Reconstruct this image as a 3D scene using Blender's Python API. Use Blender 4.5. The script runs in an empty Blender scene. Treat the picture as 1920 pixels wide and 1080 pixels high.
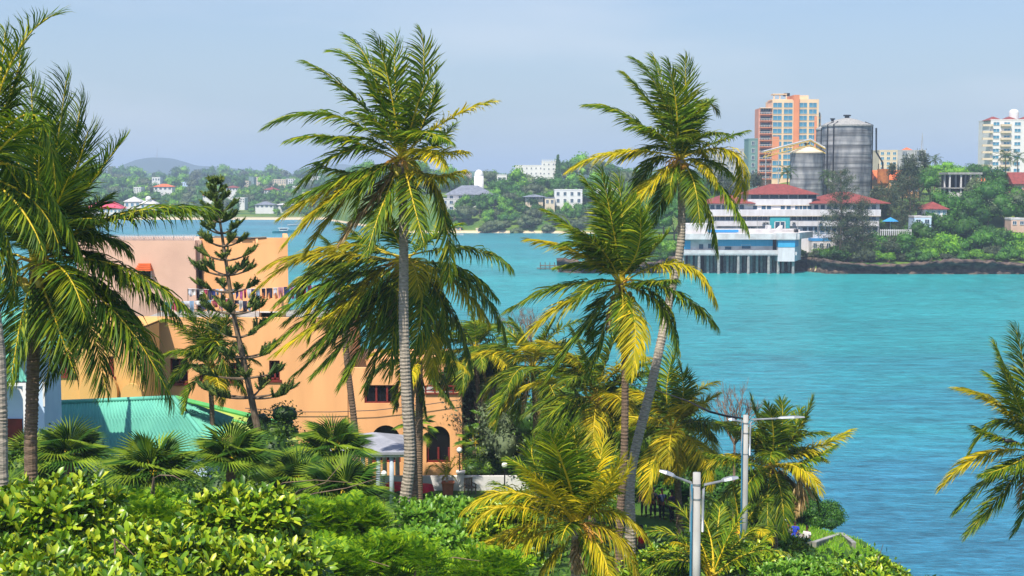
import bpy, math, random
import numpy as np
from mathutils import Vector, geometry
S = bpy.context.scene; COL = S.collection
R = math.radians
# ---------------------------------------------------------------- camera, sky, sun, exposure
HAZE = 0.00027
F = 2666.7; CAMH = 25.0; PITCH = math.atan(205 / F)
cam = bpy.data.cameras.new('camera'); camo = bpy.data.objects.new('camera', cam); COL.objects.link(camo)
cam.lens = 50; cam.sensor_width = 36; cam.clip_start = 0.5; cam.clip_end = 30000
camo.location = (0, 0, CAMH); camo.rotation_euler = (R(90) - PITCH, 0, 0)
S.camera = camo
TOSUN = Vector((-0.22, -0.48, 0.85)).normalized()
sun = bpy.data.lights.new('sun', 'SUN'); suno = bpy.data.objects.new('sun', sun); COL.objects.link(suno)
sun.energy = 5.0; sun.angle = R(0.5); sun.color = (1.0, 0.93, 0.80)
suno.location = (-40, -40, 90); suno.rotation_euler = TOSUN.to_track_quat('Z', 'Y').to_euler()
w = bpy.data.worlds.new('World'); S.world = w; w.use_nodes = True
nt = w.node_tree; nt.nodes.clear()
sky = nt.nodes.new('ShaderNodeTexSky'); sky.sky_type = 'NISHITA'; sky.sun_disc = False
sky.sun_elevation = math.asin(TOSUN.z); sky.sun_rotation = math.atan2(TOSUN.x, TOSUN.y)
sky.air_density = 1.1; sky.dust_density = 2.0; sky.ozone_density = 4.0; sky.altitude = 20
hsv = nt.nodes.new('ShaderNodeHueSaturation'); hsv.inputs['Saturation'].default_value = 1.0
tc = nt.nodes.new('ShaderNodeTexCoord'); mp = nt.nodes.new('ShaderNodeMapping'); mp.inputs['Scale'].default_value = (2.0, 2.0, 9.0)
nz = nt.nodes.new('ShaderNodeTexNoise'); nz.inputs['Scale'].default_value = 1.6; nz.inputs['Detail'].default_value = 5
rp = nt.nodes.new('ShaderNodeValToRGB'); rp.color_ramp.elements[0].position = .47; rp.color_ramp.elements[1].position = .72
rp.color_ramp.elements[0].color = (0, 0, 0, 1); rp.color_ramp.elements[1].color = (.28, .28, .28, 1)
mx = nt.nodes.new('ShaderNodeMix'); mx.data_type = 'RGBA'; mx.inputs[7].default_value = (6.2, 6.3, 6.6, 1)
bg = nt.nodes.new('ShaderNodeBackground'); bg.inputs['Strength'].default_value = 0.108
ow = nt.nodes.new('ShaderNodeOutputWorld')
tint = nt.nodes.new('ShaderNodeMix'); tint.data_type = 'RGBA'; tint.blend_type = 'MULTIPLY'; tint.inputs[0].default_value = 1
tint.inputs[7].default_value = (0.78, 0.89, 1.07, 1)
L = nt.links.new
sz = nt.nodes.new('ShaderNodeSeparateXYZ'); hz_ = nt.nodes.new('ShaderNodeMapRange'); hz_.inputs[1].default_value = .0; hz_.inputs[2].default_value = .22; hz_.inputs[3].default_value = .75; hz_.inputs[4].default_value = .0
hm = nt.nodes.new('ShaderNodeMix'); hm.data_type = 'RGBA'; hm.inputs[7].default_value = (4.3, 5.15, 5.75, 1)
L(tc.outputs['Generated'], sz.inputs[0]); L(sz.outputs[2], hz_.inputs[0]); L(hz_.outputs[0], hm.inputs[0])
L(tc.outputs['Generated'], mp.inputs[0]); L(mp.outputs[0], nz.inputs[0]); L(nz.outputs[0], rp.inputs[0])
L(sky.outputs[0], hsv.inputs['Color']); L(hsv.outputs[0], tint.inputs[6]); L(tint.outputs[2], hm.inputs[6]); L(hm.outputs[2], mx.inputs[6]); L(rp.outputs[0], mx.inputs[0])
L(mx.outputs[2], bg.inputs[0]); L(bg.outputs[0], ow.inputs[0])
S.view_settings.view_transform = 'Standard'; S.view_settings.look = 'None'
S.view_settings.exposure = 0.50; S.view_settings.gamma = 1.0
S.render.engine = 'CYCLES'
cy = S.cycles
cy.max_bounces = 5; cy.diffuse_bounces = 2; cy.glossy_bounces = 2; cy.transmission_bounces = 3; cy.transparent_max_bounces = 4; cy.volume_bounces = 0
cy.use_denoising = True; cy.caustics_reflective = False; cy.caustics_refractive = False
# ---------------------------------------------------------------- geometry helpers
def ray(px, py):
    sp, cp = math.sin(PITCH), math.cos(PITCH); a = (px - 960) / F; b = (540 - py) / F
    return Vector((a, cp + b * sp, -sp + b * cp))
def at(px, py, Y):                       # world point on the sight line at depth Y
    d = ray(px, py); return Vector((0, 0, CAMH)) + d * (Y / d.y)
def zat(py, Y): return at(960, py, Y).z
def xat(px, Y): return at(px, 335, Y).x
ARR = np.asarray
def norm(v): return v / (np.linalg.norm(v, axis=-1, keepdims=True) + 1e-9)
def np_mesh(name, V, groups, mats, smooth=False):
    """V (N,3); groups: list of (faces (K,n) int array, material index)"""
    me = bpy.data.meshes.new(name)
    V = np.ascontiguousarray(V, dtype=np.float32)
    groups = [g for g in groups if len(g[0])]
    nf = sum(len(g[0]) for g in groups); nl = sum(g[0].size for g in groups)
    me.vertices.add(len(V)); me.vertices.foreach_set('co', V.ravel())
    me.loops.add(nl); me.polygons.add(nf)
    li = np.concatenate([g[0].ravel() for g in groups]).astype(np.int32)
    cnt = np.concatenate([np.full(len(g[0]), g[0].shape[1]) for g in groups]).astype(np.int32)
    st = np.concatenate([[0], np.cumsum(cnt)[:-1]]).astype(np.int32)
    mi = np.concatenate([np.full(len(g[0]), g[1]) for g in groups]).astype(np.int32)
    me.loops.foreach_set('vertex_index', li); me.polygons.foreach_set('loop_start', st)
    me.polygons.foreach_set('material_index', mi)
    if smooth: me.polygons.foreach_set('use_smooth', np.ones(nf, dtype=bool))
    for m in mats: me.materials.append(m)
    me.update(calc_edges=True); me.validate()
    return me
class MB:
    def __init__(s): s.v = []; s.f = []; s.m = []
    def add(s, vs, fs, m=0):
        o = len(s.v); s.v += [tuple(p) for p in vs]
        for f in fs: s.f.append(tuple(i + o for i in f)); s.m.append(m)
    def box(s, x0, y0, z0, x1, y1, z1, m=0):
        s.add([(x0, y0, z0), (x1, y0, z0), (x1, y1, z0), (x0, y1, z0), (x0, y0, z1), (x1, y0, z1), (x1, y1, z1), (x0, y1, z1)],
              [(0, 3, 2, 1), (4, 5, 6, 7), (0, 1, 5, 4), (1, 2, 6, 5), (2, 3, 7, 6), (3, 0, 4, 7)], m)
    def cyl(s, c, r0, r1, z0, z1, n=12, m=0, cap=True):
        a = [2 * math.pi * i / n for i in range(n)]
        vs = [(c[0] + r0 * math.cos(t), c[1] + r0 * math.sin(t), z0) for t in a] + [(c[0] + r1 * math.cos(t), c[1] + r1 * math.sin(t), z1) for t in a]
        fs = [(i, (i + 1) % n, n + (i + 1) % n, n + i) for i in range(n)]
        if cap: fs += [tuple(range(n))[::-1], tuple(range(n, 2 * n))]
        s.add(vs, fs, m)
    def tube(s, pts, rad, n=6, m=0):
        pts = [Vector(p) for p in pts]
        if not hasattr(rad, '__len__'): rad = [rad] * len(pts)
        vs = []; fs = []
        for i, p in enumerate(pts):
            t = (pts[min(i + 1, len(pts) - 1)] - pts[max(i - 1, 0)]).normalized()
            a = Vector((0, 0, 1)) if abs(t.z) < .9 else Vector((1, 0, 0))
            u = t.cross(a).normalized(); v = t.cross(u)
            for k in range(n):
                th = 2 * math.pi * k / n
                vs.append(p + (u * math.cos(th) + v * math.sin(th)) * rad[i])
        for i in range(len(pts) - 1):
            for k in range(n):
                a, b = i * n + k, i * n + (k + 1) % n
                fs.append((a, b, b + n, a + n))
        fs.append(tuple(range(n))); fs.append(tuple(range((len(pts) - 1) * n, len(pts) * n))[::-1])
        s.add(vs, fs, m)
    def ball(s, c, r, m=0, n=8, k=6):
        if not hasattr(r, '__len__'): r = (r, r, r)
        vs = [(c[0], c[1], c[2] - r[2])]
        for j in range(1, k):
            ph = -math.pi / 2 + math.pi * j / k
            for i in range(n):
                th = 2 * math.pi * i / n
                vs.append((c[0] + r[0] * math.cos(ph) * math.cos(th), c[1] + r[1] * math.cos(ph) * math.sin(th), c[2] + r[2] * math.sin(ph)))
        vs.append((c[0], c[1], c[2] + r[2])); fs = []
        for i in range(n): fs.append((0, 1 + (i + 1) % n, 1 + i))
        for j in range(k - 2):
            for i in range(n):
                a = 1 + j * n + i; b = 1 + j * n + (i + 1) % n; fs.append((a, b, b + n, a + n))
        L_ = len(vs) - 1; o = 1 + (k - 2) * n
        for i in range(n): fs.append((o + i, o + (i + 1) % n, L_))
        s.add(vs, fs, m)
    def hip(s, x0, y0, x1, y1, z, h, over=0.5, ridge=None, m=0, t=0.15):
        """hipped roof over a rectangle; ridge = half ridge length along the long side"""
        x0 -= over; y0 -= over; x1 += over; y1 += over
        w_, d_ = x1 - x0, y1 - y0; mxx, my = (x0 + x1) / 2, (y0 + y1) / 2
        if w_ >= d_:
            r = (w_ - d_) / 2 if ridge is None else ridge; A, B = (mxx - r, my, z + h), (mxx + r, my, z + h)
            q = [(0, 1, 5, 4), (1, 2, 5), (2, 3, 4, 5), (3, 0, 4)]
        else:
            r = (d_ - w_) / 2 if ridge is None else ridge; A, B = (mxx, my - r, z + h), (mxx, my + r, z + h)
            q = [(0, 1, 4), (1, 2, 5, 4), (2, 3, 5), (3, 0, 4, 5)]
        s.add([(x0, y0, z), (x1, y0, z), (x1, y1, z), (x0, y1, z), A, B], q, m)
        s.box(x0 + .003, y0 + .003, z - t, x1 - .003, y1 - .003, z - .002, m)
    def prism(s, pts, y0, y1, m=0):
        """polygon in x,z pushed from y0 to y1 (counter-clockwise seen from -y)"""
        n = len(pts)
        s.add([(p[0], y0, p[1]) for p in pts] + [(p[0], y1, p[1]) for p in pts],
              [tuple(range(n)), tuple(range(n, 2 * n))[::-1]] + [((i + 1) % n, i, n + i, n + (i + 1) % n) for i in range(n)], m)
    def plate(s, outer, holes, y0, y1, m=0, mr=None):
        """wall panel with real openings: outline and holes in x,z"""
        loops = [[Vector((p[0], p[1], 0)) for p in l] for l in [outer] + holes]
        tris = geometry.tessellate_polygon(loops); flat = [p for l in loops for p in l]; n = len(flat)
        fs = []
        for t in tris: fs.append(tuple(t)); fs.append(tuple(i + n for i in reversed(t)))
        s.add([(p.x, y0, p.y) for p in flat] + [(p.x, y1, p.y) for p in flat], fs, m)
        o = 0
        for l in loops:
            k = len(l)
            s.add([(p.x, y0, p.y) for p in l] + [(p.x, y1, p.y) for p in l], [(i, (i + 1) % k, k + (i + 1) % k, k + i) for i in range(k)], m if mr is None else mr)
            o += k
    def mesh(s, name, mats, smooth=False, off=None):
        me = bpy.data.meshes.new(name)
        vs = s.v if off is None else [(a - off[0], b - off[1], c - off[2]) for a, b, c in s.v]
        me.from_pydata(vs, [], s.f)
        mats = mats if isinstance(mats, (list, tuple)) else [mats]
        for m in mats: me.materials.append(m)
        if len(mats) > 1: me.polygons.foreach_set('material_index', s.m)
        if smooth: me.polygons.foreach_set('use_smooth', [True] * len(s.f))
        me.update(); return me
    def part(s, name, mats, parent=None, smooth=False, world=False):
        off = parent.location if (world and parent is not None) else None
        return link(name, s.mesh(name, mats, smooth, off), parent)
def link(name, me, parent=None, loc=None, label=None):
    o = bpy.data.objects.new(name, me); COL.objects.link(o)
    if parent is not None: o.parent = parent
    if loc is not None: o.location = loc
    if label: o['label'] = label
    return o
def tag(o, label, cat, group=None, kind=None):
    if label: o['label'] = label
    if cat: o['category'] = cat
    if group: o['group'] = group
    if kind: o['kind'] = kind
    return o
def thing(name, label, cat, loc=(0, 0, 0), rz=0, group=None):
    o = bpy.data.objects.new(name, None); COL.objects.link(o); o.empty_display_size = .3
    o.location = loc; o.rotation_euler = (0, 0, rz)
    return tag(o, label, cat, group)
def dup(root, loc=None, rz=None, sc=None, label=None, group=None):
    r = root.copy(); COL.objects.link(r)
    if loc is not None: r.location = loc
    if rz is not None: r.rotation_euler = (0, 0, rz)
    if sc is not None: r.scale = sc if hasattr(sc, '__len__') else (sc, sc, sc)
    if label: r['label'] = label
    if group: r['group'] = group
    for ch in list(root.children):
        c = ch.copy(); COL.objects.link(c); c.parent = r
        for g in list(ch.children):
            d = g.copy(); COL.objects.link(d); d.parent = c
    return r
# ---------------------------------------------------------------- materials
def mat(name, c1, c2=None, scale=4.0, rough=0.8, bump=0.0, spec=0.3, metal=0.0, stretch=(1, 1, 1), detail=6, ramp=(.35, .65), bdist=.05, emit=None):
    m = bpy.data.materials.new(name); m.use_nodes = True; n = m.node_tree.nodes; l = m.node_tree.links.new
    b = n['Principled BSDF']; b.inputs['Roughness'].default_value = rough; b.inputs['Specular IOR Level'].default_value = spec; b.inputs['Metallic'].default_value = metal
    b.inputs['Base Color'].default_value = (*c1, 1)
    if c2 is not None or bump:
        t = n.new('ShaderNodeTexCoord'); mp = n.new('ShaderNodeMapping'); mp.inputs['Scale'].default_value = stretch
        z = n.new('ShaderNodeTexNoise'); z.inputs['Scale'].default_value = scale; z.inputs['Detail'].default_value = detail
        l(t.outputs['Object'], mp.inputs[0]); l(mp.outputs[0], z.inputs[0])
        if c2 is not None:
            r = n.new('ShaderNodeValToRGB'); r.color_ramp.elements[0].position = ramp[0]; r.color_ramp.elements[1].position = ramp[1]
            r.color_ramp.elements[0].color = (*c1, 1); r.color_ramp.elements[1].color = (*c2, 1)
            l(z.outputs[0], r.inputs[0]); l(r.outputs[0], b.inputs['Base Color'])
        if bump:
            bp = n.new('ShaderNodeBump'); bp.inputs['Strength'].default_value = bump; bp.inputs['Distance'].default_value = bdist
            l(z.outputs[0], bp.inputs['Height']); l(bp.outputs[0], b.inputs['Normal'])
    return m
def leafmat(name, cs, trans=0.25, rough=0.5, obj=0.25, spec=0.35):
    """leaf colour drawn per leaf (mesh island) and a little per plant"""
    m = bpy.data.materials.new(name); m.use_nodes = True; n = m.node_tree.nodes; l = m.node_tree.links.new
    b = n['Principled BSDF']; b.inputs['Roughness'].default_value = rough; b.inputs['Specular IOR Level'].default_value = spec
    g = n.new('ShaderNodeNewGeometry'); oi = n.new('ShaderNodeObjectInfo')
    r = n.new('ShaderNodeValToRGB'); e = r.color_ramp.elements
    while len(e) < len(cs): e.new(.5)
    for i, c in enumerate(cs): e[i].position = i / (len(cs) - 1); e[i].color = (*c, 1)
    l(g.outputs['Random Per Island'], r.inputs[0])
    h = n.new('ShaderNodeHueSaturation'); mr = n.new('ShaderNodeMapRange')
    mr.inputs[3].default_value = 1 - obj; mr.inputs[4].default_value = 1 + obj
    l(oi.outputs['Random'], mr.inputs[0]); l(mr.outputs[0], h.inputs['Value']); l(r.outputs[0], h.inputs['Color'])
    l(h.outputs[0], b.inputs['Base Color'])
    if trans:
        t = n.new('ShaderNodeBsdfTranslucent'); ms = n.new('ShaderNodeMixShader'); ms.inputs[0].default_value = trans
        h2 = n.new('ShaderNodeMix'); h2.data_type = 'RGBA'; h2.blend_type = 'MULTIPLY'; h2.inputs[0].default_value = 1; h2.inputs[7].default_value = (1.5, 1.5, .6, 1)
        l(h.outputs[0], h2.inputs[6]); l(h2.outputs[2], t.inputs[0])
        l(b.outputs[0], ms.inputs[1]); l(t.outputs[0], ms.inputs[2]); l(ms.outputs[0], n['Material Output'].inputs[0])
    return m
M = {}
M['palm'] = leafmat('palm_leaf', [(.028, .08, .006), (.11, .19, .007), (.34, .33, .008)], .22, spec=.15)
M['palm_y'] = leafmat('yellow_palm_leaf', [(.16, .20, .008), (.40, .34, .010), (.70, .50, .012)], .3, spec=.15)
M['palm_d'] = leafmat('dark_palm_leaf', [(.015, .05, .008), (.06, .12, .008), (.24, .28, .010)], .2, spec=.15)
M['palm_far'] = leafmat('far_palm_leaf', [(.03, .08, .02), (.08, .13, .02)], .2)
M['dry'] = leafmat('dry_leaf', [(.22, .13, .04), (.36, .24, .09), (.45, .33, .16)], .2)
M['rachis'] = mat('palm_rachis', (.60, .42, .015), (.45, .36, .02), 3, .5)
M['trunk'] = mat('palm_trunk_bark', (.20, .17, .14), (.42, .36, .28), 6, .9, .5, stretch=(1, 1, 6))
M['trunk_d'] = mat('dark_palm_bark', (.10, .065, .045), (.22, .15, .10), 6, .9, .5, stretch=(1, 1, 6))
M['bark'] = mat('tree_bark', (.09, .06, .04), (.20, .15, .10), 8, .9, .4, stretch=(1, 1, .4))
M['nut'] = mat('coconut_husk', (.40, .28, .03), (.22, .24, .03), 3, .5)
M['flower'] = mat('palm_flower_stalk', (.55, .25, .03), (.40, .22, .05), 6, .7)
M['bushleaf'] = leafmat('broad_bush_leaf', [(.02, .07, .004), (.09, .20, .006), (.25, .38, .010), (.48, .50, .03)], .12, .35, .1, .4)
M['bushleaf2'] = leafmat('bright_bush_leaf', [(.05, .15, .012), (.12, .28, .015), (.22, .36, .03)], .22, .4, .12, .45)
M['fern'] = leafmat('feather_leaf', [(.04, .13, .006), (.14, .30, .010), (.34, .48, .012)], .25, .6, .1, .2)
M['fan'] = leafmat('fan_palm_leaf', [(.018, .06, .008), (.06, .14, .012), (.22, .30, .02)], .2, spec=.15)
M['pine'] = leafmat('araucaria_needles', [(.03, .075, .012), (.07, .12, .015), (.15, .18, .02)], .1, .7, .05)
M['crown'] = leafmat('tree_leaf', [(.012, .06, .008), (.035, .13, .010), (.09, .23, .012)], .15, .6, .35)
M['crown_b'] = leafmat('bright_tree_leaf', [(.04, .15, .008), (.11, .29, .010), (.22, .40, .012)], .2, .6, .25)
M['crown_g'] = leafmat('grey_green_leaf', [(.05, .075, .035), (.10, .14, .06), (.16, .20, .10)], .15, .7, .25)
M['casu'] = leafmat('casuarina_needles', [(.025, .045, .022), (.05, .075, .035), (.09, .11, .05)], .1, .8, .2)
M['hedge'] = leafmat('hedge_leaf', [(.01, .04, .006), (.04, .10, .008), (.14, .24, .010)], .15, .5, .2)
M['twig'] = mat('bare_twig', (.16, .10, .07), (.26, .18, .13), 5, .9)
M['white'] = mat('white_plaster', (.74, .72, .70), (.62, .60, .60), .35, .8, ramp=(.3, .8))
M['cream'] = mat('cream_plaster', (.70, .58, .42), (.62, .50, .36), .3, .8)
M['colblue'] = mat('grey_blue_column', (.42, .48, .56), (.34, .39, .46), 2, .8)
M['slate'] = mat('grey_roof_paint', (.30, .31, .36), (.22, .23, .27), 1.2, .8)
M['grey'] = mat('grey_plaster', (.45, .45, .45), (.34, .34, .35), .4, .85)
M['offwhite'] = mat('weathered_white', (.62, .60, .60), (.46, .43, .43), .6, .85)
M['orange'] = mat('orange_plaster', (.82, .42, .18), (.58, .28, .12), .7, .85, stretch=(1, 1, .16), ramp=(.32, .92), detail=12)
M['yellowwall'] = mat('yellow_orange_plaster', (.70, .42, .14), (.56, .32, .10), .5, .85, stretch=(1, 1, .25), ramp=(.25, .85), detail=9)
M['pinkwall'] = mat('pale_pink_plaster', (.66, .44, .33), (.46, .30, .23), .45, .9, ramp=(.25, .85), detail=10)
M['bluewall'] = mat('pale_blue_wall', (.54, .68, .88), (.46, .60, .80), .8, .8)
M['redroof'] = mat('red_roof_tiles', (.27, .06, .05), (.14, .035, .032), 1.2, .85, .3, ramp=(.3, .75))
M['orroof'] = mat('orange_roof_tiles', (.70, .16, .05), (.55, .12, .04), 1.2, .85)
M['greyroof'] = mat('grey_roof_tiles', (.20, .22, .27), (.13, .14, .18), 1, .85)
M['glass'] = mat('window_glass', (.012, .035, .07), (.03, .09, .16), .8, .12, spec=.5)
M['glassb'] = mat('bluish_glass', (.03, .16, .28), (.08, .28, .42), .5, .15, spec=.8)
M['darkglass'] = mat('dark_window_glass', (.008, .008, .010), None, rough=.25, spec=.25)
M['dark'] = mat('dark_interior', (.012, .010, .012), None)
M['redwood'] = mat('red_brown_wood', (.20, .025, .018), (.13, .018, .012), 4, .5)
M['concrete'] = mat('concrete', (.36, .35, .33), (.22, .22, .22), 1.5, .9, .3)
M['metal'] = mat('galvanised_metal', (.40, .42, .44), (.28, .30, .32), 5, .4, metal=.5)
M['poleconc'] = mat('pale_concrete_pole', (.46, .46, .44), (.27, .26, .25), 1.6, .85, .2, stretch=(1, 1, .3))
M['black'] = mat('black_metal', (.015, .015, .018), None, rough=.4)
M['globe'] = mat('white_globe', (.82, .82, .80), None, rough=.3)
M['terracotta'] = mat('terracotta', (.42, .13, .06), (.32, .09, .04), 5, .8)
M['teal'] = mat('teal_paint', (.04, .36, .40), (.03, .28, .33), 2, .6)
M['bluep'] = mat('blue_paint', (.03, .22, .52), (.04, .28, .58), 1, .6)
M['red'] = mat('red_cloth', (.60, .02, .04), (.45, .015, .03), 3, .8)
M['skin'] = mat('brown_skin', (.12, .055, .03), None, rough=.5)
# ---------------------------------------------------------------- the ground: one sheet, and the sea
def sm(a, b, x): t = np.clip((x - a) / (b - a), 0, 1); return t * t * (3 - 2 * t)
def height(x, y):
    x = np.asarray(x, float); y = np.asarray(y, float)
    wob = 1.5 * np.sin(x * .11 + 1) + 1.2 * np.sin(x * .043 + y * .05)
    z = np.full(np.broadcast(x, y).shape, -5.0)
    # near headland
    xc = np.interp(y, [0, 45, 60, 70, 76, 86, 93, 108, 118, 126], [16.5, 17, 19, 22.4, 23.6, 24.3, 19, 0, -60, -500])
    plate = np.interp(y, [-50, 30, 45, 60, 72, 84, 130], [13.2, 13.2, 11.0, 8.4, 6.7, 5.5, 5.4])
    plate = plate - 2.5 * sm(8.5, 13.5, x) * sm(60, 70, y)
    dxy = (xc - x) + wob * .25
    near = -5 + (plate + 5) * sm(-5.5, 3.5, dxy) ** .8
    near = np.where(y < 126, near, -5)
    z = np.maximum(z, near)
    # right shore
    sx = np.interp(y, [374, 380, 640, 900], [14, 16, 62, 100])
    d = np.minimum((y - 377 - wob * .5 - 10 * sm(41, 44, x) * (1 - sm(79, 82, x))), (x - sx) * 1.0)
    hr = 2.6 + sm(378, 440, y) * (4 + 11 * sm(92, 125, x)) + sm(450, 700, y) * 7
    z = np.maximum(z, -5 + (hr + 5) * sm(-1.5, 3, d))
    # middle shore
    d = np.minimum(y - 652 - wob, (x + np.interp(y, [640, 860, 1500, 1600], [42, 110, 110, 9000])) * 1.0)
    hm = np.interp(y, [650, 656, 668, 690, 720, 860, 1200, 3000], [0, 1.2, 5, 12, 14, 22, 22, 20]) + 1.5 * np.sin(x * .06)
    z = np.maximum(z, np.where(d > -4, np.minimum(hm, -5 + (hm + 5) * sm(-4, 4, d)), -5))
    # far left shore
    hl = np.interp(y, [866, 884, 960, 1150, 1600, 3000, 9000], [0, .95, 3.0, 8, 19, 22, 25]); d = y - 866 - wob
    z = np.maximum(z, -5 + (hl + 5) * sm(-6, 6, d))
    def hill(cx, cy, h, s, sy=260): return h * np.exp(-((x - cx) / s) ** 2 - ((y - cy) / sy) ** 2)
    n = 4 * np.sin(x * .021 + 2) + 2.5 * np.sin(x * .057)
    hh = hill(-1130, 4500, 62, 120) + hill(-930, 4700, 34, 230) + hill(-640, 5300, 50, 190) + hill(-300, 5600, 20, 350) + hill(-1500, 4900, 22, 240)
    z = z + hh + np.where(y > 3200, n * np.clip(hh / 40, 0, 1) * .7, 0)
    return z
def H(x, y): return float(height(x, y))
na, nr = 330, 620
ang = np.linspace(R(-34), R(34), na); rr = 5 * (9000 / 5) ** np.linspace(0, 1, nr)
# more rows where the shore lies
rr = np.sort(np.concatenate([rr, np.linspace(371, 392, 26), np.linspace(650, 666, 16), np.linspace(864, 880, 12)])); nr = len(rr)
A, RR = np.meshgrid(ang, rr); X = np.tan(A) * RR; Y = RR; Z = height(X, Y)
V = np.stack([X, Y, Z], -1).reshape(-1, 3)
i = np.arange(nr - 1)[:, None] * na + np.arange(na - 1)[None, :]
Q = np.stack([i, i + 1, i + na + 1, i + na], -1).reshape(-1, 4)
g = bpy.data.materials.new('ground'); g.use_nodes = True; n = g.node_tree.nodes; l = g.node_tree.links.new
b = n['Principled BSDF']; b.inputs['Roughness'].default_value = .95; b.inputs['Specular IOR Level'].default_value = .1
t = n.new('ShaderNodeTexCoord'); sp = n.new('ShaderNodeSeparateXYZ'); l(t.outputs['Object'], sp.inputs[0])
z1 = n.new('ShaderNodeTexNoise'); z1.inputs['Scale'].default_value = .05; z1.inputs['Detail'].default_value = 8; l(t.outputs['Object'], z1.inputs[0])
r1 = n.new('ShaderNodeValToRGB'); e = r1.color_ramp.elements; e[0].position = .4; e[1].position = .62
e[0].color = (.05, .12, .02, 1); e[1].color = (.14, .20, .03, 1); l(z1.outputs[0], r1.inputs[0])
z2 = n.new('ShaderNodeTexNoise'); z2.inputs['Scale'].default_value = .8; z2.inputs['Detail'].default_value = 8; l(t.outputs['Object'], z2.inputs[0])
r2 = n.new('ShaderNodeValToRGB'); e = r2.color_ramp.elements; e[0].color = (.50, .38, .24, 1); e[1].color = (.66, .54, .38, 1); l(z2.outputs[0], r2.inputs[0])
mr = n.new('ShaderNodeMapRange'); mr.inputs[1].default_value = .7; mr.inputs[2].default_value = 1.3; l(sp.outputs[2], mr.inputs[0])
mxx = n.new('ShaderNodeMix'); mxx.data_type = 'RGBA'; l(mr.outputs[0], mxx.inputs[0]); l(r2.outputs[0], mxx.inputs[6]); l(r1.outputs[0], mxx.inputs[7])
fw_ = n.new('ShaderNodeMix'); fw_.data_type = 'RGBA'; fr_ = n.new('ShaderNodeMapRange'); fr_.inputs[1].default_value = 900; fr_.inputs[2].default_value = 2200; l(sp.outputs[1], fr_.inputs[0]); l(fr_.outputs[0], fw_.inputs[0]); l(mxx.outputs[2], fw_.inputs[6]); fw_.inputs[7].default_value = (.03, .055, .03, 1); l(fw_.outputs[2], b.inputs['Base Color'])
ground = link('ground', np_mesh('ground', V, [(Q, 0)], [g], True)); tag(ground, 'grassy headlands, sandy beaches and far hills around the creek', None, kind='structure')
# sea
m = bpy.data.materials.new('sea_water'); m.use_nodes = True; n = m.node_tree.nodes; l = m.node_tree.links.new
b = n['Principled BSDF']; b.inputs['Roughness'].default_value = .28; b.inputs['IOR'].default_value = 1.33; b.inputs['Specular IOR Level'].default_value = .35
t = n.new('ShaderNodeTexCoord')
def nse(scale, st, det=4):
    mp = n.new('ShaderNodeMapping'); mp.inputs['Scale'].default_value = st; z = n.new('ShaderNodeTexNoise')
    z.inputs['Scale'].default_value = scale; z.inputs['Detail'].default_value = det; z.inputs['Roughness'].default_value = .6
    l(t.outputs['Object'], mp.inputs[0]); l(mp.outputs[0], z.inputs[0]); return z
za = nse(1.0, (.012, .02, 1), 4); zb = nse(1.0, (.20, .55, 1), 6); zc = nse(1.0, (.9, 1.8, 1), 4)
sp = n.new('ShaderNodeSeparateXYZ'); l(t.outputs['Object'], sp.inputs[0])
# the shallower turquoise channel in the middle, bluer and deeper near our shore
dr = n.new('ShaderNodeValToRGB'); e = dr.color_ramp.elements
while len(e) < 5: e.new(.5)
for k, (p, c) in enumerate([(0, (.035, .155, .28)), (.11, (.032, .185, .29)), (.22, (.026, .25, .285)), (.40, (.026, .275, .29)), (.85, (.05, .21, .28))]): e[k].position = p; e[k].color = (*c, 1)
dv = n.new('ShaderNodeMath'); dv.operation = 'MULTIPLY_ADD'; dv.inputs[1].default_value = 1 / 900; l(sp.outputs[1], dv.inputs[0])
sb = n.new('ShaderNodeMath'); sb.operation = 'MULTIPLY_ADD'; sb.inputs[1].default_value = .30; sb.inputs[2].default_value = -.15; l(za.outputs[0], sb.inputs[0]); l(sb.outputs[0], dv.inputs[2])
l(dv.outputs[0], dr.inputs[0])
hs = n.new('ShaderNodeHueSaturation'); mr = n.new('ShaderNodeMapRange'); mr.inputs[1].default_value = .35; mr.inputs[2].default_value = .65; mr.inputs[3].default_value = .50; mr.inputs[4].default_value = 1.40
wm = n.new('ShaderNodeMath'); wm.operation = 'MULTIPLY_ADD'; wm.inputs[1].default_value = .4; wm2 = n.new('ShaderNodeMath'); wm2.operation = 'MULTIPLY'; wm2.inputs[1].default_value = .6; l(zb.outputs[0], wm2.inputs[0]); l(zc.outputs[0], wm.inputs[0]); l(wm2.outputs[0], wm.inputs[2]); zd = nse(1.0, (.006, .022, 1), 5); wq = n.new('ShaderNodeMath'); wq.operation = 'MULTIPLY_ADD'; wq.inputs[1].default_value = .35; wr = n.new('ShaderNodeMath'); wr.operation = 'ADD'; wr.inputs[1].default_value = -.175; l(zd.outputs[0], wq.inputs[0]); l(wm.outputs[0], wq.inputs[2]); l(wq.outputs[0], wr.inputs[0]); l(wr.outputs[0], mr.inputs[0]); l(mr.outputs[0], hs.inputs['Value']); l(dr.outputs[0], hs.inputs['Color']); l(hs.outputs[0], b.inputs['Base Color'])
ad = n.new('ShaderNodeMath'); ad.operation = 'MULTIPLY_ADD'; ad.inputs[1].default_value = .45; l(zc.outputs[0], ad.inputs[0]); l(zb.outputs[0], ad.inputs[2])
bp = n.new('ShaderNodeBump'); bp.inputs['Strength'].default_value = 1.0; bp.inputs['Distance'].default_value = .9; l(ad.outputs[0], bp.inputs['Height']); l(bp.outputs[0], b.inputs['Normal'])
mb = MB(); mb.add([(-6000, 20, 0), (6000, 20, 0), (6000, 9000, 0), (-6000, 9000, 0)], [(0, 1, 2, 3)])
tag(mb.part('sea', m), 'rippled turquoise water of the creek', None, kind='structure')
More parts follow.
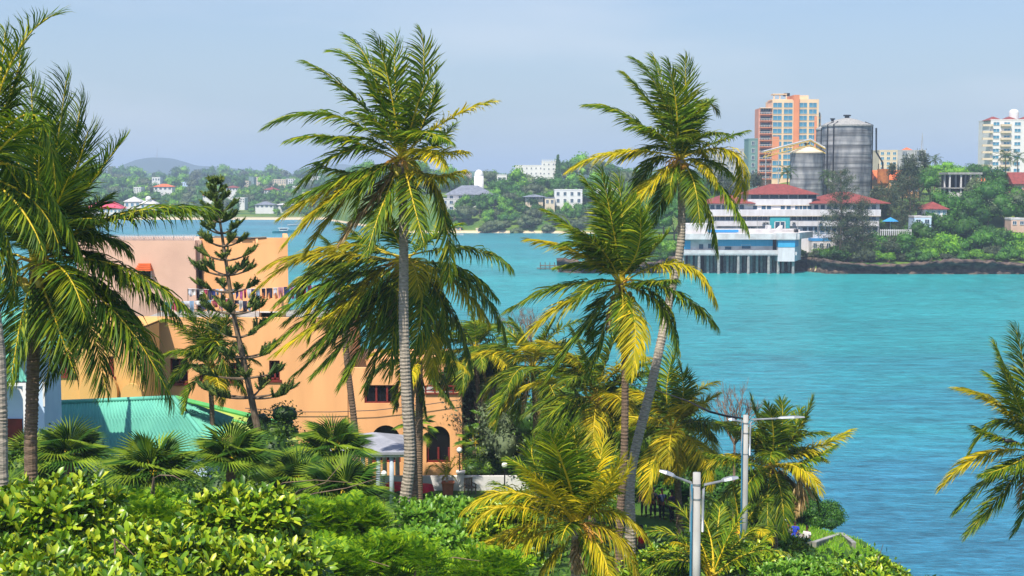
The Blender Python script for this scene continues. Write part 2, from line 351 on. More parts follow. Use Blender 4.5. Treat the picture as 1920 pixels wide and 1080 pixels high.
# rock ledges along the right shore: undercut coral rock
M['rock'] = mat('coral_rock', (.022, .018, .02), (.15, .105, .08), .7, .95, .8, bdist=.3)
def ledge(name, pts, top, rg, label, over=1.2):
    """a rough band that follows pts (x,y), foot at the water, lip overhanging"""
    P = [Vector((a, b_, 0)) for a, b_ in pts]; D = []; 
    for a, b_ in zip(P[:-1], P[1:]):
        k = max(2, int((b_ - a).length / 1.1))
        D += [a.lerp(b_, j / k) for j in range(k)]
    D.append(P[-1]); prof = [(.5, -1.5), (0.2, .3), (.9, .9), (1.3, 1.6), (.7, 2.4), (-.8, top * .8), (-1.1, top), (.6, top + .4), (3, top + .1), (6, top - 1.8)]
    V = []; nn = len(prof)
    for i_, p in enumerate(D):
        s_ = 1 + .25 * math.sin(i_ * .31) + .2 * math.sin(i_ * .83 + 1)
        for (o, z_) in prof:
            V.append((p.x + rg.uniform(-.3, .3), p.y + o * over * s_ + rg.uniform(-.45, .45), z_ * (.85 + .2 * math.sin(i_ * .17 + 2)) + rg.uniform(-.28, .28)))
    Q = [(i_ * nn + j, (i_ + 1) * nn + j, (i_ + 1) * nn + j + 1, i_ * nn + j + 1) for i_ in range(len(D) - 1) for j in range(nn - 1)]
    o = link(name, np_mesh(name, ARR(V), [(ARR(Q), 0)], [M['rock']])); tag(o, label, None, kind='structure')
rg = random.Random(5)
ledge('rock_shore', [(12, 380), (18, 375.5), (39, 376), (43, 386), (62, 388), (79, 386), (83, 374), (100, 373), (125, 372), (150, 373), (175, 372), (200, 373)], 3.4, rg, 'dark undercut coral rock ledge along the water')
# ---------------------------------------------------------------- plants
def curve3(B, Mi, T, m=14):
    C = 2 * Mi - .5 * (B + T); t = np.linspace(0, 1, m)[:, None]
    return (1 - t) ** 2 * B + 2 * t * (1 - t) * C + t * t * T
def curve_dir(B, az, el, Ln, sag, m=12):
    p = ARR(B, float).copy(); out = [p.copy()]; 
    for k in range(m - 1):
        e = el - sag * ((k + .5) / (m - 1)) ** 1.3
        p = p + ARR([math.cos(az) * math.cos(e), math.sin(az) * math.cos(e), math.sin(e)]) * Ln / (m - 1); out.append(p.copy())
    return ARR(out)
def frond_mesh(name, C, Ll, n, rg, mats, droop=.55, w=.05, vee=.25, start=.16, wind=(-.10, 0, 0), rad=.035):
    """C: rachis curve (world or local), Ll: longest leaflet. Returns a mesh with leaflets (mat 0) and rachis (mat 1)."""
    seg = np.linalg.norm(np.diff(C, axis=0), axis=1); cum = np.concatenate([[0], np.cumsum(seg)]); tot = cum[-1]
    t = np.linspace(start, 1, n); P = np.stack([np.interp(t * tot, cum, C[:, k]) for k in range(3)], -1)
    T = norm(np.gradient(P, axis=0)); up = ARR([0, 0, 1.0])
    side = np.cross(T, up); sl = np.linalg.norm(side, axis=1); 
    side[sl < .12] = ARR([1, 0, 0]); side = norm(side); U = np.cross(side, T)
    VV = []; Qs = []; Ts = []; off = 0
    prof = np.interp(t, [start, start + .1, .45, .8, 1], [.45, .8, 1, .72, .38])
    for s in (1, -1):
        a = np.radians(np.interp(t, [start, .6, 1], [68, 52, 22])) + rg.normal(0, .10, n)
        v = vee + rg.normal(0, .16, n)
        d = T * np.cos(a)[:, None] + (side * s * np.cos(v)[:, None] + U * np.sin(v)[:, None]) * np.sin(a)[:, None]
        d = norm(d); ln = Ll * prof * rg.uniform(.82, 1.1, n)
        tw = rg.normal(.15, .55, n) * s
        dr = droop * rg.uniform(.6, 1.3, n)
        p = P + rg.normal(0, .008, (n, 3)); st = []
        for k, wk in enumerate((.55, 1.0, .7, 0)):
            Wd = norm(T - (T * d).sum(1)[:, None] * d); N_ = np.cross(d, Wd)
            Wd = Wd * np.cos(tw)[:, None] + N_ * np.sin(tw)[:, None]
            ww = (w * .5 * wk) * np.clip(prof, .5, 1)[:, None]
            st.append((p + Wd * ww, p - Wd * ww) if wk else (p,))
            if k < 3:
                d = norm(d + up * (-dr[:, None] * (.35 + .28 * k)) + ARR(wind) * (.5 + .45 * k))
                p = p + d * (ln / 3)[:, None]
        arr = np.stack([st[0][0], st[0][1], st[1][0], st[1][1], st[2][0], st[2][1], st[3][0]], 1)   # n,7,3
        VV.append(arr.reshape(-1, 3)); b = off + np.arange(n)[:, None] * 7
        Qs.append(np.concatenate([b + [0, 1, 3, 2], b + [2, 3, 5, 4]])); Ts.append(b + [4, 5, 6]); off += n * 7
    # rachis
    m_ = len(C); Tc = norm(np.gradient(C, axis=0)); sd = np.cross(Tc, up); sd[np.linalg.norm(sd, axis=1) < .12] = ARR([1, 0, 0]); sd = norm(sd); Uc = np.cross(sd, Tc)
    r_ = rad * np.interp(np.linspace(0, 1, m_), [0, .08, .3, 1], [2.0, 1.2, .9, .25]); k5 = 5; ring = []
    for k in range(k5):
        th = 2 * math.pi * k / k5; ring.append(C + (sd * math.cos(th) * 1.15 + Uc * math.sin(th) * .8) * r_[:, None])
    ring = np.stack(ring, 1).reshape(-1, 3); VV.append(ring)
    q = []
    for i_ in range(m_ - 1):
        for k in range(k5): a_, b_ = off + i_ * k5 + k, off + i_ * k5 + (k + 1) % k5; q.append((a_, b_, b_ + k5, a_ + k5))
    return np_mesh(name, np.concatenate(VV), [(np.concatenate(Qs), 0), (np.concatenate(Ts), 0), (ARR(q), 1)], mats)
def trunk_mesh(name, pts, r0, r1, mt, ring=.13, rg=None, n=12):
    """ringed palm trunk through world points"""
    P = [Vector(p) for p in pts]; fine = []
    # Catmull-Rom through the points
    E = [P[0] * 2 - P[1]] + P + [P[-1] * 2 - P[-2]]
    for i_ in range(1, len(E) - 2):
        a, b_, c, d = E[i_ - 1], E[i_], E[i_ + 1], E[i_ + 2]; k = max(3, int((c - b_).length / (ring / 2)))
        for j in range(k):
            t_ = j / k; fine.append(.5 * ((2 * b_) + (c - a) * t_ + (2 * a - 5 * b_ + 4 * c - d) * t_ ** 2 + (3 * b_ - a - 3 * c + d) * t_ ** 3))
    fine.append(P[-1]); mb = MB(); nn = len(fine); rad = []
    rr_ = random.Random(len(fine))
    for i_ in range(nn):
        f = i_ / (nn - 1); base = r0 * (1 - f) + r1 * f + .10 * math.exp(-f * nn * ring / 2 / .4)
        rad.append(base * (1.0 + (.07 if i_ % 2 else -.03) + rr_.uniform(-.02, .03)))
    mb.tube(fine, rad, n); return mb.mesh(name, [mt])
def palm(label, Y, trunk_px, crown_px, fronds, seed=1, L=None, r=(.19, .13), mats=('palm', 'rachis'), tm='trunk', extra=8, exL=None, leaf=1.0, n=100, nuts=6,
         droop=.5, w=.055, name='coconut_palm', group=None, dead=2, flowers=2, exel=(-.7, 1.3), ygrad=0, wind=(-.20, 0, 0), nutmat='nut', azr=None, ymat='palm_y'):
    rg = np.random.default_rng(seed); Cw = ARR(at(*crown_px, Y), float); exL = exL or 4.2
    if trunk_px:
        path = [at(a, b_, Y + (c if c else 0)) for a, b_, c in [(p + (0,))[:3] for p in trunk_px]] + [Vector(Cw)]
    else: path = [Vector(Cw), Vector(Cw)]
    foot = path[0].copy(); gz = H(foot.x, foot.y)
    if foot.z > gz - .2:
        foot = foot.copy(); 
        if foot.z > gz + .3: path = [Vector((foot.x + (foot.x - path[1].x) * .1, foot.y, gz - .2))] + path
    base = path[0]; root = thing(name, label, 'palm tree', (base.x, base.y, base.z), group=group)
    off = ARR(root.location)
    tr = trunk_mesh('trunk', [p - Vector(off) for p in path], r[0], r[1], M[tm]); link('trunk', tr, root)
    mm = [M[mats[0]], M[mats[1]]]; my = [M[ymat], M[mats[1]]]; md = [M['dry'], M['dry']]
    def put(C, ll, mset, dr=droop, nn=n):
        me = frond_mesh('frond', C - off, ll, nn, rg, mset, droop=dr, w=w, wind=wind); link('frond', me, root)
    for fr in fronds:
        mx_, my_, tx, ty = fr[:4]; dep = fr[4] if len(fr) > 4 else rg.uniform(-.6, .6); kind = fr[5] if len(fr) > 5 else ''
        B = Cw + ARR([rg.normal(0, .06), rg.normal(0, .06), rg.uniform(-.15, .15)])
        Mi = ARR(at(mx_, my_, Y + dep * .55), float); T = ARR(at(tx, ty, Y + dep), float)
        C = curve3(B, Mi, T); ln = np.linalg.norm(np.diff(C, axis=0), axis=1).sum()
        el_ = (T[2] - B[2]) / ln; put(C, float(np.clip(.27 * ln + .08, min(.95, .3 * exL), 1.3)) * leaf, dr=droop * float(np.interp(el_, [-.8, -.2, .3, .9], [1.3, 1.2, .9, .55])), mset=my if kind == 'y' else md if kind == 'd' else mm)
    for k in range(extra):
        az = (k * 2.39996 + seed) if azr is None else rg.uniform(*azr)
        el = exel[1] - (exel[1] - exel[0]) * (k + .5) / extra
        put(curve_dir(Cw, az, el, exL * rg.uniform(.8, 1.05), .9 + .5 * (1 - abs(el) / 1.6)), min(1.25, .27 * exL) * leaf, mm if rg.random() > max(ygrad, .2) else my, nn=int(n * .85))
    for k in range(dead):
        az = rg.uniform(0, 6.28); put(curve_dir(Cw - ARR([0, 0, .2]), az, -.9, exL * .6, .6), .5, md, dr=.9, nn=30)
    for k in range(flowers):
        az = rg.uniform(3.4, 6.0); mb = MB(); p0 = Vector(Cw - off)
        tip = p0 + Vector((math.cos(az) * .7, math.sin(az) * .7, -.1)); mb.tube([p0, p0.lerp(tip, .5) + Vector((0, 0, .15)), tip], [.04, .03, .02], 5)
        for j in range(14):
            s_ = p0.lerp(tip, .45 + .55 * j / 14) + Vector((0, 0, .08)); e_ = s_ + Vector((rg.normal(0, .14) + math.cos(az) * .15, rg.normal(0, .14), -.22 - rg.random() * .15))
            mb.tube([s_, s_.lerp(e_, .5) + Vector((0, 0, .05)), e_], [.012, .014, .008], 4)
        mb.part('flower_stalk', M['flower'], root)
    for k in range(nuts):
        az = rg.uniform(3.3, 6.1) if k % 3 else rg.uniform(0, 6.28); p = Vector(Cw - off) + Vector((math.cos(az) * rg.uniform(.25, .45), math.sin(az) * rg.uniform(.25, .45), -.25 - rg.random() * .4))
        mb = MB(); mb.ball(p, (.11, .11, .14), n=8, k=6); mb.part('coconut', M[nutmat], root, True)
    return root
# generic leaf cards -------------------------------------------------------------------
def cards(P, N, size, rg, aspect=.55, jit=.6):
    n_ = len(P); D = norm(np.cross(N, rg.normal(0, 1, (n_, 3)))); Nn = norm(N + rg.normal(0, jit, (n_, 3))); D = norm(np.cross(Nn, D)); Sd = np.cross(Nn, D)
    s = (size * rg.uniform(.6, 1.3, n_))[:, None]
    V = np.stack([P - D * s * .5, P + Sd * s * aspect * .5, P + D * s * .5, P - Sd * s * aspect * .5], 1).reshape(-1, 3)
    return V, np.arange(n_ * 4).reshape(-1, 4)
def blobs_pts(blobs, n_, rg, shell=(.72, 1.06), lowcut=-.5, lump=.18):
    r3 = ARR([b_[3] * b_[4] for b_ in blobs]); pr = r3 / r3.sum(); idx = rg.choice(len(blobs), n_, p=pr)
    B = ARR(blobs)[idx]; d = norm(rg.normal(0, 1, (n_, 3))); d[:, 2] = np.where(d[:, 2] < lowcut, -d[:, 2], d[:, 2])
    k = 1 + lump * (np.sin(d[:, 0] * 5 + B[:, 0]) * np.sin(d[:, 1] * 6 + B[:, 1]) + np.sin(d[:, 2] * 7 + B[:, 2]) * .6)
    rr_ = rg.uniform(*shell, n_) * k
    return B[:, :3] + d * np.stack([B[:, 3], B[:, 3], B[:, 4]], -1) * rr_[:, None], d, idx
def crown_mesh(name, blobs, n_, size, mt, rg, aspect=.6, core=.68, jit=.7, shell=(.72, 1.06), inner=True):
    """blobs: (x,y,z,rx,rz) lumps of foliage; leaves scattered through their outer volume"""
    P, d, _ = blobs_pts(blobs, n_, rg, shell); V, Q = cards(P, d, size, rg, aspect, jit)
    G = [(Q, 0)]
    if core:
        mb = MB()
        for b_ in blobs: mb.ball(b_[:3], (b_[3] * core, b_[3] * core, b_[4] * core), n=9, k=6)
        V2 = ARR(mb.v) + rg.normal(0, .06, (len(mb.v), 3)) * blobs[0][3]; o = len(V); q4 = ARR([f for f in mb.f if len(f) == 4]) + o; q3 = ARR([f for f in mb.f if len(f) == 3]) + o
        V = np.concatenate([V, V2]); G += [(q4, 0), (q3, 0)]
    return np_mesh(name, V, G, [mt])
def mkblobs(rg, n_, R_, Rz, r=(.4, .6), zb=0):
    out = []
    for k in range(n_):
        a = rg.uniform(0, 6.28); q = math.sqrt(rg.random()); s_ = rg.uniform(*r)
        z_ = rg.uniform(-.5, 1) * Rz * (1 - .6 * q)
        out.append((math.cos(a) * q * R_ * .8, math.sin(a) * q * R_ * .8, zb + z_, R_ * s_, Rz * s_ * 1.1))
    return out
def tree(label, loc, R_=4, Rz=3, trunk=3, nl=2500, size=.45, mt='crown', seed=1, nb=9, name='broadleaf_tree', cat='tree', group=None, stems=1, core=.68, r=(.4, .6), jit=.7, aspect=.6, shell=(.72, 1.06), tr=.28):
    rg = np.random.default_rng(seed); root = thing(name, label, cat, loc, group=group); bl = mkblobs(rg, nb, R_, Rz, r, trunk + Rz * .7)
    link('crown', crown_mesh('crown', bl, nl, size, M[mt], rg, aspect, core, jit, shell), root)
    mb = MB()
    for s_ in range(stems):
        a = s_ * 2.2; tgt = bl[s_ % len(bl)]
        mb.tube([(.2 * math.cos(a) * s_, .2 * math.sin(a) * s_, -.4), (math.cos(a) * .3 * s_, math.sin(a) * .3 * s_, trunk * .6), (tgt[0] * .4, tgt[1] * .4, trunk), (tgt[0] * .8, tgt[1] * .8, tgt[2])], [tr, tr * .8, tr * .6, tr * .25], 7)
    for b_ in bl[:6]: mb.tube([(0, 0, trunk * .7), (b_[0] * .5, b_[1] * .5, trunk + (b_[2] - trunk) * .4), b_[:3]], [tr * .45, tr * .3, tr * .1], 5)
    mb.part('trunk', M['bark'], root); return root
# rosette leaves for the near shrubs -------------------------------------------------------------
def rosettes(P, N, rg, ls=.17, k=8, wd=.30, open_=.9):
    n_ = len(P); V = []; Q = []; N = norm(N + rg.normal(0, .25, (n_, 3))); a0 = rg.uniform(0, 6.28, n_)
    X_ = norm(np.cross(N, ARR([.3, .2, .9]))); Y_ = np.cross(N, X_); off = 0
    for j in range(k):
        a = a0 + j * 2.399; lift = open_ * (.35 + .65 * j / k) + rg.normal(0, .12, n_); ln = (ls * rg.uniform(.45, 1.2, n_))[:, None]
        D = (X_ * np.cos(a)[:, None] + Y_ * np.sin(a)[:, None]) * np.sin(lift)[:, None] + N * np.cos(lift)[:, None]
        Sd = norm(np.cross(D, N)); Up = np.cross(Sd, D); w_ = ln * wd * .5; B = P + N * ln * .12
        bend = -.18
        pts = [B, B + D * ln * .45 + Sd * w_ * .8 + Up * w_ * .35, B + D * ln * .45, B + D * ln * .45 - Sd * w_ * .8 + Up * w_ * .35,
               B + D * ln * .8 + Sd * w_ + Up * (w_ * .35 + ln * bend * .5), B + D * ln * .8 + Up * ln * bend * .5, B + D * ln * .8 - Sd * w_ + Up * (w_ * .35 + ln * bend * .5), B + D * ln + Up * ln * bend]
        V.append(np.stack(pts, 1).reshape(-1, 3)); b = off + np.arange(n_)[:, None] * 8
        Q.append(b + [1, 2, 5, 4]); Q.append(b + [2, 3, 6, 5]); Q.append(b + [0, 2, 1, 1]); Q.append(b + [0, 3, 2, 2]); Q.append(b + [4, 5, 7, 7]); Q.append(b + [5, 6, 7, 7]); off += n_ * 8
    tri = [q[:, :3] for q in Q if (q[0, 2] == q[0, 3])]; tri = [np.concatenate([t_]) for t_ in tri]; quad = [q for q in Q if q[0, 2] != q[0, 3]]
    return np.concatenate(V), np.concatenate(quad), np.concatenate(tri)
def shrub(label, cpx, Y, rpx, rzpx, dens, ls, mt='bushleaf', seed=1, nb=7, k=8, name='leafy_shrub', group=None, wd=.30, depth=1.0, cat='shrub', br=True):
    """cpx: pixel centre of the crown; rpx/rzpx: its half width/height in pixels at depth Y"""
    rg = np.random.default_rng(seed); C = at(*cpx, Y); s_ = Y / F; R_ = rpx * s_; Rz = rzpx * s_; ls *= 1.5; dens *= .34; nb = int(nb * 1.5)
    gz = H(C.x, C.y); root = thing(name, label, cat, (C.x, C.y, gz), group=group); zc = C.z - gz; bl = []
    for i_ in range(nb):
        f = (i_ + .5) / nb * 2 - 1; q = rg.uniform(.26, .42)
        bl.append((f * R_ * .72, rg.uniform(-.4, .4) * R_ * depth, zc + rg.uniform(-.55, .5) * Rz * (1 - f * f * .5), R_ * q, Rz * q * 1.5))
    for i_ in range(nb): bl.append((rg.uniform(-.7, .7) * R_, rg.uniform(-.5, .3) * R_ * depth, zc - Rz * rg.uniform(.25, .8), R_ * .42, Rz * .5))
    n_ = int(dens * len(bl)); P, d, idx = blobs_pts(bl, n_, rg, (.55, 1.28), -.2, .3)
    keep = (d[:, 1] < .3); P = P[keep]; d = d[keep]; N = norm(d + ARR([0, 0, .9]))
    V, Qd, Tr = rosettes(P, N, rg, ls, k, wd); G = [(Qd, 0), (Tr, 0)]
    mb = MB()
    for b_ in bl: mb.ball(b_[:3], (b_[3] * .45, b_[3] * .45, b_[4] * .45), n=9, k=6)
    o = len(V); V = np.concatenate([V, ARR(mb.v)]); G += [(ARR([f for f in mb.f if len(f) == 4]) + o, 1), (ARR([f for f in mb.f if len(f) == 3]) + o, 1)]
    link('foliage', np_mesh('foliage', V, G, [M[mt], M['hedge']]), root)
    mb = MB()
    for i_ in range(4):
        b_ = bl[i_ * 2 % len(bl)]; mb.tube([(.12 * i_, .1 * (i_ % 2), -.3), (b_[0] * .4, b_[1] * .4, b_[2] * .5), (b_[0], b_[1], b_[2])], [.09, .06, .03], 6)
    for i_ in range(16):
        b_ = bl[i_ % len(bl)]; e_ = ARR(b_[:3]) + norm((rg.normal(0, 1, 3) + ARR([0, -.8, .7]))[None])[0] * ARR([b_[3], b_[3], b_[4]]) * 1.2
        mb.tube([b_[:3], tuple((ARR(b_[:3]) + e_) / 2 + ARR([0, 0, .05])), tuple(e_)], [.02, .014, .006], 5)
    mb.part('stem', M['bark'], root); return root
# feathery fine-leaf bush ------------------------------------------------------------------
def feather(label, cpx, Y, rpx, rzpx, n_, seed=1, mt='fern', sprig=.55, name='feathery_shrub', group=None, cat='shrub', nb=8):
    rg = np.random.default_rng(seed); C = at(*cpx, Y); s_ = Y / F; R_ = rpx * s_; Rz = rzpx * s_
    gz = H(C.x, C.y); root = thing(name, label, cat, (C.x, C.y, gz), group=group); zc = C.z - gz
    bl = [(rg.uniform(-.85, .85) * R_, rg.uniform(-.5, .5) * R_, zc + rg.uniform(-.75, .6) * Rz, R_ * rg.uniform(.2, .36), Rz * rg.uniform(.3, .5)) for _ in range(nb + 3)]
    P, d, _ = blobs_pts(bl, n_, rg, (.5, 1.3), -.1, .3); D = norm(d + ARR([0, 0, .5]) + rg.normal(0, .35, (n_, 3))); Sd = norm(np.cross(D, ARR([0, 0, 1.0]) + rg.normal(0, .25, (n_, 3))))
    V = []; Q = []; off = 0; nl = 9; ln = sprig * rg.uniform(.6, 1.2, n_)
    for j in range(nl):
        for s2 in (1, -1):
            t_ = (j + .5) / nl; p = P + D * (ln * t_)[:, None] + ARR([0, 0, -1]) * (ln * t_ * t_ * .35)[:, None]; l_ = (ln * .30 * math.sin(math.pi * (t_ * .8 + .15)))[:, None]
            dd = norm(Sd * s2 + D * .5); e_ = p + dd * l_; wv = D * l_ * .18
            V.append(np.stack([p, p + dd * l_ * .5 + wv, e_, p + dd * l_ * .5 - wv], 1).reshape(-1, 3)); Q.append(off + np.arange(n_ * 4).reshape(-1, 4)); off += n_ * 4
    mb = MB()
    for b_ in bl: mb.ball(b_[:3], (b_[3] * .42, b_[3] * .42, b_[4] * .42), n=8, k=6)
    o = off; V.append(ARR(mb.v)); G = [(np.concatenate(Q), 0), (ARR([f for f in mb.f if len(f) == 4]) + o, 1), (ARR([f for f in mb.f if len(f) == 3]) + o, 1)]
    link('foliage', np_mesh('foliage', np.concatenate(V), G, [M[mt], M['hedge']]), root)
    mb = MB()
    for b_ in bl[:6]: mb.tube([(0, 0, -.3), (b_[0] * .6, b_[1] * .6, b_[2] * .5), b_[:3]], [.08, .05, .02], 5)
    mb.part('stem', M['twig'], root); return root
# fan palm -----------------------------------------------------------------------------------
def fanpalm(label, cpx, Y, rad, nf=16, seed=1, trunkr=.16, mt='fan', petiole=.75, group='fan palms in front of the green roof', name='fan_palm', seg=34, el=(-.3, 1.45)):
    rg = np.random.default_rng(seed); C = at(*cpx, Y); gz = H(C.x, C.y); root = thing(name, label, 'palm tree', (C.x, C.y, gz - .1), group=group)
    c = ARR([0, 0, C.z - gz + .1]); mb = MB(); mb.tube([(0, 0, 0), (.04, 0, c[2] * .5), tuple(c)], [trunkr * 1.3, trunkr, trunkr], 10); mb.part('trunk', M['trunk_d'], root)
    for f in range(nf):
        az = f * 2.39996 + seed; e = el[1] - (el[1] - el[0]) * ((f + .5) / nf) ** .9
        D = ARR([math.cos(az) * math.cos(e), math.sin(az) * math.cos(e), math.sin(e)]); pl = petiole * rg.uniform(.8, 1.15); hub = c + D * pl
        sd = norm(np.cross(D, ARR([0, 0, 1.0]))[None])[0]; U = np.cross(sd, D); r_ = rad * rg.uniform(.8, 1.1); V = []; Q = []; T_ = []
        D2 = norm((D + ARR([0, 0, -.12]))[None])[0]
        for j in range(seg):
            a = R(-112 + 224 * j / (seg - 1)); w_ = R(224 / seg) * .56
            lr = r_ * (.78 + .22 * math.cos(a)) * rg.uniform(.93, 1.05)
            def pt(an, q, fold=0): 
                cup = .25 * (1 - math.cos(an)); return hub + (D2 * math.cos(an) + sd * math.sin(an)) * q + U * (cup * q * .5 + fold) + ARR([0, 0, -1]) * (q / r_) ** 3 * .28 * r_
            o = len(V); V += [pt(a, .03), pt(a - w_ / 2 * 1.2, lr * .5), pt(a, lr * .5, .06), pt(a + w_ / 2 * 1.2, lr * .5), pt(a, lr)]
            T_ += [(o, o + 1, o + 2), (o, o + 2, o + 3), (o + 1, o + 4, o + 2), (o + 2, o + 4, o + 3)]
        mb = MB(); mb.tube([tuple(c), tuple(c + D * pl * .5 + ARR([0, 0, .03])), tuple(hub)], [.03, .018, .014], 5); o = len(V)
        V = np.concatenate([ARR(V), ARR(mb.v)]); q4 = ARR([x for x in mb.f if len(x) == 4]) + o
        link('fan_leaf', np_mesh('fan_leaf', V, [(ARR(T_), 0), (q4, 1)], [M[mt], M['rachis']]), root)
    return root
def bare(label, cpx, Y, hpx, seed=1, n0=5, group=None, name='bare_shrub', lv=4, spread=.5, r0=.05, mt='twig'):
    rg = random.Random(seed); C = at(*cpx, Y); gz = H(C.x, C.y); zb = C.z; s_ = Y / F * hpx; root = thing(name, label, 'shrub', (C.x, C.y, gz), group=group); mb = MB()
    def grow(p, d, ln, r_, k):
        q = p + d * ln; mid = p.lerp(q, .5) + Vector((rg.uniform(-.1, .1), rg.uniform(-.1, .1), rg.uniform(-.05, .1))) * ln
        mb.tube([p, mid, q], [r_, r_ * .8, r_ * .6], 4 if k < lv else 5)
        if k > 0:
            for _ in range(rg.choice((2, 3, 3))): grow(mid.lerp(q, rg.uniform(.3, 1)), (d + Vector((rg.uniform(-1, 1), rg.uniform(-1, 1), rg.uniform(-.5, .8))) * spread * 1.3).normalized(), ln * rg.uniform(.5, .8), r_ * .6, k - 1)
    st = Vector((0, 0, zb - gz - s_ * .5))
    mb.tube([(0, 0, -.3), st], [r0 * 1.6, r0 * 1.3], 6)
    for _ in range(n0): grow(st, Vector((rg.uniform(-.7, .7), rg.uniform(-.7, .7), 1)).normalized(), s_ * .38, r0, lv)
    mb.part('branches', M[mt], root); return root
# ---------------------------------------------------------------- buildings
M['pink'] = mat('pink_wall', (.70, .32, .28), (.60, .27, .24)); M['crimson'] = mat('crimson_roof', (.60, .05, .10), (.50, .05, .08), .5)
WM = {}
def window_mesh(w_, h_, fr, gl, ft=.08, sill=True, mull=1):
    key = (round(w_, 2), round(h_, 2), fr, gl, mull)
    if key in WM: return WM[key]
    mb = MB(); mb.box(-w_ / 2, -.02, -h_ / 2, w_ / 2, .2, h_ / 2, 1)
    mb.box(-w_ / 2 - ft, -.09, h_ / 2, w_ / 2 + ft, .2, h_ / 2 + ft); mb.box(-w_ / 2 - ft, -.16 if sill else -.09, -h_ / 2 - ft, w_ / 2 + ft, .2, -h_ / 2)
    mb.box(-w_ / 2 - ft, -.09, -h_ / 2, -w_ / 2, .2, h_ / 2); mb.box(w_ / 2, -.09, -h_ / 2, w_ / 2 + ft, .2, h_ / 2)
    for k in range(mull): x = -w_ / 2 + w_ * (k + 1) / (mull + 1); mb.box(x - .04, -.07, -h_ / 2, x + .04, .1, h_ / 2)
    WM[key] = mb.mesh('window', [M[fr], M[gl]]); return WM[key]
def windows(root, xs, zs, w_, h_, y=0, fr='white', gl='glass', mull=1, rz=0, skip=0, seed=1):
    me = window_mesh(w_, h_, fr, gl, mull=mull); rg = random.Random(seed)
    for z in zs:
        for x in xs:
            if rg.random() < skip: continue
            o = link('window', me, root, (x, y, z) if rz == 0 else (y, x, z)); o.rotation_euler = (0, 0, rz)
def house(label, px0, px1, pt, pb, Y, depth=10, floors=2, cols=5, wall='white', roof='hip', rmat='redroof', rpx=8, fr='white', gl='glass', cat='building', name='house', group=None, ww=.5, hh=.5, over=.6, rz=0, base=None, parapet=.5, bands=False, mull=1, skip=0):
    """front face fixed by its place in the view: wall from pb up to pt, roof rpx higher"""
    s_ = Y / F; W_ = (px1 - px0) * s_; zt = zat(pt, Y); zb = zat(pb, Y); xc = xat((px0 + px1) / 2, Y); gz = min(zb, H(xc, Y + depth / 2)) - .5
    root = thing(name, label, cat, (xc, Y, zb), rz, group); h_ = zt - zb
    mb = MB(); mb.box(-W_ / 2, 0, gz - zb, W_ / 2, depth, h_); mb.part('wall', M[wall], root)
    fh = h_ / floors; fw = W_ / cols
    if cols: windows(root, [-W_ / 2 + fw * (k + .5) for k in range(cols)], [fh * (k + .52) for k in range(floors)], fw * ww, fh * hh, 0, fr, gl, mull, skip=skip, seed=int(px0))
    if bands:
        for k in range(floors): mb = MB(); mb.box(-W_ / 2 - .1, -.5, fh * k - .12, W_ / 2 + .1, -.003, fh * k + .12 * fh); mb.part('balcony_slab', M[wall], root)
    mb = MB(); rh = rpx * s_
    if roof == 'hip': mb.hip(-W_ / 2, 0, W_ / 2, depth, h_ + .05, rh, over)
    elif roof == 'gable':
        mb.add([(-W_ / 2 - over, -over, h_), (W_ / 2 + over, -over, h_), (W_ / 2 + over, depth + over, h_), (-W_ / 2 - over, depth + over, h_), (-W_ / 2 - over, depth / 2, h_ + rh), (W_ / 2 + over, depth / 2, h_ + rh)], [(0, 1, 5, 4), (2, 3, 4, 5), (0, 4, 3), (1, 2, 5), (0, 3, 2, 1)])
    elif roof == 'flat':
        p = parapet; t_ = .2
        mb.box(-W_ / 2 - .08, -.08, h_, W_ / 2 + .08, t_, h_ + p); mb.box(-W_ / 2 - .08, depth - t_, h_, W_ / 2 + .08, depth + .08, h_ + p)
        mb.box(-W_ / 2 - .08, t_, h_, -W_ / 2 + t_, depth - t_, h_ + p); mb.box(W_ / 2 - t_, t_, h_, W_ / 2 + .08, depth - t_, h_ + p); mb.box(-W_ / 2 + t_, t_, h_ - .1, W_ / 2 - t_, depth - t_, h_ + .06)
    mb.part('roof', M[rmat], root); return root
# ---- the large white waterfront office with the red roofs
s_ = 395 / F; XO = xat(1490, 395); root = thing('office_building', 'long white waterfront office block with stepped red hipped roofs and ribbon windows', 'building', (XO, 395, 2.4))
def lx(px): return (px - 1490) * s_
def lz(py): return zat(py, 395) - 2.4
M['officewhite'] = mat('streaked_white_render', (.66, .64, .66), (.50, .47, .48), .9, .85, stretch=(1, 1, .25), ramp=(.35, .75))
mb = MB(); mb.box(lx(1334), 1.2, -1, lx(1652), 20, lz(381)); mb.box(lx(1408), 3.2, lz(381), lx(1530), 16, lz(364.5)); mb.part('wall', M['officewhite'], root)
for (a, b_, t_, bt, y_) in [(1404, 1524, 373.5, 384.5, .9), (1330, 1652, 393, 404.5, -.3), (1332, 1650, 413.5, 424, .4)]:
    mb = MB(); mb.box(lx(a), y_, lz(bt), lx(b_), y_ + (2.4 if y_ < .8 else 3), lz(t_)); mb.part('balcony_band', M['officewhite'], root)
mb = MB(); mb.box(lx(1330), -.36, lz(405.6), lx(1652), .5, lz(404.6)); mb.box(lx(1404), .84, lz(385.6), lx(1524), 1.3, lz(384.6)); mb.part('band_edge', M['cream'], root)
mb = MB(); mb.hip(lx(1406), 1.6, lx(1532), 16, lz(364), lz(345) - lz(364), .9); mb.part('roof', M['redroof'], root)
mb = MB(); mb.hip(lx(1332), 0.4, lx(1412), 18, lz(381), lz(364.5) - lz(381), .8, ridge=3); mb.part('roof', M['redroof'], root)
mb = MB(); mb.hip(lx(1524), 0.4, lx(1665), 18, lz(381), lz(360) - lz(381), .8); mb.part('roof', M['redroof'], root)
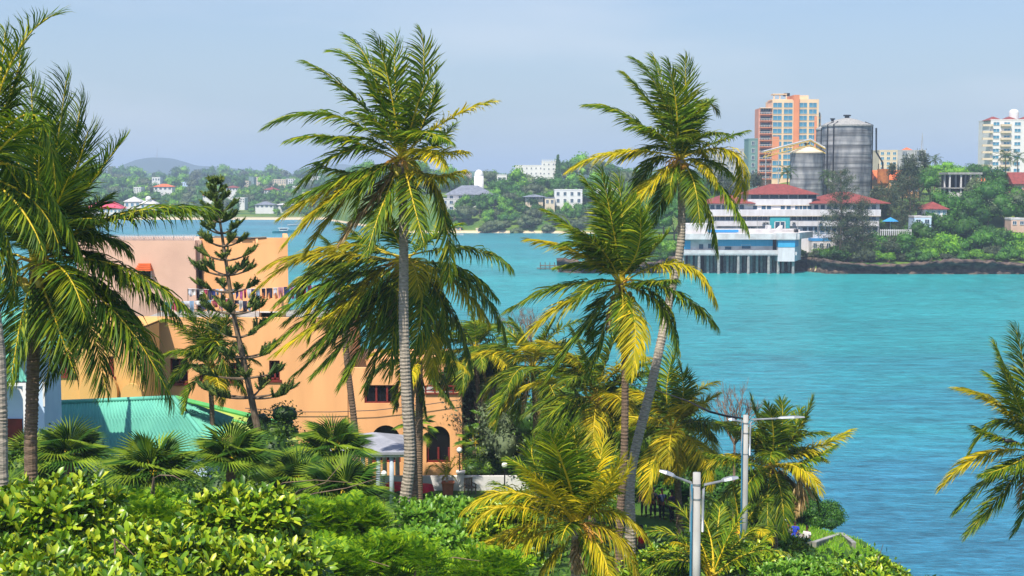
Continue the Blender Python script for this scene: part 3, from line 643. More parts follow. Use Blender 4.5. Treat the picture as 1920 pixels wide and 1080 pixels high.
fwz = [(a + 12, 369.2, 17, 6.6, 3.17) for a in range(1408, 1520, 18)]
fwz += [(a, 388.5, 9, 7.5, 1.17) for a in list(range(1338, 1404, 11)) + [1418, 1434, 1444, 1470, 1481, 1497, 1503, 1511, 1520] + list(range(1533, 1648, 12))]
fwz += [(a, 409.2, 9.6, 7.2, 1.17) for a in list(range(1337, 1440, 10)) + list(range(1491, 1648, 10))]
fwz += [(a, 431, 9, 9, 1.17) for a in list(range(1396, 1420, 9)) + list(range(1512, 1648, 11))]
for a, b_, ww_, hh_, y_ in fwz: link('window', window_mesh(ww_ * s_ * .9, hh_ * s_ * 1.12, 'white', 'glass', mull=0, ft=.07), root, (lx(a), y_, lz(b_)))
mb = MB(); mb.box(lx(1445), -.1, lz(428), lx(1482), 1.15, lz(404.8)); mb.part('teal_panel', M['teal'], root)
mb = MB(); mb.box(lx(1454), -.18, lz(430), lx(1472), 0.2, lz(416.5)); mb.part('entrance_door', M['glass'], root)
mb = MB(); [mb.box(lx(a), -.3, lz(430), lx(a) + .25, -.1, lz(415)) for a in (1453, 1463, 1472)]; mb.box(lx(1453), -.3, lz(416), lx(1473), -.1, lz(415)); mb.part('door_frame', M['white'], root)
for a in (1440, 1490, 1540, 1434):
    mb = MB(); mb.box(lx(a) - .5, .1, lz(418) - .35, lx(a) + .5, .39, lz(418) + .35, 0); mb.cyl((lx(a), .05), .28, .28, lz(418) - .1, lz(418) + .1, 10, 1); mb.part('air_conditioner', [M['grey'], M['black']], root)
for a in range(1345, 1650, 38): mb = MB(); mb.box(lx(a), .3, lz(440), lx(a) + .15, .39, lz(404.8)); mb.part('drainpipe', M['grey'], root)
# ---- pier pavilion on pilings in front of it
s_ = 374 / F; XO = xat(1400, 374); root = thing('pier_pavilion', 'low white and blue pavilion standing on concrete pilings over the water', 'building', (XO, 374, 0))
def lx(px): return (px - 1400) * s_
def lz(py): return zat(py, 374)
M['ribblue'] = mat('ribbed_blue_cladding', (.03, .30, .52), (.06, .38, .62), 1, .6, .5, stretch=(9, 1, .2), bdist=.05)
mb = MB(); mb.box(lx(1284), 0, lz(478.5), lx(1496), 14, lz(472.5)); mb.part('deck', M['offwhite'], root)
mb = MB(); mb.box(lx(1284), 2.0, lz(472.4), lx(1495), 13, lz(449)); mb.part('wall', M['offwhite'], root)
mb = MB(); mb.box(lx(1350), 1.9, lz(462), lx(1492), 1.995, lz(450)); mb.box(lx(1284.5), 1.9, lz(468), lx(1298), 1.995, lz(452)); mb.part('blue_cladding', M['ribblue'], root)
mb = MB(); mb.box(lx(1283), -.5, lz(448.9), lx(1500), 13.5, lz(438)); mb.box(lx(1283), 2, lz(437.9), lx(1345), 13, lz(421)); mb.box(lx(1345), 6, lz(437.9), lx(1510), 13, lz(432)); mb.part('roof', M['offwhite'], root)
mb = MB(); mb.box(lx(1330), 1.8, lz(436), lx(1388), 1.95, lz(431)); mb.box(lx(1345), 5.85, lz(437.5), lx(1390), 5.99, lz(432)); mb.part('blue_strip', M['bluep'], root)
root2 = root
for a, b_, w1, h1 in [(1369, 466, 12, 6), (1403, 463.5, 17, 7), (1336, 462, 10, 9), (1318, 463, 8, 9)]:
    link('window', window_mesh(w1 * s_, h1 * s_, 'offwhite', 'glass', mull=0), root, (lx(a), 1.97, lz(b_)))
mb = MB(); mb.box(lx(1453), -.02 + 1.8, lz(470), lx(1460), 1.99, lz(449.1)); mb.part('door', M['dark'], root)
mb = MB(); mb.box(lx(1284), -.1, lz(476), lx(1460), 0.12, lz(469)); mb.part('deck_rail', M['offwhite'], root)
# the end room: its side wall runs back to the right
mb = MB(); A = [(lx(1460), -.6), (lx(1491), -.6), (lx(1519), 9), (lx(1519), 13.4), (lx(1460), 13.4)]
def ext(mb, A, z0, z1, m=0):
    n_ = len(A); mb.add([(x, y, z0) for x, y in A] + [(x, y, z1) for x, y in A], [tuple(range(n_))[::-1], tuple(range(n_, 2 * n_))] + [(i_, (i_ + 1) % n_, n_ + (i_ + 1) % n_, n_ + i_) for i_ in range(n_)], m)
ext(mb, [(lx(1460), -.6), (lx(1491), -.6), (lx(1517), 9), (lx(1517), 13.4), (lx(1460), 13.4)], lz(490), lz(449)); mb.part('end_room', M['officewhite'], root)
mb = MB(); ext(mb, [(lx(1459.6), -.7), (lx(1491.3), -.7), (lx(1505), 4.2), (lx(1459.6), 4.2)], lz(463), lz(451)); mb.part('blue_band', M['ribblue'], root)
mb = MB(); ext(mb, [(lx(1455), -1.2), (lx(1493), -1.2), (lx(1545), 13), (lx(1545), 14), (lx(1455), 14)], lz(448.8), lz(437)); mb.part('end_roof', M['offwhite'], root)
M['deckshade'] = mat('shade_dark_concrete', (.02, .03, .035), (.06, .07, .07), 1, .9, stretch=(1, 1, .3))  # near-black colour stands in for the shade under the deck
mb = MB(); mb.box(lx(1284), 11.2, -2, lx(1512), 11.8, lz(478.7)); mb.part('added_shade_wall', M['deckshade'], root)  # added wall behind the pilings, darkens the space below the deck
for k, a in enumerate([1313, 1350, 1387, 1406, 1444, 1462, 1490, 1287, 1301, 1332, 1369, 1425, 1340, 1378, 1396, 1416, 1435, 1453, 1476]):
    for yy in ((.5, 6.5) if k < 7 else (3, 8) if k < 12 else (4.5,)):
        mb = MB(); mb.cyl((lx(a), yy), .42, .36, -2, lz(478.6 if a < 1455 or yy > 6 else 490.2), 10); mb.part('piling', M['concrete'], root)
mb = MB()
for a in (1447, 1466): mb.prism([(lx(a) - .4, lz(437)), (lx(a) + 1.1, lz(437)), (lx(a + 11), lz(427)), (lx(a + 11), lz(424))] if a > 1450 else [(lx(a), lz(437)), (lx(a) + 1.2, lz(437)), (lx(a + 8), lz(424)), (lx(a + 8) - .8, lz(424))], 6.2, 10)
mb.part('ramp_wall', M['offwhite'], root)
mb = MB(); mb.box(lx(1498), 4, lz(437), lx(1504), 6, lz(431)); mb.part('roof_tank', M['black'], root)
# little walls to the right of the pavilion
house('low blue topped white pool building beside the pier pavilion', 1524, 1562, 452, 470, 392, 8, 1, 3, 'offwhite', 'flat', 'bluep', 0, parapet=.8)
house('small white shed with a red tiled roof above the rocks', 1736, 1777, 392, 406, 400, 8, 1, 4, 'white', 'hip', 'redroof', 13, gl='glassb')
house('tiny white boathouse with a blue doorway among dark trees', 1716, 1748, 408, 424, 396, 6, 1, 2, 'bluewall', 'flat', 'offwhite', 0)
# ---- silos
M['silo'] = mat('weathered_silo_concrete', (.08, .095, .12), (.36, .35, .36), .40, .9, .3, stretch=(1, 1, .35), ramp=(.3, .68), detail=10)
n = M['silo'].node_tree.nodes; l = M['silo'].node_tree.links.new; t = n.new('ShaderNodeTexCoord'); mp = n.new('ShaderNodeMapping'); mp.inputs['Scale'].default_value = (.03, .03, .8); z = n.new('ShaderNodeTexNoise'); z.inputs['Scale'].default_value = 1.0; z.inputs['Detail'].default_value = 6; mr = n.new('ShaderNodeMapRange'); mr.inputs[1].default_value = .38; mr.inputs[2].default_value = .62; mr.inputs[3].default_value = .45; mr.inputs[4].default_value = 1.25
h = n.new('ShaderNodeHueSaturation'); l(t.outputs['Object'], mp.inputs[0]); l(mp.outputs[0], z.inputs[0]); l(z.outputs[0], mr.inputs[0]); l(mr.outputs[0], h.inputs['Value']); rr2 = [k_ for k_ in n if k_.bl_idname == 'ShaderNodeValToRGB'][0]; l(rr2.outputs[0], h.inputs['Color']); l(h.outputs[0], n['Principled BSDF'].inputs['Base Color'])
def silo(label, pxc, wpx, peave, papex, Y, roofmat='concrete', pipes=(1,)):
    r_ = wpx * Y / F / 2; ze = zat(peave, Y); zt = zat(papex, Y); x = xat(pxc, Y); gz = H(x, Y) - 1
    root = thing('storage_silo', label, 'silo', (x, Y + r_, gz), group='concrete storage silos'); hh_ = ze - gz; mb = MB(); nz_ = int(hh_ / 1.5)
    for k in range(nz_): mb.cyl((0, 0), r_ * (1 if k % 2 else 1.010), r_ * (1 if k % 2 else 1.010), hh_ * k / nz_, hh_ * (k + 1) / nz_, 48, cap=False)
    mb.part('wall', M['silo'], root)
    mb = MB(); rr_ = [(r_ * 1.04, 0), (r_ * 1.04, .5), (r_ * .75, (zt - ze) * .45), (r_ * .42, (zt - ze) * .8), (r_ * .12, (zt - ze) * .97)]
    for a, b_ in zip(rr_[:-1], rr_[1:]): mb.cyl((0, 0), a[0], b_[0], hh_ + a[1], hh_ + b_[1], 40, cap=False)
    mb.cyl((0, 0), r_ * 1.04, r_ * 1.04, hh_ - .02, hh_, 40); mb.part('roof', M[roofmat], root)
    mb = MB(); mb.cyl((0, 0), r_ * .1, r_ * .1, hh_ + (zt - ze) * .9, hh_ + (zt - ze) + .9, 12); mb.cyl((0, 0), r_ * .16, r_ * .16, hh_ + (zt - ze) + .6, hh_ + (zt - ze) + 1.0, 12); mb.part('vent', M['black'], root)
    for a in pipes:
        xx = math.sin(a) * (r_ + .4); yy = -math.cos(a) * (r_ + .4); mb = MB(); mb.tube([(xx, yy, 0), (xx, yy, hh_ * .55), (xx, yy, hh_ + .6), (xx * .7, yy * .7, hh_ + 1.6)], .22, 6); mb.part('pipe', M['black'], root)
    return root
silo('tallest grey concrete silo, the wide domed one beside the small silo', 1597, 92, 236, 219, 482, pipes=(-1.05, 1.5, -.75))
silo('tall grey silo half hidden behind the widest domed silo', 1566, 60, 243, 226, 505, pipes=(-.9,))
silo('short grey streaked silo with a pale cone roof and a conveyor above', 1518, 61, 287, 273, 474, 'cream', pipes=(1.2,))
# conveyor bridge
root = thing('conveyor_bridge', 'yellow and pale blue conveyor truss sloping up to the silos', 'conveyor', tuple(at(1440, 292, 470)))
def rel(p): return Vector(p) - root.location
mb = MB(); P0, P1 = rel(at(1432, 295, 470)), rel(at(1520, 272, 478)); P2 = rel(at(1548, 288, 476))
for dz in (0, 1.5):
    for dy in (0, 1.6): mb.tube([P0 + Vector((0, dy, dz)), P1 + Vector((0, dy, dz)), P2 + Vector((0, dy, dz))], .16, 4)
for k in range(14):
    q = P0.lerp(P1, k / 13); q2 = P0.lerp(P1, (k + 1) / 14); mb.tube([q, q2 + Vector((0, 0, 1.5))], .09, 4)
M['yel'] = mat('yellow_paint', (.55, .40, .08), (.45, .30, .06), 2); M['palegreen'] = mat('pale_green_paint', (.18, .30, .28), (.14, .24, .23), 2)
mb.part('truss', M['yel'], root); mb = MB(); mb.tube([P0 + Vector((0, .8, 1.9)), P1 + Vector((0, .8, 1.9)), P2 + Vector((0, .8, 1.9))], .35, 6); mb.part('belt_cover', M['grey'], root)
mb = MB(); [mb.tube([rel(at(a, b_, 470)), (rel(at(a, b_, 470)).x, rel(at(a, b_, 470)).y, H(70, 470) - root.location.z)], .18, 5) for a, b_ in ((1436, 292), (1460, 288))]; mb.part('support', M['grey'], root)
# slim pipe gantry right of the silos with a rusty hopper
root = thing('rusty_hopper', 'orange rusty hopper hanging under a dark pipe right of the silos', 'hopper', (xat(1656, 478), 478, zat(352, 478)))
mb = MB(); mb.cyl((0, 0), 1.0, 2.0, 0, 1.5, 14); mb.cyl((0, 0), 2.0, 2.0, 1.501, 6.3, 14); mb.part('drum', mat('rusty_orange', (.45, .16, .04), (.30, .09, .03), 1, .9), root)
mb = MB(); q = [rel(at(1655, 326, 478)), rel(at(1655, 305, 478)), rel(at(1643, 285, 478)), rel(at(1643, 240, 478))]; mb.tube(q, .3, 6); mb.tube([(-1.6, 0, -8), (-1.6, 0, 8)], .16, 5); mb.tube([(1.7, 0, -8), (1.7, 0, 3)], .16, 5); mb.part('pipe', M['black'], root)
# ---- orange tower
s_ = 640 / F; root = thing('apartment_tower', 'tall orange and cream apartment tower with blue glass and balconies', 'building', (xat(1480, 640), 640, 4)); zt0 = zat(182, 640) - 4
def lx(px): return (px - 1480) * s_
def lz(py): return zat(py, 640) - 4
M['towercream'] = mat('tower_cream', (.78, .56, .36), (.70, .48, .30), .3, .8); M['towerorange'] = mat('tower_orange', (.72, .26, .12), (.64, .22, .10), .3, .8); M['towerred'] = mat('tower_red', (.70, .30, .20), (.60, .24, .17), .3, .8)
mb = MB(); mb.box(lx(1447), 0, -4, lx(1486), 18, lz(188)); mb.box(lx(1496), 0, -4, lx(1533), 18, lz(186)); mb.box(lx(1533), 4, -4, lx(1541), 16, lz(214)); mb.part('wall', M['towercream'], root)
mb = MB(); mb.box(lx(1486), -.9, -4, lx(1496), 16, lz(178)); mb.box(lx(1525), -.12, lz(330), lx(1530), -.004, lz(218)); mb.box(lx(1447.3), -.1, lz(300), lx(1460), -.004, lz(256)); mb.part('stair_core', M['towerorange'], root)
mb = MB(); mb.box(lx(1426), 2.2, -4, lx(1446.9), 17, lz(202)); mb.part('red_wing', M['towerred'], root)
mb = MB(); mb.box(lx(1446), 1, lz(188), lx(1485), 12, lz(186)); mb.box(lx(1449), 2, lz(177), lx(1475), 8, lz(175)); [mb.box(lx(a), 2.3, lz(186), lx(a) + .5, 2.8, lz(177)) for a in (1450, 1461, 1473)]; mb.box(lx(1497), 3, lz(186), lx(1516), 10, lz(178)); mb.part('rooftop_pergola', M['towercream'], root)
mb = MB(); mb.box(lx(1472), 4, lz(179), lx(1482), 8, lz(173.5)); mb.part('roof_tank', M['black'], root)
for k in range(12):
    zz = 197 + 12.1 * k
    for a, ww_ in ((1456, 15), (1476, 15), (1504, 13), (1522, 13)):
        if k == 11 and a > 1480: continue
        link('window', window_mesh(ww_ * s_ * 1.08, 8.4 * s_, 'towercream', 'glassb', mull=1, ft=.12), root, (lx(a), 0, lz(zz)))
    if k: link('window', window_mesh(5.5 * s_, 7.5 * s_, 'white', 'glassb', mull=0), root, (lx(1537), 4, lz(zz + 5)))
    if k > 0:
        mb = MB(); mb.box(lx(1423), -.3, lz(zz + 6.2), lx(1446.5), 2.19, lz(zz + 4.8)); mb.part('balcony', M['towerorange'], root)
        mb = MB(); mb.box(lx(1423), -.25, lz(zz + 1.8), lx(1446.5), -.12, lz(zz + 1.3)); [mb.box(lx(a), -.25, lz(zz + 4.8), lx(a) + .12, -.12, lz(zz + 1.8)) for a in range(1423, 1447, 3)]; mb.part('railing', M['white'], root)
        mb = MB(); mb.box(lx(1427), 2.1, lz(zz + 4.6), lx(1444), 2.19, lz(zz - 3)); mb.part('balcony_door', M['glass'], root)
    else:
        link('window', window_mesh(18 * s_, 7 * s_, 'white', 'glass', mull=3), root, (lx(1436), 2.18, lz(zz + 8)))
mb = MB(); mb.box(lx(1421), -.3, lz(330), lx(1423), .3, lz(205)); mb.part('corner_column', M['towerred'], root)
mb = MB(); mb.box(lx(1423), -.2, lz(203), lx(1447), 2.1, lz(201.8)); mb.part('canopy', M['towercream'], root)
# ---- other far buildings on the right shore
t = house('white high rise with rows of balconies and wavy red roof at the far right', 1856, 1975, 226, 338, 600, 16, 9, 6, 'white', 'flat', 'white', 0, ww=.55, hh=.45, gl='glassb', bands=False, name='apartment_block', mull=1)
s_ = 600 / F
mb = MB(); [mb.hip((a - 1915) * s_, 1, (a + 26 - 1915) * s_, 9, 25.2, 1.6, .2) for a in (1852, 1882, 1912)]; mb.part('roof_hat', M['redroof'], t)
mb = MB(); mb.cyl(((1905 - 1915) * s_, 5), 2, 2, 25, 28.5, 14); mb.ball(((1905 - 1915) * s_, 5, 28.5), (2, 2, 1.5), n=14, k=8); mb.part('roof_tank', M['white'], t)
for k in range(9):
    for a in (1848, 1882): mb = MB(); mb.box((a - 9 - 1915) * s_, -1.2, 2.82 * k, (a + 10 - 1915) * s_, -.01, 2.82 * k + .9); mb.part('balcony', M['cream'], t)
t = house('cream mid rise with violet windows behind the orange roofs', 1648, 1682, 283, 330, 700, 14, 5, 3, 'cream', 'flat', 'cream', 0, gl='glassb', name='apartment_block')
t = house('grey mid rise slab with a slatted panel and a roof antenna', 1682, 1735, 283, 325, 705, 14, 4, 2, 'grey', 'flat', 'grey', 0, ww=.3, hh=.9, name='apartment_block', mull=5)
s_ = 705 / F; mb = MB(); xx = (1731 - 1708.5) * s_
for k in range(3): mb.tube([(xx + (.6 if k == 1 else -.3), 3 + (k == 2), 11), (xx, 3.3, 20)], .09, 4)
for k in range(8): mb.box(xx - .5, 3, 11 + k, xx + .5, 3.1, 11.1 + k)
mb.part('antenna', M['grey'], t); mb = MB(); mb.hip(-4, 2, 1.5, 7, 11.2, 1.6, .2); mb.part('roof_hat', M['orroof'], t)
house('grey green industrial shed with a roof box left of the orange tower', 1403, 1420, 262, 330, 520, 10, 5, 1, 'palegreen', 'flat', 'palegreen', 0, ww=.3, name='industrial_building')
house('pale office block showing behind the right hand palm', 1336, 1400, 281, 330, 560, 12, 5, 8, 'grey', 'flat', 'grey', 0, name='office_block')
house('long orange roofed red building between silos and dark trees', 1646, 1724, 337, 362, 500, 12, 2, 7, 'orange', 'gable', 'orroof', 18, name='terrace_building')
house('long low building with a bright orange tiled roof', 1838, 1906, 352, 366, 452, 9, 1, 6, 'cream', 'gable', 'orroof', 18)
house('pink gabled house at the right edge with white trim', 1902, 1960, 345, 385, 425, 9, 2, 3, 'pink', 'gable', 'redroof', 22, name='gabled_house')
house('small pink and blue shed low in the bushes near the rocks', 1898, 1925, 412, 424, 392, 5, 1, 2, 'pinkwall', 'flat', 'offwhite', 0, name='shed')
# concrete frame under construction
s_ = 428 / F; root = thing('concrete_frame_building', 'unfinished open concrete frame building of two storeys with flat slab roof', 'building', (xat(1808, 428), 428, zat(376, 428)))
def lx(px): return (px - 1808) * s_
def lz(py): return zat(py, 428) - zat(376, 428)
for a, z_ in ((325.5, 1.0), (352, .5), (370, .5)): mb = MB(); mb.box(lx(1777), -.5, lz(a + 1.5), lx(1841), 9, lz(a + 1.5) + z_ * .6); mb.part('slab', M['concrete'], root)
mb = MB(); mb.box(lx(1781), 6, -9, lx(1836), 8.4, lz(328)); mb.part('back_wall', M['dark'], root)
for a in (1780, 1801, 1819, 1836):
    for y_ in (0, 5): mb = MB(); mb.box(lx(a), y_, -9, lx(a) + .45, y_ + .45, lz(327.2)); mb.part('column', M['offwhite'], root)
mb = MB(); mb.box(lx(1781), .1, lz(371), lx(1801), .3, lz(361)); mb.box(lx(1822), .1, lz(371), lx(1836), .3, lz(358)); mb.part('infill_wall', M['offwhite'], root)
# blue parasol and pale garden furniture by the office
root = thing('parasol', 'blue open parasol on a white pole beside the office block', 'parasol', (xat(1671, 390), 390, zat(430, 390)))
mb = MB(); mb.cyl((0, 0), 2.3, .1, 2.2, 3.3, 10); mb.part('canopy', M['bluep'], root); mb = MB(); mb.tube([(0, 0, -1), (0, 0, 3.2)], .06, 6); mb.part('pole', M['white'], root)
root = thing('white_fence', 'low white slatted terrace fence below the blue parasol', 'fence', (xat(1680, 386), 386, zat(436, 386)))
mb = MB(); [mb.box(-4 + k * .55, 0, -.8, -3.75 + k * .55, .1, .9) for k in range(16)]; mb.box(-4, .1, .5, 4.6, .18, .7); mb.part('slats', M['offwhite'], root)
# jetty at the left end of that shore
root = thing('jetty', 'small dark wooden jetty on posts at the tip of the shore', 'jetty', (xat(1030, 392), 392, 0))
mb = MB(); mb.box(-2.6, 0, .9, 3.5, 1.6, 1.1); mb.box(-3.4, -.2, .25, 3, 1.2, .4); mb.part('deck', M['bark'], root)
for k in range(5): mb = MB(); mb.tube([(-2.4 + k * 1.3, .3, -1.5), (-2.4 + k * 1.3, .3, 2)], .12, 6); mb.part('post', M['bark'], root)
# ---- middle shore
house('grey roofed white villa on the slope left of the dome', 838, 922, 365, 386, 694, 14, 2, 5, 'white', 'hip', 'greyroof', 17, ww=.35, name='villa', over=1.2)
s_ = 694 / F; t = house('white lower wing with verandah beside the grey roofed villa', 828, 864, 374, 396, 688, 10, 2, 3, 'offwhite', 'flat', 'offwhite', 0, name='villa_wing')
root = thing('white_dome', 'tall white rounded dome of a mosque above grey roofs', 'dome', (xat(898, 720), 720, 10)); zz = zat(330, 720) - 10
mb = MB(); mb.cyl((0, 0), 2.6, 2.4, 0, zz, 20); mb.ball((0, 0, zz), (2.4, 2.4, 3.2), n=20, k=12); mb.part('shaft', M['white'], root, True)
mb = MB(); mb.prism([(-2, 0), (7, 0), (-2, zz * .75)], 0, 3); mb.part('side_wall', M['white'], root)
t = house('large white fort like building on the hilltop', 966, 1018, 311, 330, 850, 22, 2, 6, 'white', 'flat', 'white', 0, ww=.25, hh=.3, name='hilltop_building')
t = house('square white crenellated tower next to the cypress', 1016, 1042, 304, 330, 848, 12, 3, 3, 'white', 'flat', 'white', 0, ww=.25, hh=.3, name='hilltop_tower')
mb = MB(); [mb.box(-4 + k * 1.3, -.1, 8.8, -3.4 + k * 1.3, .2, 9.7) for k in range(7)]; mb.part('battlement', M['white'], t)
house('small white house among trees left of the hilltop building', 932, 950, 329, 344, 800, 8, 1, 2, 'white', 'flat', 'white', 0)
house('white two storey villa with dark openings right of the middle trees', 1040, 1092, 357, 383, 672, 10, 2, 4, 'white', 'flat', 'white', 0, ww=.4, name='villa')
house('low white annex behind the middle coconut palm', 1120, 1158, 355, 366, 690, 8, 1, 3, 'white', 'flat', 'white', 0)
house('low round roofed grey garden pavilion in the middle trees', 985, 1018, 369, 374, 676, 7, 1, 5, 'cream', 'hip', 'greyroof', 4, name='garden_pavilion', over=1.4)
house('small cream kiosk with a dark flat roof near the villa', 1022, 1040, 372, 384, 668, 5, 1, 2, 'cream', 'flat', 'greyroof', 0, name='kiosk')
house('tiny teal roofed beach shack on the middle sand', 842, 864, 424, 433, 660, 4, 1, 2, 'pinkwall', 'hip', 'teal', 3, name='beach_shack')
house('low beige wall house at the water edge of the middle shore', 892, 908, 430, 437, 658, 4, 1, 1, 'cream', 'flat', 'cream', 0, name='shed')
# ---- far left shore
house('long white building with a crimson roof on the left beach', 160, 226, 391, 408, 905, 12, 2, 9, 'white', 'hip', 'crimson', 13, gl='glassb', name='seaside_hotel')
for a, b_, c_, lab in ((232, 262, 376, 'white villa with a small domed lookout on the left shore'), (262, 290, 380, 'white villa with a pyramid roof tower on the left shore')):
    t = house(lab, a, b_, c_ + 2, 402, 930, 10, 2, 3, 'white', 'hip', 'offwhite', 9, gl='glassb', name='villa')
mb = MB(); mb.cyl((0, 2), 1.8, 1.8, 0, 10, 12); mb.ball((0, 2, 10), (2, 2, 2)); mb.part('turret', M['white'], t)
rg = random.Random(3)
for lab, a, b_, c_, d_, Y_, rm, rh in [('wide orange roofed house in the left trees', 288, 322, 350, 357, 1050, 'orroof', 5), ('small pink roofed house above the left beach', 424, 446, 352, 358, 1100, 'redroof', 4),
    ('salmon roofed house left of the distant white blocks', 495, 520, 356, 362, 1120, 'redroof', 5), ('low grey roofed bungalow behind the sandy beach', 478, 512, 384, 390, 930, 'greyroof', 6),
    ('low cream bungalow at the far end of the sandy beach', 516, 545, 384, 390, 940, 'offwhite', 3), ('tiny brown roofed house behind the araucaria tip', 380, 402, 366, 372, 1000, 'orroof', 4)]:
    house(lab, a, b_, c_, d_, Y_, 10, 1, 4, 'white', 'hip', rm, rh, name='bungalow')
for lab, a, b_, c_, d_, Y_, w_, fl in [('pale green slab block in the distant town', 466, 476, 332, 347, 1400, 'palegreen', 5), ('beige block between two green slabs in the distant town', 478, 490, 333, 346, 1420, 'cream', 4),
    ('second green slab block in the distant town', 490, 496, 332, 346, 1390, 'palegreen', 5), ('long cream terrace block in the distant town', 502, 536, 337, 345, 1430, 'cream', 2), ('white block with orange roof in the distant town', 536, 566, 336, 344, 1450, 'white', 2),
    ('blue shaded white block behind the tall palm', 574, 604, 332, 343, 1380, 'white', 3), ('small cream block under the far hill', 390, 400, 338, 346, 1500, 'cream', 2), ('small pale block near the ridge left of the dome', 866, 884, 326, 332, 1500, 'pinkwall', 2),
    ('low white store under the wooded ridge', 285, 300, 333, 340, 1450, 'white', 1), ('white house half sunk in the trees of the distant town', 548, 560, 350, 356, 1200, 'white', 1),
    ('cream house beside the distant green trees', 452, 466, 340, 348, 1300, 'cream', 2), ('pale blue house in the distant trees', 340, 352, 342, 348, 1350, 'bluewall', 2),
    ('low pink block right behind the tall palm', 610, 640, 340, 349, 1300, 'pinkwall', 2), ('white town block seen between palm trunks', 660, 690, 336, 346, 1350, 'white', 2), ('small white cube house low in the left shore trees', 318, 330, 368, 376, 1020, 'white', 2), ('pale villa above the beach between the bungalows', 440, 458, 372, 380, 980, 'white', 2), ('cream house half way up the left shore woods', 408, 420, 350, 357, 1180, 'cream', 2), ('white block high in the woods near the ridge', 362, 378, 334, 341, 1480, 'white', 2), ('pinkish block high in the woods right of the hill', 432, 448, 332, 339, 1500, 'pinkwall', 2), ('white house above the grey roofed bungalow', 486, 500, 366, 373, 1060, 'white', 2), ('small pale house over the end of the beach', 566, 580, 362, 369, 1080, 'offwhite', 2), ('white house left of the orange roofed one', 250, 264, 352, 360, 1100, 'white', 2)]:
    house(lab, a, b_, c_, d_, Y_, 12, fl, max(3, int((b_ - a) / 4)), w_, 'flat', w_, 0, name='town_block')
# hilltop masts
for k, (a, tp, bt) in enumerate([(295, 276, 304), (293, 286, 304), (414, 322, 331)]):
    q = at(a, tp, 4500); root = thing('radio_mast', ['tallest thin radio mast on top of the far hill', 'shorter radio mast on the far hill', 'small radio mast on the low far ridge'][k], 'mast', (q.x, 4500, H(q.x, 4500) - 2)); hh_ = q.z - root.location.z
    mb = MB(); mb.tube([(0, 0, 0), (0, 0, hh_)], [1.1, .5], 4); [mb.box(-1.6, -.4, hh_ * j / 6, 1.6, .4, hh_ * j / 6 + .5) for j in range(2, 6)]; mb.part('lattice', M['grey'], root)
# boats on the creek behind the orange building
def boat(label, px, py, Ln, hull='white', cab=True, masts=1, name='motor_boat', cat='boat', rz=.1):
    d = ray(px, py); Y = (-CAMH / d.z) * d.y; x = xat(px, Y); root = thing(name, label, cat, (x, Y, 0), rz); mb = MB(); n_ = 8; V = []
    for k in range(n_ + 1):
        t_ = k / n_; w_ = Ln * .16 * math.sin(math.pi * min(1, .25 + t_ * .75)) ** .7 if k < n_ else .02; xk = (t_ - .5) * Ln; sh = .1 * Ln * (.9 + .5 * t_ * t_)
        V += [(xk, -w_ * .6, -.2), (xk, -w_, sh), (xk, w_, sh), (xk, w_ * .6, -.2)]
    Fc = [(0, 1, 2, 3)] + [(4 * k + j, 4 * k + 4 + j, 4 * k + 4 + (j + 1) % 4, 4 * k + (j + 1) % 4) for k in range(n_) for j in range(4)]; mb.add(V, Fc); mb.part('hull', M[hull], root)
    if cab:
        mb = MB(); mb.box(-Ln * .2, -Ln * .1, Ln * .1, Ln * .15, Ln * .1, Ln * .2, 0); mb.box(-Ln * .18, -Ln * .102, Ln * .13, Ln * .13, -Ln * .1, Ln * .18, 1); mb.box(-Ln * .26, -Ln * .12, Ln * .201, Ln * .2, Ln * .12, Ln * .215, 0); mb.part('cabin', [M['white'], M['glass']], root)
    for k in range(masts): mb = MB(); xx = Ln * (-.1 + .3 * k); mb.tube([(xx, 0, Ln * .1), (xx, 0, Ln * .9)], [.06, .04], 5); mb.part('mast', M['grey'], root)
boat('moored white motor yacht with teal hull beyond the orange building', 532, 437, 11, 'teal', True, 1)
boat('white sailing boat with two masts near the sandy beach', 556, 424, 10, 'white', False, 2, 'sailing_boat')
boat('small white dinghy on the middle beach water', 858, 441, 5, 'white', False, 0, 'dinghy')
# ---------------------------------------------------------------- the houses on the near headland
# orange building --------------------------------------------------------------------------
YB = 92.0; s_ = YB / F; OX = xat(865, YB); OZ = 5.0
root = thing('orange_building', 'large orange plastered building with arches, red window frames and a flat roof terrace', 'building', (OX, YB, OZ)); OB = root
def lx(px, Y=YB): return xat(px, Y) - OX
def lz(py, Y=YB): return zat(py, Y) - OZ
def arch(x0, x1, z0, zs, n_=14):
    r_ = (x1 - x0) / 2; c = (x0 + x1) / 2; return [(x0, z0), (x1, z0)] + [(c + r_ * math.cos(math.pi * k / n_), zs + r_ * 1.05 * math.sin(math.pi * k / n_)) for k in range(n_ + 1)]
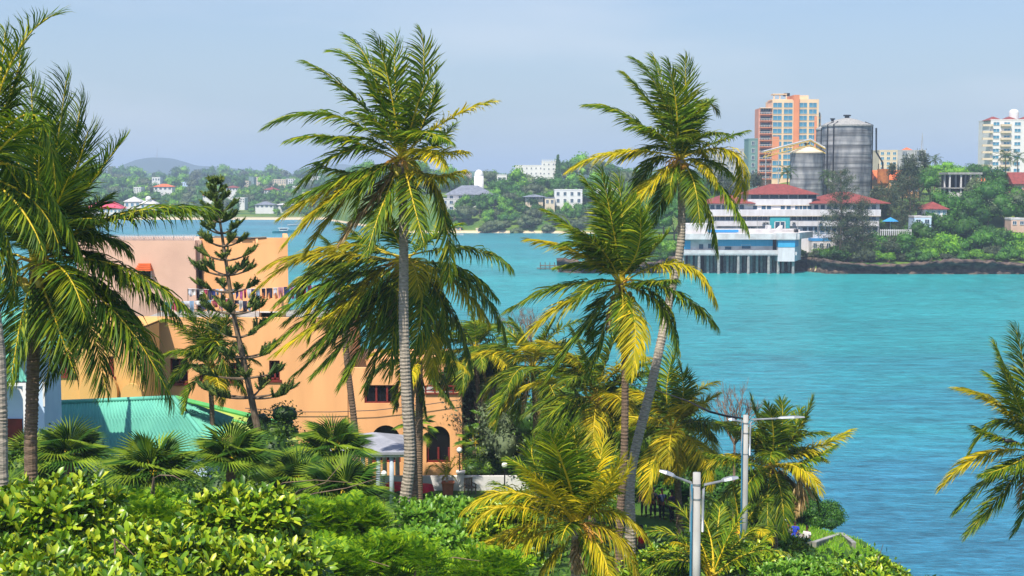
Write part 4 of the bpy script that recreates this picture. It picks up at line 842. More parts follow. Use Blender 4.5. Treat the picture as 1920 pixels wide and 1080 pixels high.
# low front wing with the arches
zt = lz(738); a1 = arch(lx(797), lx(842), lz(868), lz(822)); a2 = arch(lx(692), lx(748), lz(868), lz(826))
win1 = [(lx(680), lz(756)), (lx(745), lz(756)), (lx(745), lz(722)), (lx(680), lz(722))]
mb = MB(); mb.plate([(lx(640), -1), (0, -1), (0, zt), (lx(778), zt), (lx(778), lz(690)), (lx(640), lz(690))], [a1, a2, win1], 0, .45)
mb.box(-.45, .451, -1, 0, 9, zt); mb.part('front_wall', M['orange'], root)
mb = MB(); mb.box(lx(640), .46, lz(738.5), -.46, 9, lz(737)); mb.part('terrace_floor', M['concrete'], root)
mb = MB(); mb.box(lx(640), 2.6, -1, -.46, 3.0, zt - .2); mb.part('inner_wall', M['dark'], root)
for x0, x1 in ((797, 842), (692, 748)):
    mb = MB(); a, b_ = lx(x0), lx(x1); 
    for x in (a + .02, (a + b_) / 2 - .06, b_ - .14): mb.box(x, .2, lz(866), x + .12, .32, lz(840))
    mb.box(a, .19, lz(867.5), b_, .33, lz(864.5)); mb.part('door_frame', M['redwood'], root)
    mb = MB(); mb.box(a, .36, lz(866), b_, .4, lz(800)); mb.part('door_glass', M['darkglass'], root)
mb = MB(); a, b_ = lx(680), lx(745)
for k in range(4): x = a + (b_ - a - .12) * k / 3; mb.box(x, .12, lz(754.5), x + .12, .3, lz(723.5))
mb.box(a, .1, lz(756), b_, .32, lz(754)); mb.box(a, .1, lz(724), b_, .32, lz(722)); mb.part('window_frame', M['redwood'], root)
mb = MB(); mb.box(a, .32, lz(754), b_, .36, lz(724)); mb.part('window_pane', M['darkglass'], root)
# balcony rail of dark red wood
mb = MB(); mb.box(lx(795), -.12, lz(739), .1, .1, lz(737)); mb.box(lx(795), -.12, lz(724.5), .1, .02, lz(722.5)); [mb.box(x, -.1, lz(737), x + .1, 0, lz(724)) for x in np.linspace(lx(795), 0, 5)]
mb.box(0, -.12, lz(739), .12, 3.5, lz(737)); mb.box(0, -.12, lz(724.5), .1, 3.5, lz(722.5)); mb.box(lx(795), -.06, lz(733), 0, -.02, lz(731)); mb.part('balcony_rail', M['redwood'], root)
# upper storey set back behind the balcony
mb = MB(); mb.box(lx(640), 3.2, zt, -1.2, 9, lz(685)); mb.part('upper_wall', M['orange'], root)
mb = MB(); mb.box(lx(798), 3.1, lz(737), lx(815), 3.19, lz(700)); mb.box(lx(826), 3.1, lz(737), lx(848), 3.19, lz(700)); mb.part('balcony_door', M['darkglass'], root)
# the tall middle body with the drying terrace on top
Y2 = 91.9; y2 = Y2 - YB
hol = [[(lx(a, Y2), lz(b_, Y2)), (lx(c, Y2), lz(b_, Y2)), (lx(c, Y2), lz(d, Y2)), (lx(a, Y2), lz(d, Y2))] for a, b_, c, d in [(312, 718, 346, 672), (368, 716, 394, 682), (424, 714, 446, 680), (500, 712, 520, 676)]]
mb = MB(); mb.plate([(lx(250, Y2), -1), (lx(648, Y2), -1), (lx(648, Y2), lz(596, Y2)), (lx(250, Y2), lz(596, Y2))], hol, y2, y2 + .5)
mb.box(lx(648, Y2) - .5, y2 + .501, -1, lx(648, Y2), 8, lz(596, Y2)); mb.part('middle_wall', M['orange'], root)
mb = MB(); mb.box(lx(250, Y2), y2 + .52, lz(604, Y2), lx(646, Y2) - .3, 8, lz(602, Y2)); mb.part('drying_terrace', M['concrete'], root)
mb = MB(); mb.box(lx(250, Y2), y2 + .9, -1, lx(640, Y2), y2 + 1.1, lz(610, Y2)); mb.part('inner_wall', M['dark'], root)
for h_ in hol:
    (xa, za), (xb, _), (_, zb), _ = h_; mb = MB(); mb.box(xa, y2 + .2, za, xa + .09, y2 + .3, zb); mb.box(xb - .09, y2 + .2, za, xb, y2 + .3, zb); mb.box(xa, y2 + .2, za, xb, y2 + .3, za + .1); mb.box(xa, y2 + .2, zb - .1, xb, y2 + .3, zb); mb.box((xa + xb) / 2 - .05, y2 + .2, za, (xa + xb) / 2 + .05, y2 + .3, zb)
    mb.box(xa - .12, y2 - .1, za - .16, xb + .12, y2 + .28, za); mb.part('window_frame', M['redwood'], root)
# upper body: orange block, pale older block on its left
Y3 = 99.0; y3 = Y3 - YB
def bx3(mb, a, b_, t_, bt, y0, y1, Y=Y3): mb.box(lx(a, Y), y0, lz(bt, Y), lx(b_, Y), y1, lz(t_, Y))
mb = MB(); ext(mb, [(lx(372.3, Y3), y3), (lx(538, Y3), y3), (lx(537, Y3 + 8), y3 + 8), (lx(372.3, Y3), y3 + 8)], lz(640, Y3), lz(456, Y3))
for a, b_ in ((372.3, 446), (452, 476), (482, 538)): bx3(mb, a, b_, 446, 455.9, y3, y3 + .35)
ext(mb, [(lx(538, Y3) - .35, y3 + .36), (lx(538, Y3), y3 + .36), (lx(537, Y3 + 8), y3 + 8), (lx(537, Y3 + 8) - .35, y3 + 8)], lz(455.9, Y3), lz(446, Y3)); mb.part('upper_block', M['orange'], root)
Y4 = 98.2; y4 = Y4 - YB; hw = [(lx(258, Y4), lz(521, Y4)), (lx(279, Y4), lz(521, Y4)), (lx(279, Y4), lz(508, Y4)), (lx(258, Y4), lz(508, Y4))]
mb = MB(); mb.plate([(lx(140, Y4), lz(640, Y4)), (lx(364, Y4), lz(640, Y4)), (lx(364, Y4), lz(451, Y4)), (lx(140, Y4), lz(451, Y4))], [hw], y4, y4 + .4); mb.box(lx(140, Y4), y4 + .9, lz(640, Y4), lx(364, Y4), y4 + 8, lz(452, Y4)); mb.part('pale_block', M['pinkwall'], root)
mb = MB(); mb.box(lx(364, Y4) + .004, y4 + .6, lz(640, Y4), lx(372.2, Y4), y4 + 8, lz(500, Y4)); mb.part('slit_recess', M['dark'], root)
mb = MB(); mb.box(lx(364, Y4) + .004, y4 + .5, lz(499.9, Y4), lx(372.2, Y4), y4 + 8, lz(451, Y4)); mb.part('lintel', M['pinkwall'], root)
mb = MB(); xa, xb = lx(253, Y4), lx(284, Y4); zz = lz(507, Y4)
for k in range(4): mb.box(xa + .05 * k, y4 - .7 + .17 * k, zz + .13 * k, xb - .05 * k, y4 - .004, zz + .13 * k + .10)
mb.part('window_hood', M['orroof'], root)
mb = MB(); mb.box(xa + .1, y4 - .05, lz(521, Y4), lx(257.6, Y4), y4 - .004, zz); mb.box(lx(279.4, Y4), y4 - .05, lz(521, Y4), xb - .1, y4 - .004, zz); mb.part('window_jamb', M['offwhite'], root)
mb = MB(); mb.box(lx(258, Y4), y4 + .3, lz(521, Y4), lx(279, Y4), y4 + .36, lz(508, Y4)); mb.part('window_pane', M['dark'], root)
mb = MB(); mb.tube([(lx(360, Y4), y4 - .1, lz(495, Y4)), (lx(363, Y4), y4 - .3, lz(492.5, Y4)), (lx(368, Y4), y4 - .3, lz(492.5, Y4)), (lx(369, Y4), y4 - .15, lz(540, Y4))], .07, 6); mb.part('drainpipe', M['black'], root)
# roof edge mess: razor wire coil and dark poles
mb = MB(); P = []
for k in range(520):
    t_ = k / 519; a = k * .62; P.append((lx(205, Y4) + (lx(362, Y4) - lx(205, Y4)) * t_ + .12 * math.cos(a), y4 + .2 + .22 * math.sin(a), lz(447.5, Y4) + .26 * math.cos(a)))
mb.tube(P, .018, 3); [mb.tube([(x, y4 + .2, lz(451, Y4)), (x, y4 + .2, lz(443, Y4))], .025, 4) for x in np.linspace(lx(210, Y4), lx(360, Y4), 9)]; mb.part('razor_wire', M['grey'], root)
mb = MB()
for k, (a, b_, c, d) in enumerate([(430, 443, 470, 447), (445, 447, 498, 445), (372, 445, 420, 446), (400, 443.5, 440, 446)]): mb.tube([(lx(a, Y3), y3 - .2 + .1 * k, lz(b_, Y3)), (lx(c, Y3), y3 - .1 + .1 * k, lz(d, Y3))], .07, 5)
mb.part('roof_poles', M['black'], root)
# turret posts on the drying terrace
mb = MB(); 
for a, b_, t_ in ((484, 530, 583), (488, 526, 560)): mb.box(lx(a, 93.5), 1.2, lz(600, 93.5), lx(b_, 93.5), 2.2, lz(t_, 93.5))
for a in (488, 500, 512, 523): mb.prism([(lx(a, 93.5), lz(560, 93.5)), (lx(a + 3, 93.5), lz(560, 93.5)), (lx(a + 1.5, 93.5), lz(549, 93.5))], 1.2, 2.2)
mb.part('stair_turret', M['orange'], root); mb = MB(); mb.box(lx(482, 93.5), 1.0, lz(585, 93.5), lx(506, 93.5), 1.19, lz(583, 93.5)); mb.box(lx(510, 93.5), 1.0, lz(585, 93.5), lx(532, 93.5), 1.19, lz(583, 93.5)); mb.part('turret_trim', M['offwhite'], root)
# left yellower wing behind the green roof
YL = 86.0; yl = YL - YB; hl = [[(lx(a, YL), lz(b_, YL)), (lx(c, YL), lz(b_, YL)), (lx(c, YL), lz(d, YL)), (lx(a, YL), lz(d, YL))] for a, b_, c, d in [(104, 704, 132, 664), (60, 704, 90, 664), (196, 706, 206, 668)]]
mb = MB(); mb.plate([(lx(-40, YL), -1), (lx(262, YL), -1), (lx(262, YL), lz(612, YL)), (lx(-40, YL), lz(612, YL))], hl, yl, yl + .4); mb.box(lx(-40, YL), yl + .401, lz(616, YL), lx(262, YL), yl + 7, lz(614, YL)); mb.box(lx(262, YL) - .4, yl + .401, -1, lx(262, YL), yl + 4, lz(612, YL)); mb.part('yellow_wing', M['yellowwall'], root)
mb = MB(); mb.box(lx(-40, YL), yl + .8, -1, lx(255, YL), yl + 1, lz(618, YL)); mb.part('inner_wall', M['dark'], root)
for h_ in hl:
    (xa, za), (xb, _), (_, zb), _ = h_; mb = MB(); [mb.box(x, yl + .1, za, x + .08, yl + .2, zb) for x in np.linspace(xa, xb - .08, 4)]; mb.box(xa, yl + .1, za, xb, yl + .2, za + .1); mb.box(xa - .1, yl - .08, za - .15, xb + .1, yl + .1, za); mb.part('window_frame', M['redwood'], root)
mb = MB(); xc_ = lx(178, YL); mb.plate(*[arch(lx(145, YL), lx(215, YL), lz(760, YL), lz(732, YL)), []], yl - .5, yl - .1); mb.plate(arch(lx(222, YL), lx(262, YL), lz(760, YL), lz(738, YL)), [], yl - .5, yl - .1); mb.part('round_gable', M['yellowwall'], root)
# wires on the facade
mb = MB(); mb.tube([(lx(455), -.3, lz(764)), (lx(550), -.3, lz(771)), (lx(620), -.3, lz(771)), (lx(700), -.3, lz(768)), (lx(800), -.3, lz(757)), (lx(862), -.3, lz(748))], .025, 4); mb.part('cable', M['black'], root)
# laundry on lines --------------------------------------------------------------------------
clothcols = [(.32, .04, .08), (.03, .05, .20), (.50, .52, .58), (.04, .22, .24), (.34, .08, .24), (.58, .58, .58), (.03, .03, .06), (.38, .20, .09), (.22, .34, .50), (.50, .25, .32)]
CM = [mat('cloth_colour', c, tuple(v * .7 for v in c), 3, .9) for c in clothcols]; rg = random.Random(9)
names = ['crimson', 'navy', 'pale grey', 'dark teal', 'magenta', 'white', 'black', 'orange', 'light blue', 'pink']
for ln, (pa, pb, Yl, cnt) in enumerate([((352, 541), (478, 541), 93.6, 17), ((478, 541), (640, 530), 93.8, 15), ((300, 566), (430, 560), 92.2, 12), ((425, 560), (486, 566), 92.4, 8)]):
    A, B = at(*pa, Yl), at(*pb, Yl); r_ = thing('washing_line', ['washing line on the left of the roof terrace under the pale block', 'washing line on the right of the roof terrace by the turret', 'lower washing line at the left terrace edge behind palm fronds', 'short lower washing line left of the turret'][ln], 'washing line', (A.x, A.y, zat(602, 90.6)))
    o = r_.location; mb = MB(); mb.tube([A - o, A.lerp(B, .5) - o + Vector((0, 0, -.12)), B - o], .012, 4); mb.part('line', M['white'], r_)
    for P_ in (A, B): mb = MB(); mb.tube([Vector((P_.x - o.x, P_.y - o.y, 0)), P_ - o], .025, 5); mb.part('post', M['bark'], r_)
    for k in range(cnt):
        q = A.lerp(B, (k + .5) / cnt); w_ = (B - A).length / cnt * rg.uniform(.6, 1.25); h_ = rg.uniform(.25, .8); ci = rg.choice((0, 1, 2, 2, 3, 4, 5, 5, 5, 6, 7, 8, 8, 9)); V = []; mb = MB(); nx, nz_ = 6, 5; ph = rg.uniform(0, 6)
        for j in range(nz_ + 1):
            for i_ in range(nx + 1): u = i_ / nx; v = j / nz_; V.append(((u - .5) * w_ * (1 - .1 * v), .08 * v * math.sin(u * 7 + ph) + .05 * math.sin(v * 5 + ph), -v * h_ * (1 - .15 * math.sin(u * 4 + ph))))
        mb.add(V, [(j * 7 + i_, j * 7 + i_ + 1, (j + 1) * 7 + i_ + 1, (j + 1) * 7 + i_) for j in range(nz_) for i_ in range(nx)])
        c_ = mb.part('hanging_cloth', CM[ci], None, True); c_.location = (q.x, q.y, q.z - .03)
        tag(c_, names[ci] + ' washing hung on a line on the orange roof terrace', 'laundry', names[ci] + ' washing on the terrace lines')
# green corrugated roofs ----------------------------------------------------------------------
M['greenroof'] = mat('turquoise_roof_paint', (.15, .48, .36), (.09, .34, .27), 1.0, .7, .1, stretch=(1, .3, .3), ramp=(.25, .85), detail=10)
def corr(mb, A, B, C, D, pitch=.17, amp=.028, rows=3):
    """corrugated roof plane: A,B along the ridge, D,C along the eave (A above D)"""
    A, B, C, D = map(Vector, (A, B, C, D)); n_ = int(max((B - A).length, (C - D).length) / pitch * 4); N = (B - A if (B - A).length > .1 else C - D).cross(D - A).normalized(); N = N if N.z > 0 else -N; V = []; k = rows * 2
    for j in range(k + 1):
        v = (j // 2 + j % 2) / rows if j < k else 1; lift = .0 if j % 2 else .03
        for i_ in range(n_ + 1): u = i_ / n_; V.append(A.lerp(B, u).lerp(D.lerp(C, u), v) + N * (amp * math.cos(i_ * math.pi / 2) + (lift if j else 0)))
    mb.add(V, [(j * (n_ + 1) + i_, j * (n_ + 1) + i_ + 1, (j + 1) * (n_ + 1) + i_ + 1, (j + 1) * (n_ + 1) + i_) for j in range(k) for i_ in range(n_)])
root = thing('green_roofed_house', 'low house with a turquoise corrugated hipped roof behind the fan palms', 'house', tuple(at(240, 860, 58)))
o = root.location
def g_(px, py, Y): return at(px, py, Y) - o
A, B = g_(88, 757, 60.5), g_(325, 747, 60.5); D, C = g_(60, 868, 57.2), g_(402, 846, 57.2); Bk = g_(430, 790, 61.5)
mb = MB(); corr(mb, A, B, C, D); mb.part('roof_front', M['greenroof'], root, True)
mb = MB(); corr(mb, B, B, Bk + Vector((0, 1, 0)), C); mb.add([A, B, Bk + Vector((0, 2.2, -.6)), A + Vector((0, 3.5, -1.5))], [(3, 2, 1, 0)]); mb.part('roof_side', M['greenroof'], root, True)
mb = MB(); mb.tube([A + Vector((0, 0, .05)), B + Vector((0, 0, .05))], .09, 8); mb.tube([B + Vector((0, 0, .05)), C + Vector((0, 0, .07))], .10, 8); mb.part('ridge_cap', M['greenroof'], root, True)
mb = MB(); gz = H(o.x, o.y) - o.z; mb.add([(D.x + .4, D.y + .3, gz), (C.x - .4, C.y + .3, gz), (C.x - .4, C.y + 3.5, gz), (D.x + .4, D.y + 3.5, gz), (D.x + .4, D.y + .3, D.z), (C.x - .4, C.y + .3, C.z), (C.x - .4, C.y + 3.5, C.z), (D.x + .4, D.y + 3.5, D.z)], [(0, 1, 5, 4), (1, 2, 6, 5), (2, 3, 7, 6), (3, 0, 4, 7)]); mb.part('wall', M['bluewall'], root)
# yellow-green awning roof right of it
root = thing('lean_to_roof', 'sloping yellow green painted lean-to roof with a green edge beam', 'roof', tuple(at(400, 770, 66))); o = root.location
M['lime'] = mat('lime_painted_roof', (.45, .50, .10), (.34, .42, .08), 1.5, .8); M['limeg'] = mat('green_beam', (.10, .42, .12), (.08, .34, .10), 2, .6)
mb = MB(); P = [g_(330, 750, 68), g_(540, 800, 68), g_(560, 830, 64), g_(360, 800, 64)]; mb.add([p for p in P] + [p - Vector((0, 0, .15)) for p in P], [(3, 2, 1, 0), (4, 5, 6, 7), (0, 1, 5, 4), (1, 2, 6, 5), (2, 3, 7, 6), (3, 0, 4, 7)]); mb.part('slab', M['lime'], root)
mb = MB(); mb.tube([g_(328, 746, 68), g_(540, 797, 68)], .13, 8); mb.tube([g_(345, 768, 66), g_(500, 802, 66)], .07, 6); mb.part('edge_beam', M['limeg'], root)
mb = MB(); gz = H(o.x, o.y) - o.z; [mb.tube([(p.x, p.y, p.z - .1), (p.x, p.y, gz)], .1, 6) for p in (P[1], P[2], P[3])]; mb.part('post', M['offwhite'], root)
# blue-white house with green roofs at the far left
YH = 52.0; root = thing('blue_house', 'pale blue two storey house with turquoise corrugated roofs at the left edge', 'house', (xat(105, YH), YH, H(-17, 52) - .3)); o = root.location
def hx(px, Y=YH): return xat(px, Y) - o.x
def hz(py, Y=YH): return zat(py, Y) - o.z
mb = MB(); V = [(hx(-150), 0, 0), (hx(72), 0, 0), (hx(105, 55), 3.0, 0), (hx(105, 59), 7, 0), (hx(-150), 7, 0)]
ext(mb, [(a, b_) for a, b_, _ in V], 0, hz(642)); mb.part('wall', M['bluewall'], root)
mb = MB(); corr(mb, (hx(-160), 3.6, hz(598)), (hx(60), 3.6, hz(602)), (hx(112), -.7, hz(648)), (hx(-160), -.7, hz(650)), rows=2); corr(mb, (hx(60), 3.6, hz(602)), (hx(60), 3.7, hz(602)), (hx(128, 56), 7.6, hz(640)), (hx(112), -.7, hz(648)), rows=2); mb.part('upper_roof', M['greenroof'], root, True)
mb = MB(); mb.box(hx(-160), -.72, hz(654), hx(112), -.66, hz(650)); mb.part('fascia', M['black'], root)
mb = MB(); corr(mb, (hx(-160), -.05, hz(646)), (hx(6), -.05, hz(646)), (hx(44, 49.5), -2.5, hz(716, 49.5)), (hx(-160, 49.5), -2.5, hz(716, 49.5)), rows=2); mb.part('porch_roof', M['greenroof'], root, True)
mb = MB(); mb.box(hx(-160), -2.5, hz(724, 49.5), hx(47, 49.5), -2.3, hz(718, 49.5)); mb.box(hx(32, 49.5), -2.5, 0, hx(38, 49.5), -2.32, hz(724.2, 49.5)); mb.tube([(hx(16, 49.5), -2.4, hz(727, 49.5)), (hx(26, 49.5), -2.4, hz(731, 49.5)), (hx(33, 49.5), -2.4, hz(750, 49.5))], .045, 6); mb.part('porch_post', M['white'], root)
mb = MB(); mb.box(hx(40), -.06, hz(762), hx(50), -.004, hz(698)); mb.part('shutter', M['teal'], root)
mb = MB(); mb.box(hx(70), -.03, hz(762), hx(74), -.004, hz(694)); mb.part('window_trim', M['white'], root)
mb = MB(); mb.box(hx(2), -.06, hz(848), hx(30), -.004, hz(785)); mb.part('door', M['redwood'], root)
mb = MB(); mb.box(hx(-150, 49.5), -2.5, hz(875, 49.5), hx(38, 49.5), -2.3, hz(860, 49.5)); mb.part('porch_wall', M['white'], root)
# white garden wall, pavilion, furniture --------------------------------------------------------
YW = 88.0; root = thing('garden_wall', 'low white garden wall along the terrace below the orange building', 'wall', (xat(780, YW), YW, H(-4, YW) - .4)); o = root.location
mb = MB(); zt = zat(893, YW) - o.z; mb.box(xat(700, YW) - o.x, 0, 0, xat(1010, YW) - o.x, .3, zt); mb.part('wall_panel', M['white'], root); 
mb = MB(); xx = xat(862, YW) - o.x; mb.box(xx - .22, -.1, 0, xx + .22, .4, zt + .2); mb.box(xx - .28, -.16, zt + .2, xx + .28, .46, zt + .3); mb.part('pier', M['white'], root)
def pxy(px, py, Y): return (xat(px, Y), Y, zat(py, Y))
gzw = H(-3, 78)
root = thing('garden_pavilion', 'grey pyramid roofed garden pavilion on round pale columns', 'pavilion', (xat(690, 84), 84, H(-8, 84))); o = root.location; s_ = 84 / F
ze = zat(848, 84) - o.z; zp = zat(820, 86) - o.z; w1 = 84 * s_
mb = MB(); mb.box(-w1, 0, ze - .3, w1 * .97, w1 * 1.9, ze); mb.part('eave_slab', M['offwhite'], root)
mb = MB(); mb.hip(-w1, 0, w1, w1 * 1.9, ze + .02, zp - ze + .2, .12, ridge=.1); mb.part('roof', M['slate'], root)
for x in (-1, -.55, -.2, .2, .55, .95):
    for y in (.25, w1 * 1.7): mb = MB(); mb.cyl((x * (w1 - .35), y), .15, .13, -.2, ze - .3, 14); mb.part('column', M['colblue'] if y < 1 else M['offwhite'], root, True)
# tables with red cloths
def table(label, px, py, Y):
    x, y, z = pxy(px, py, Y); gz = H(x, y); root = thing('round_table', label, 'table', (x, y, gz)); h_ = .76; mb = MB(); n_ = 28; V = [(0, 0, h_)]
    for k in range(n_): a = 2 * math.pi * k / n_; V.append((math.cos(a) * .62, math.sin(a) * .62, h_))
    for k in range(n_): a = 2 * math.pi * k / n_; q = .66 + .06 * math.cos(a * 7); V.append((math.cos(a) * q, math.sin(a) * q, h_ - .32 - .04 * math.cos(a * 4)))
    mb.add(V, [(0, 1 + k, 1 + (k + 1) % n_) for k in range(n_)] + [(1 + k, 1 + n_ + k, 1 + n_ + (k + 1) % n_, 1 + (k + 1) % n_) for k in range(n_)]); mb.part('red_cloth', M['red'], root, True)
    mb = MB(); mb.cyl((0, 0), .05, .05, .02, h_ - .02, 10); mb.cyl((0, 0), .25, .2, 0, .03, 12); mb.part('pedestal', M['black'], root)
table('round table under a red cloth right of the ringed palm trunk', 790, 925, 86); table('round table under a red cloth beneath the pavilion edge', 738, 912, 86.5)
# chair and planter on the terrace
root = thing('garden_chair', 'dark brown wooden garden armchair by the white wall', 'chair', (xat(880, 87), 87, H(-2, 87)), 0.5)
for x in (-.25, .25):
    for y in (-.25, .25): mb = MB(); mb.box(x - .03, y - .03, 0, x + .03, y + .03, .62 if y < 0 else .95); mb.part('leg', M['bark'], root)
mb = MB(); mb.box(-.3, -.3, .40, .3, .3, .46); mb.part('seat', M['bark'], root)
mb = MB(); [mb.box(-.24 + k * .1, .22, .47, -.18 + k * .1, .26, .9) for k in range(5)]; mb.box(-.28, .2, .88, .28, .28, .98); mb.part('backrest', M['bark'], root)
for x in (-.28, .28): mb = MB(); mb.box(x - .04, -.3, .622, x + .04, .24, .66); mb.part('armrest', M['bark'], root)
root = thing('plant_pot', 'square terracotta planter with dark rim by the wall pier', 'plant pot', (xat(838, 87), 87, H(-3, 87)))
mb = MB(); mb.plate([(-.3, 0), (.3, 0), (.36, .7), (-.36, .7)], [], -.3, .3); mb.box(-.4, -.36, .701, .4, .36, .78); mb.part('pot', M['terracotta'], root)
# globe lamps
def globe(label, px, py, Y):
    x, y, z = pxy(px, py, Y); gz = H(x, y); root = thing('globe_lamp', label, 'garden lamp', (x, y, gz), group='white globe garden lamps'); h_ = z - gz
    mb = MB(); mb.tube([(0, 0, 0), (0, 0, h_ - .14)], [.05, .035], 8); mb.cyl((0, 0), .1, .1, h_ - .2, h_ - .12, 10); mb.part('post', M['black'], root); mb = MB(); mb.ball((0, 0, h_), .18, n=16, k=12); mb.part('globe', M['globe'], root, True)
globe('white globe lamp on the wall pier by the arch', 860, 844, 88.2); globe('white globe lamp before the dark hedge right of the wall pier', 946, 872, 85); globe('white globe lamp under the twin palm trunks', 1124, 864, 84); globe('small white globe lamp left beside the ringed trunk', 716, 888, 82)
# street lamps ------------------------------------------------------------------------------
def lamp(label, px, ptop, Y, rpx, arms):
    x, y, z = pxy(px, ptop, Y); gz = H(x, y); root = thing('street_lamp', label, 'street lamp', (x, y, gz - .2), group='double armed street lamps by the water'); h_ = z - gz + .2; r_ = rpx * Y / F / 2 * .80; s_ = Y / F
    mb = MB(); mb.cyl((0, 0), r_ * 1.35, r_ * .95, 0, h_, 20); mb.part('pole', M['poleconc'], root, True)
    for q in (.35, .75, 1.6): mb = MB(); mb.cyl((0, 0), r_ * 1.06, r_ * 1.06, h_ - q, h_ - q + .05, 20); mb.part('band', M['metal'], root)
    for (dx, dz, ex, ez) in arms:      # knee and lamp end in pixels from the pole top
        kx, kz, tx, tz = dx * s_, -dz * s_, ex * s_, -ez * s_; sg = 1 if tx > 0 else -1; x0 = sg * (r_ + .05)
        mb = MB(); mb.tube([(x0, -.1, h_ - 1.6), (x0, -.12, h_ - .75), (x0 + (kx - x0) * .35, -.1, h_ + kz - .12), (kx, -.1, h_ + kz), (kx + (tx - kx) * .55, -.1, h_ + kz + (tz - kz) * .55)], .038, 8); mb.part('arm', M['metal'], root, True)
        a = Vector((kx + (tx - kx) * .5, -.1, h_ + kz + (tz - kz) * .5)); b_ = Vector((tx, -.1, h_ + tz)); d = (b_ - a).normalized(); u = Vector((-d.z, 0, d.x)); u = u if u.z > 0 else -u
        mb = MB(); V = []
        for t_, w_, hh_ in ((0, .05, .04), (.15, .11, .07), (.6, .13, .08), (1, .08, .04)):
            p = a.lerp(b_, t_); V += [p + Vector((0, -w_, 0)), p + Vector((0, w_, 0)), p + Vector((0, w_ * .7, 0)) + u * hh_, p + Vector((0, -w_ * .7, 0)) + u * hh_]
        mb.add(V, [(0, 3, 2, 1), (12, 13, 14, 15)] + [(4 * k + j, 4 * k + (j + 1) % 4, 4 * k + 4 + (j + 1) % 4, 4 * k + 4 + j) for k in range(3) for j in range(4)]); mb.part('lamp_head', M['metal'], root)
    mb = MB(); mb.tube([(-r_ - .06, -.12, 0), (-r_ - .05, -.14, h_ * .5), (-r_ - .04, -.12, h_ - .3)], .03, 6); mb.part('conduit', M['glassb'], root)
    return root
lamp('nearer pale concrete street lamp with two raised lamp arms', 1312, 886, 38, 19, [(-12, 18, -72, -4), (14, 22, 78, 9)])
lamp('farther pale concrete street lamp with one long arm over the water', 1404, 778, 56, 13, [(10, 8, 110, 4), (-6, 12, -34, 8)])
# overhead cable
root = thing('overhead_cable', 'thin sagging black cable running from the palms to the farther street lamp', 'cable', tuple(at(1404, 790, 56))); o = root.location
mb = MB(); mb.tube([at(1398, 785, 56) - o, at(1365, 781, 57) - o, at(1330, 772, 58) - o, at(1290, 752, 60) - o, at(1225, 730, 64) - o, at(1150, 715, 70) - o], [.03, .05, .05, .025, .02, .02], 5); mb.part('wire', M['black'], root)
# retaining wall and grass by the water ------------------------------------------------------------
root = thing('retaining_wall', 'weathered concrete retaining wall with pale coping above the grass slope', 'wall', tuple(at(1580, 1003, 86))); o = root.location
M['stained'] = mat('stained_concrete', (.10, .11, .09), (.27, .25, .22), 2.2, .95, .3, stretch=(1, 1, .35))
P = [at(1527, 1018, 83), at(1578, 1001, 87.5), at(1601, 1019, 83)]
mb = MB(); mc = MB()
for a, b_ in zip(P[:-1], P[1:]):
    nrm = (b_ - a).cross(Vector((0, 0, 1))).normalized() * .12
    A_, B_ = a - o, b_ - o; hh_ = Vector((0, 0, 1.5)); V = [A_ - nrm - hh_, B_ - nrm - hh_, B_ + nrm - hh_, A_ + nrm - hh_, A_ - nrm, B_ - nrm, B_ + nrm, A_ + nrm]
    mb.add(V, [(0, 3, 2, 1), (4, 5, 6, 7), (0, 1, 5, 4), (1, 2, 6, 5), (2, 3, 7, 6), (3, 0, 4, 7)]); n2 = nrm * 1.15; u = Vector((0, 0, .004)); h2 = Vector((0, 0, .08))
    V = [A_ - n2 + u, B_ - n2 + u, B_ + n2 + u, A_ + n2 + u, A_ - n2 + h2, B_ - n2 + h2, B_ + n2 + h2, A_ + n2 + h2]; mc.add(V, [(0, 3, 2, 1), (4, 5, 6, 7), (0, 1, 5, 4), (1, 2, 6, 5), (2, 3, 7, 6), (3, 0, 4, 7)])
mb.part('wall_face', M['stained'], root); mc.part('coping', M['concrete'], root)
# ---------------------------------------------------------------- far trees: five kinds, copied one by one
def proto(k, mt, R_, Rz, trunk, nl, size, nb, label, name='broadleaf_tree', group=None, **kw):
    return tree(label, (0, 0, 0), R_, Rz, trunk, nl, size, mt, 100 + k, nb, name, group=group, **kw)
rg = random.Random(11)
def where(x, y):
    px = 960 + x / y * F
    if y < 405: return ' at the left tip' if x < 41 else ' behind the pier pavilion' if x < 84 else ' under the wispy casuarina' if x < 98 else ' below the dark casuarinas' if x < 112 else ' below the concrete frame building' if x < 132 else ' below the orange roof' if x < 150 else ' near the right edge'
    if y < 860 and px > 600: return (' by the water' if y < 680 else ' on the slope' if y < 722 else ' on the hilltop') + (' near the grey roofed villa' if px < 900 else ' below the dome' if px < 955 else ' below the hilltop building' if px < 1040 else ' around the white two storey villa' if px < 1110 else ' behind the middle palm')
    return (' close to the beach' if y < 975 else ' half way up' if y < 1200 else ' up near the ridge') + (', behind the crimson roofed hotel' if px < 232 else ', around the small white villas' if px < 300 else ', left of the araucaria tip' if px < 400 else ', between araucaria and pale town blocks' if px < 520 else ', just left of the tallest palm' if px < 610 else ', behind the tallest palm')
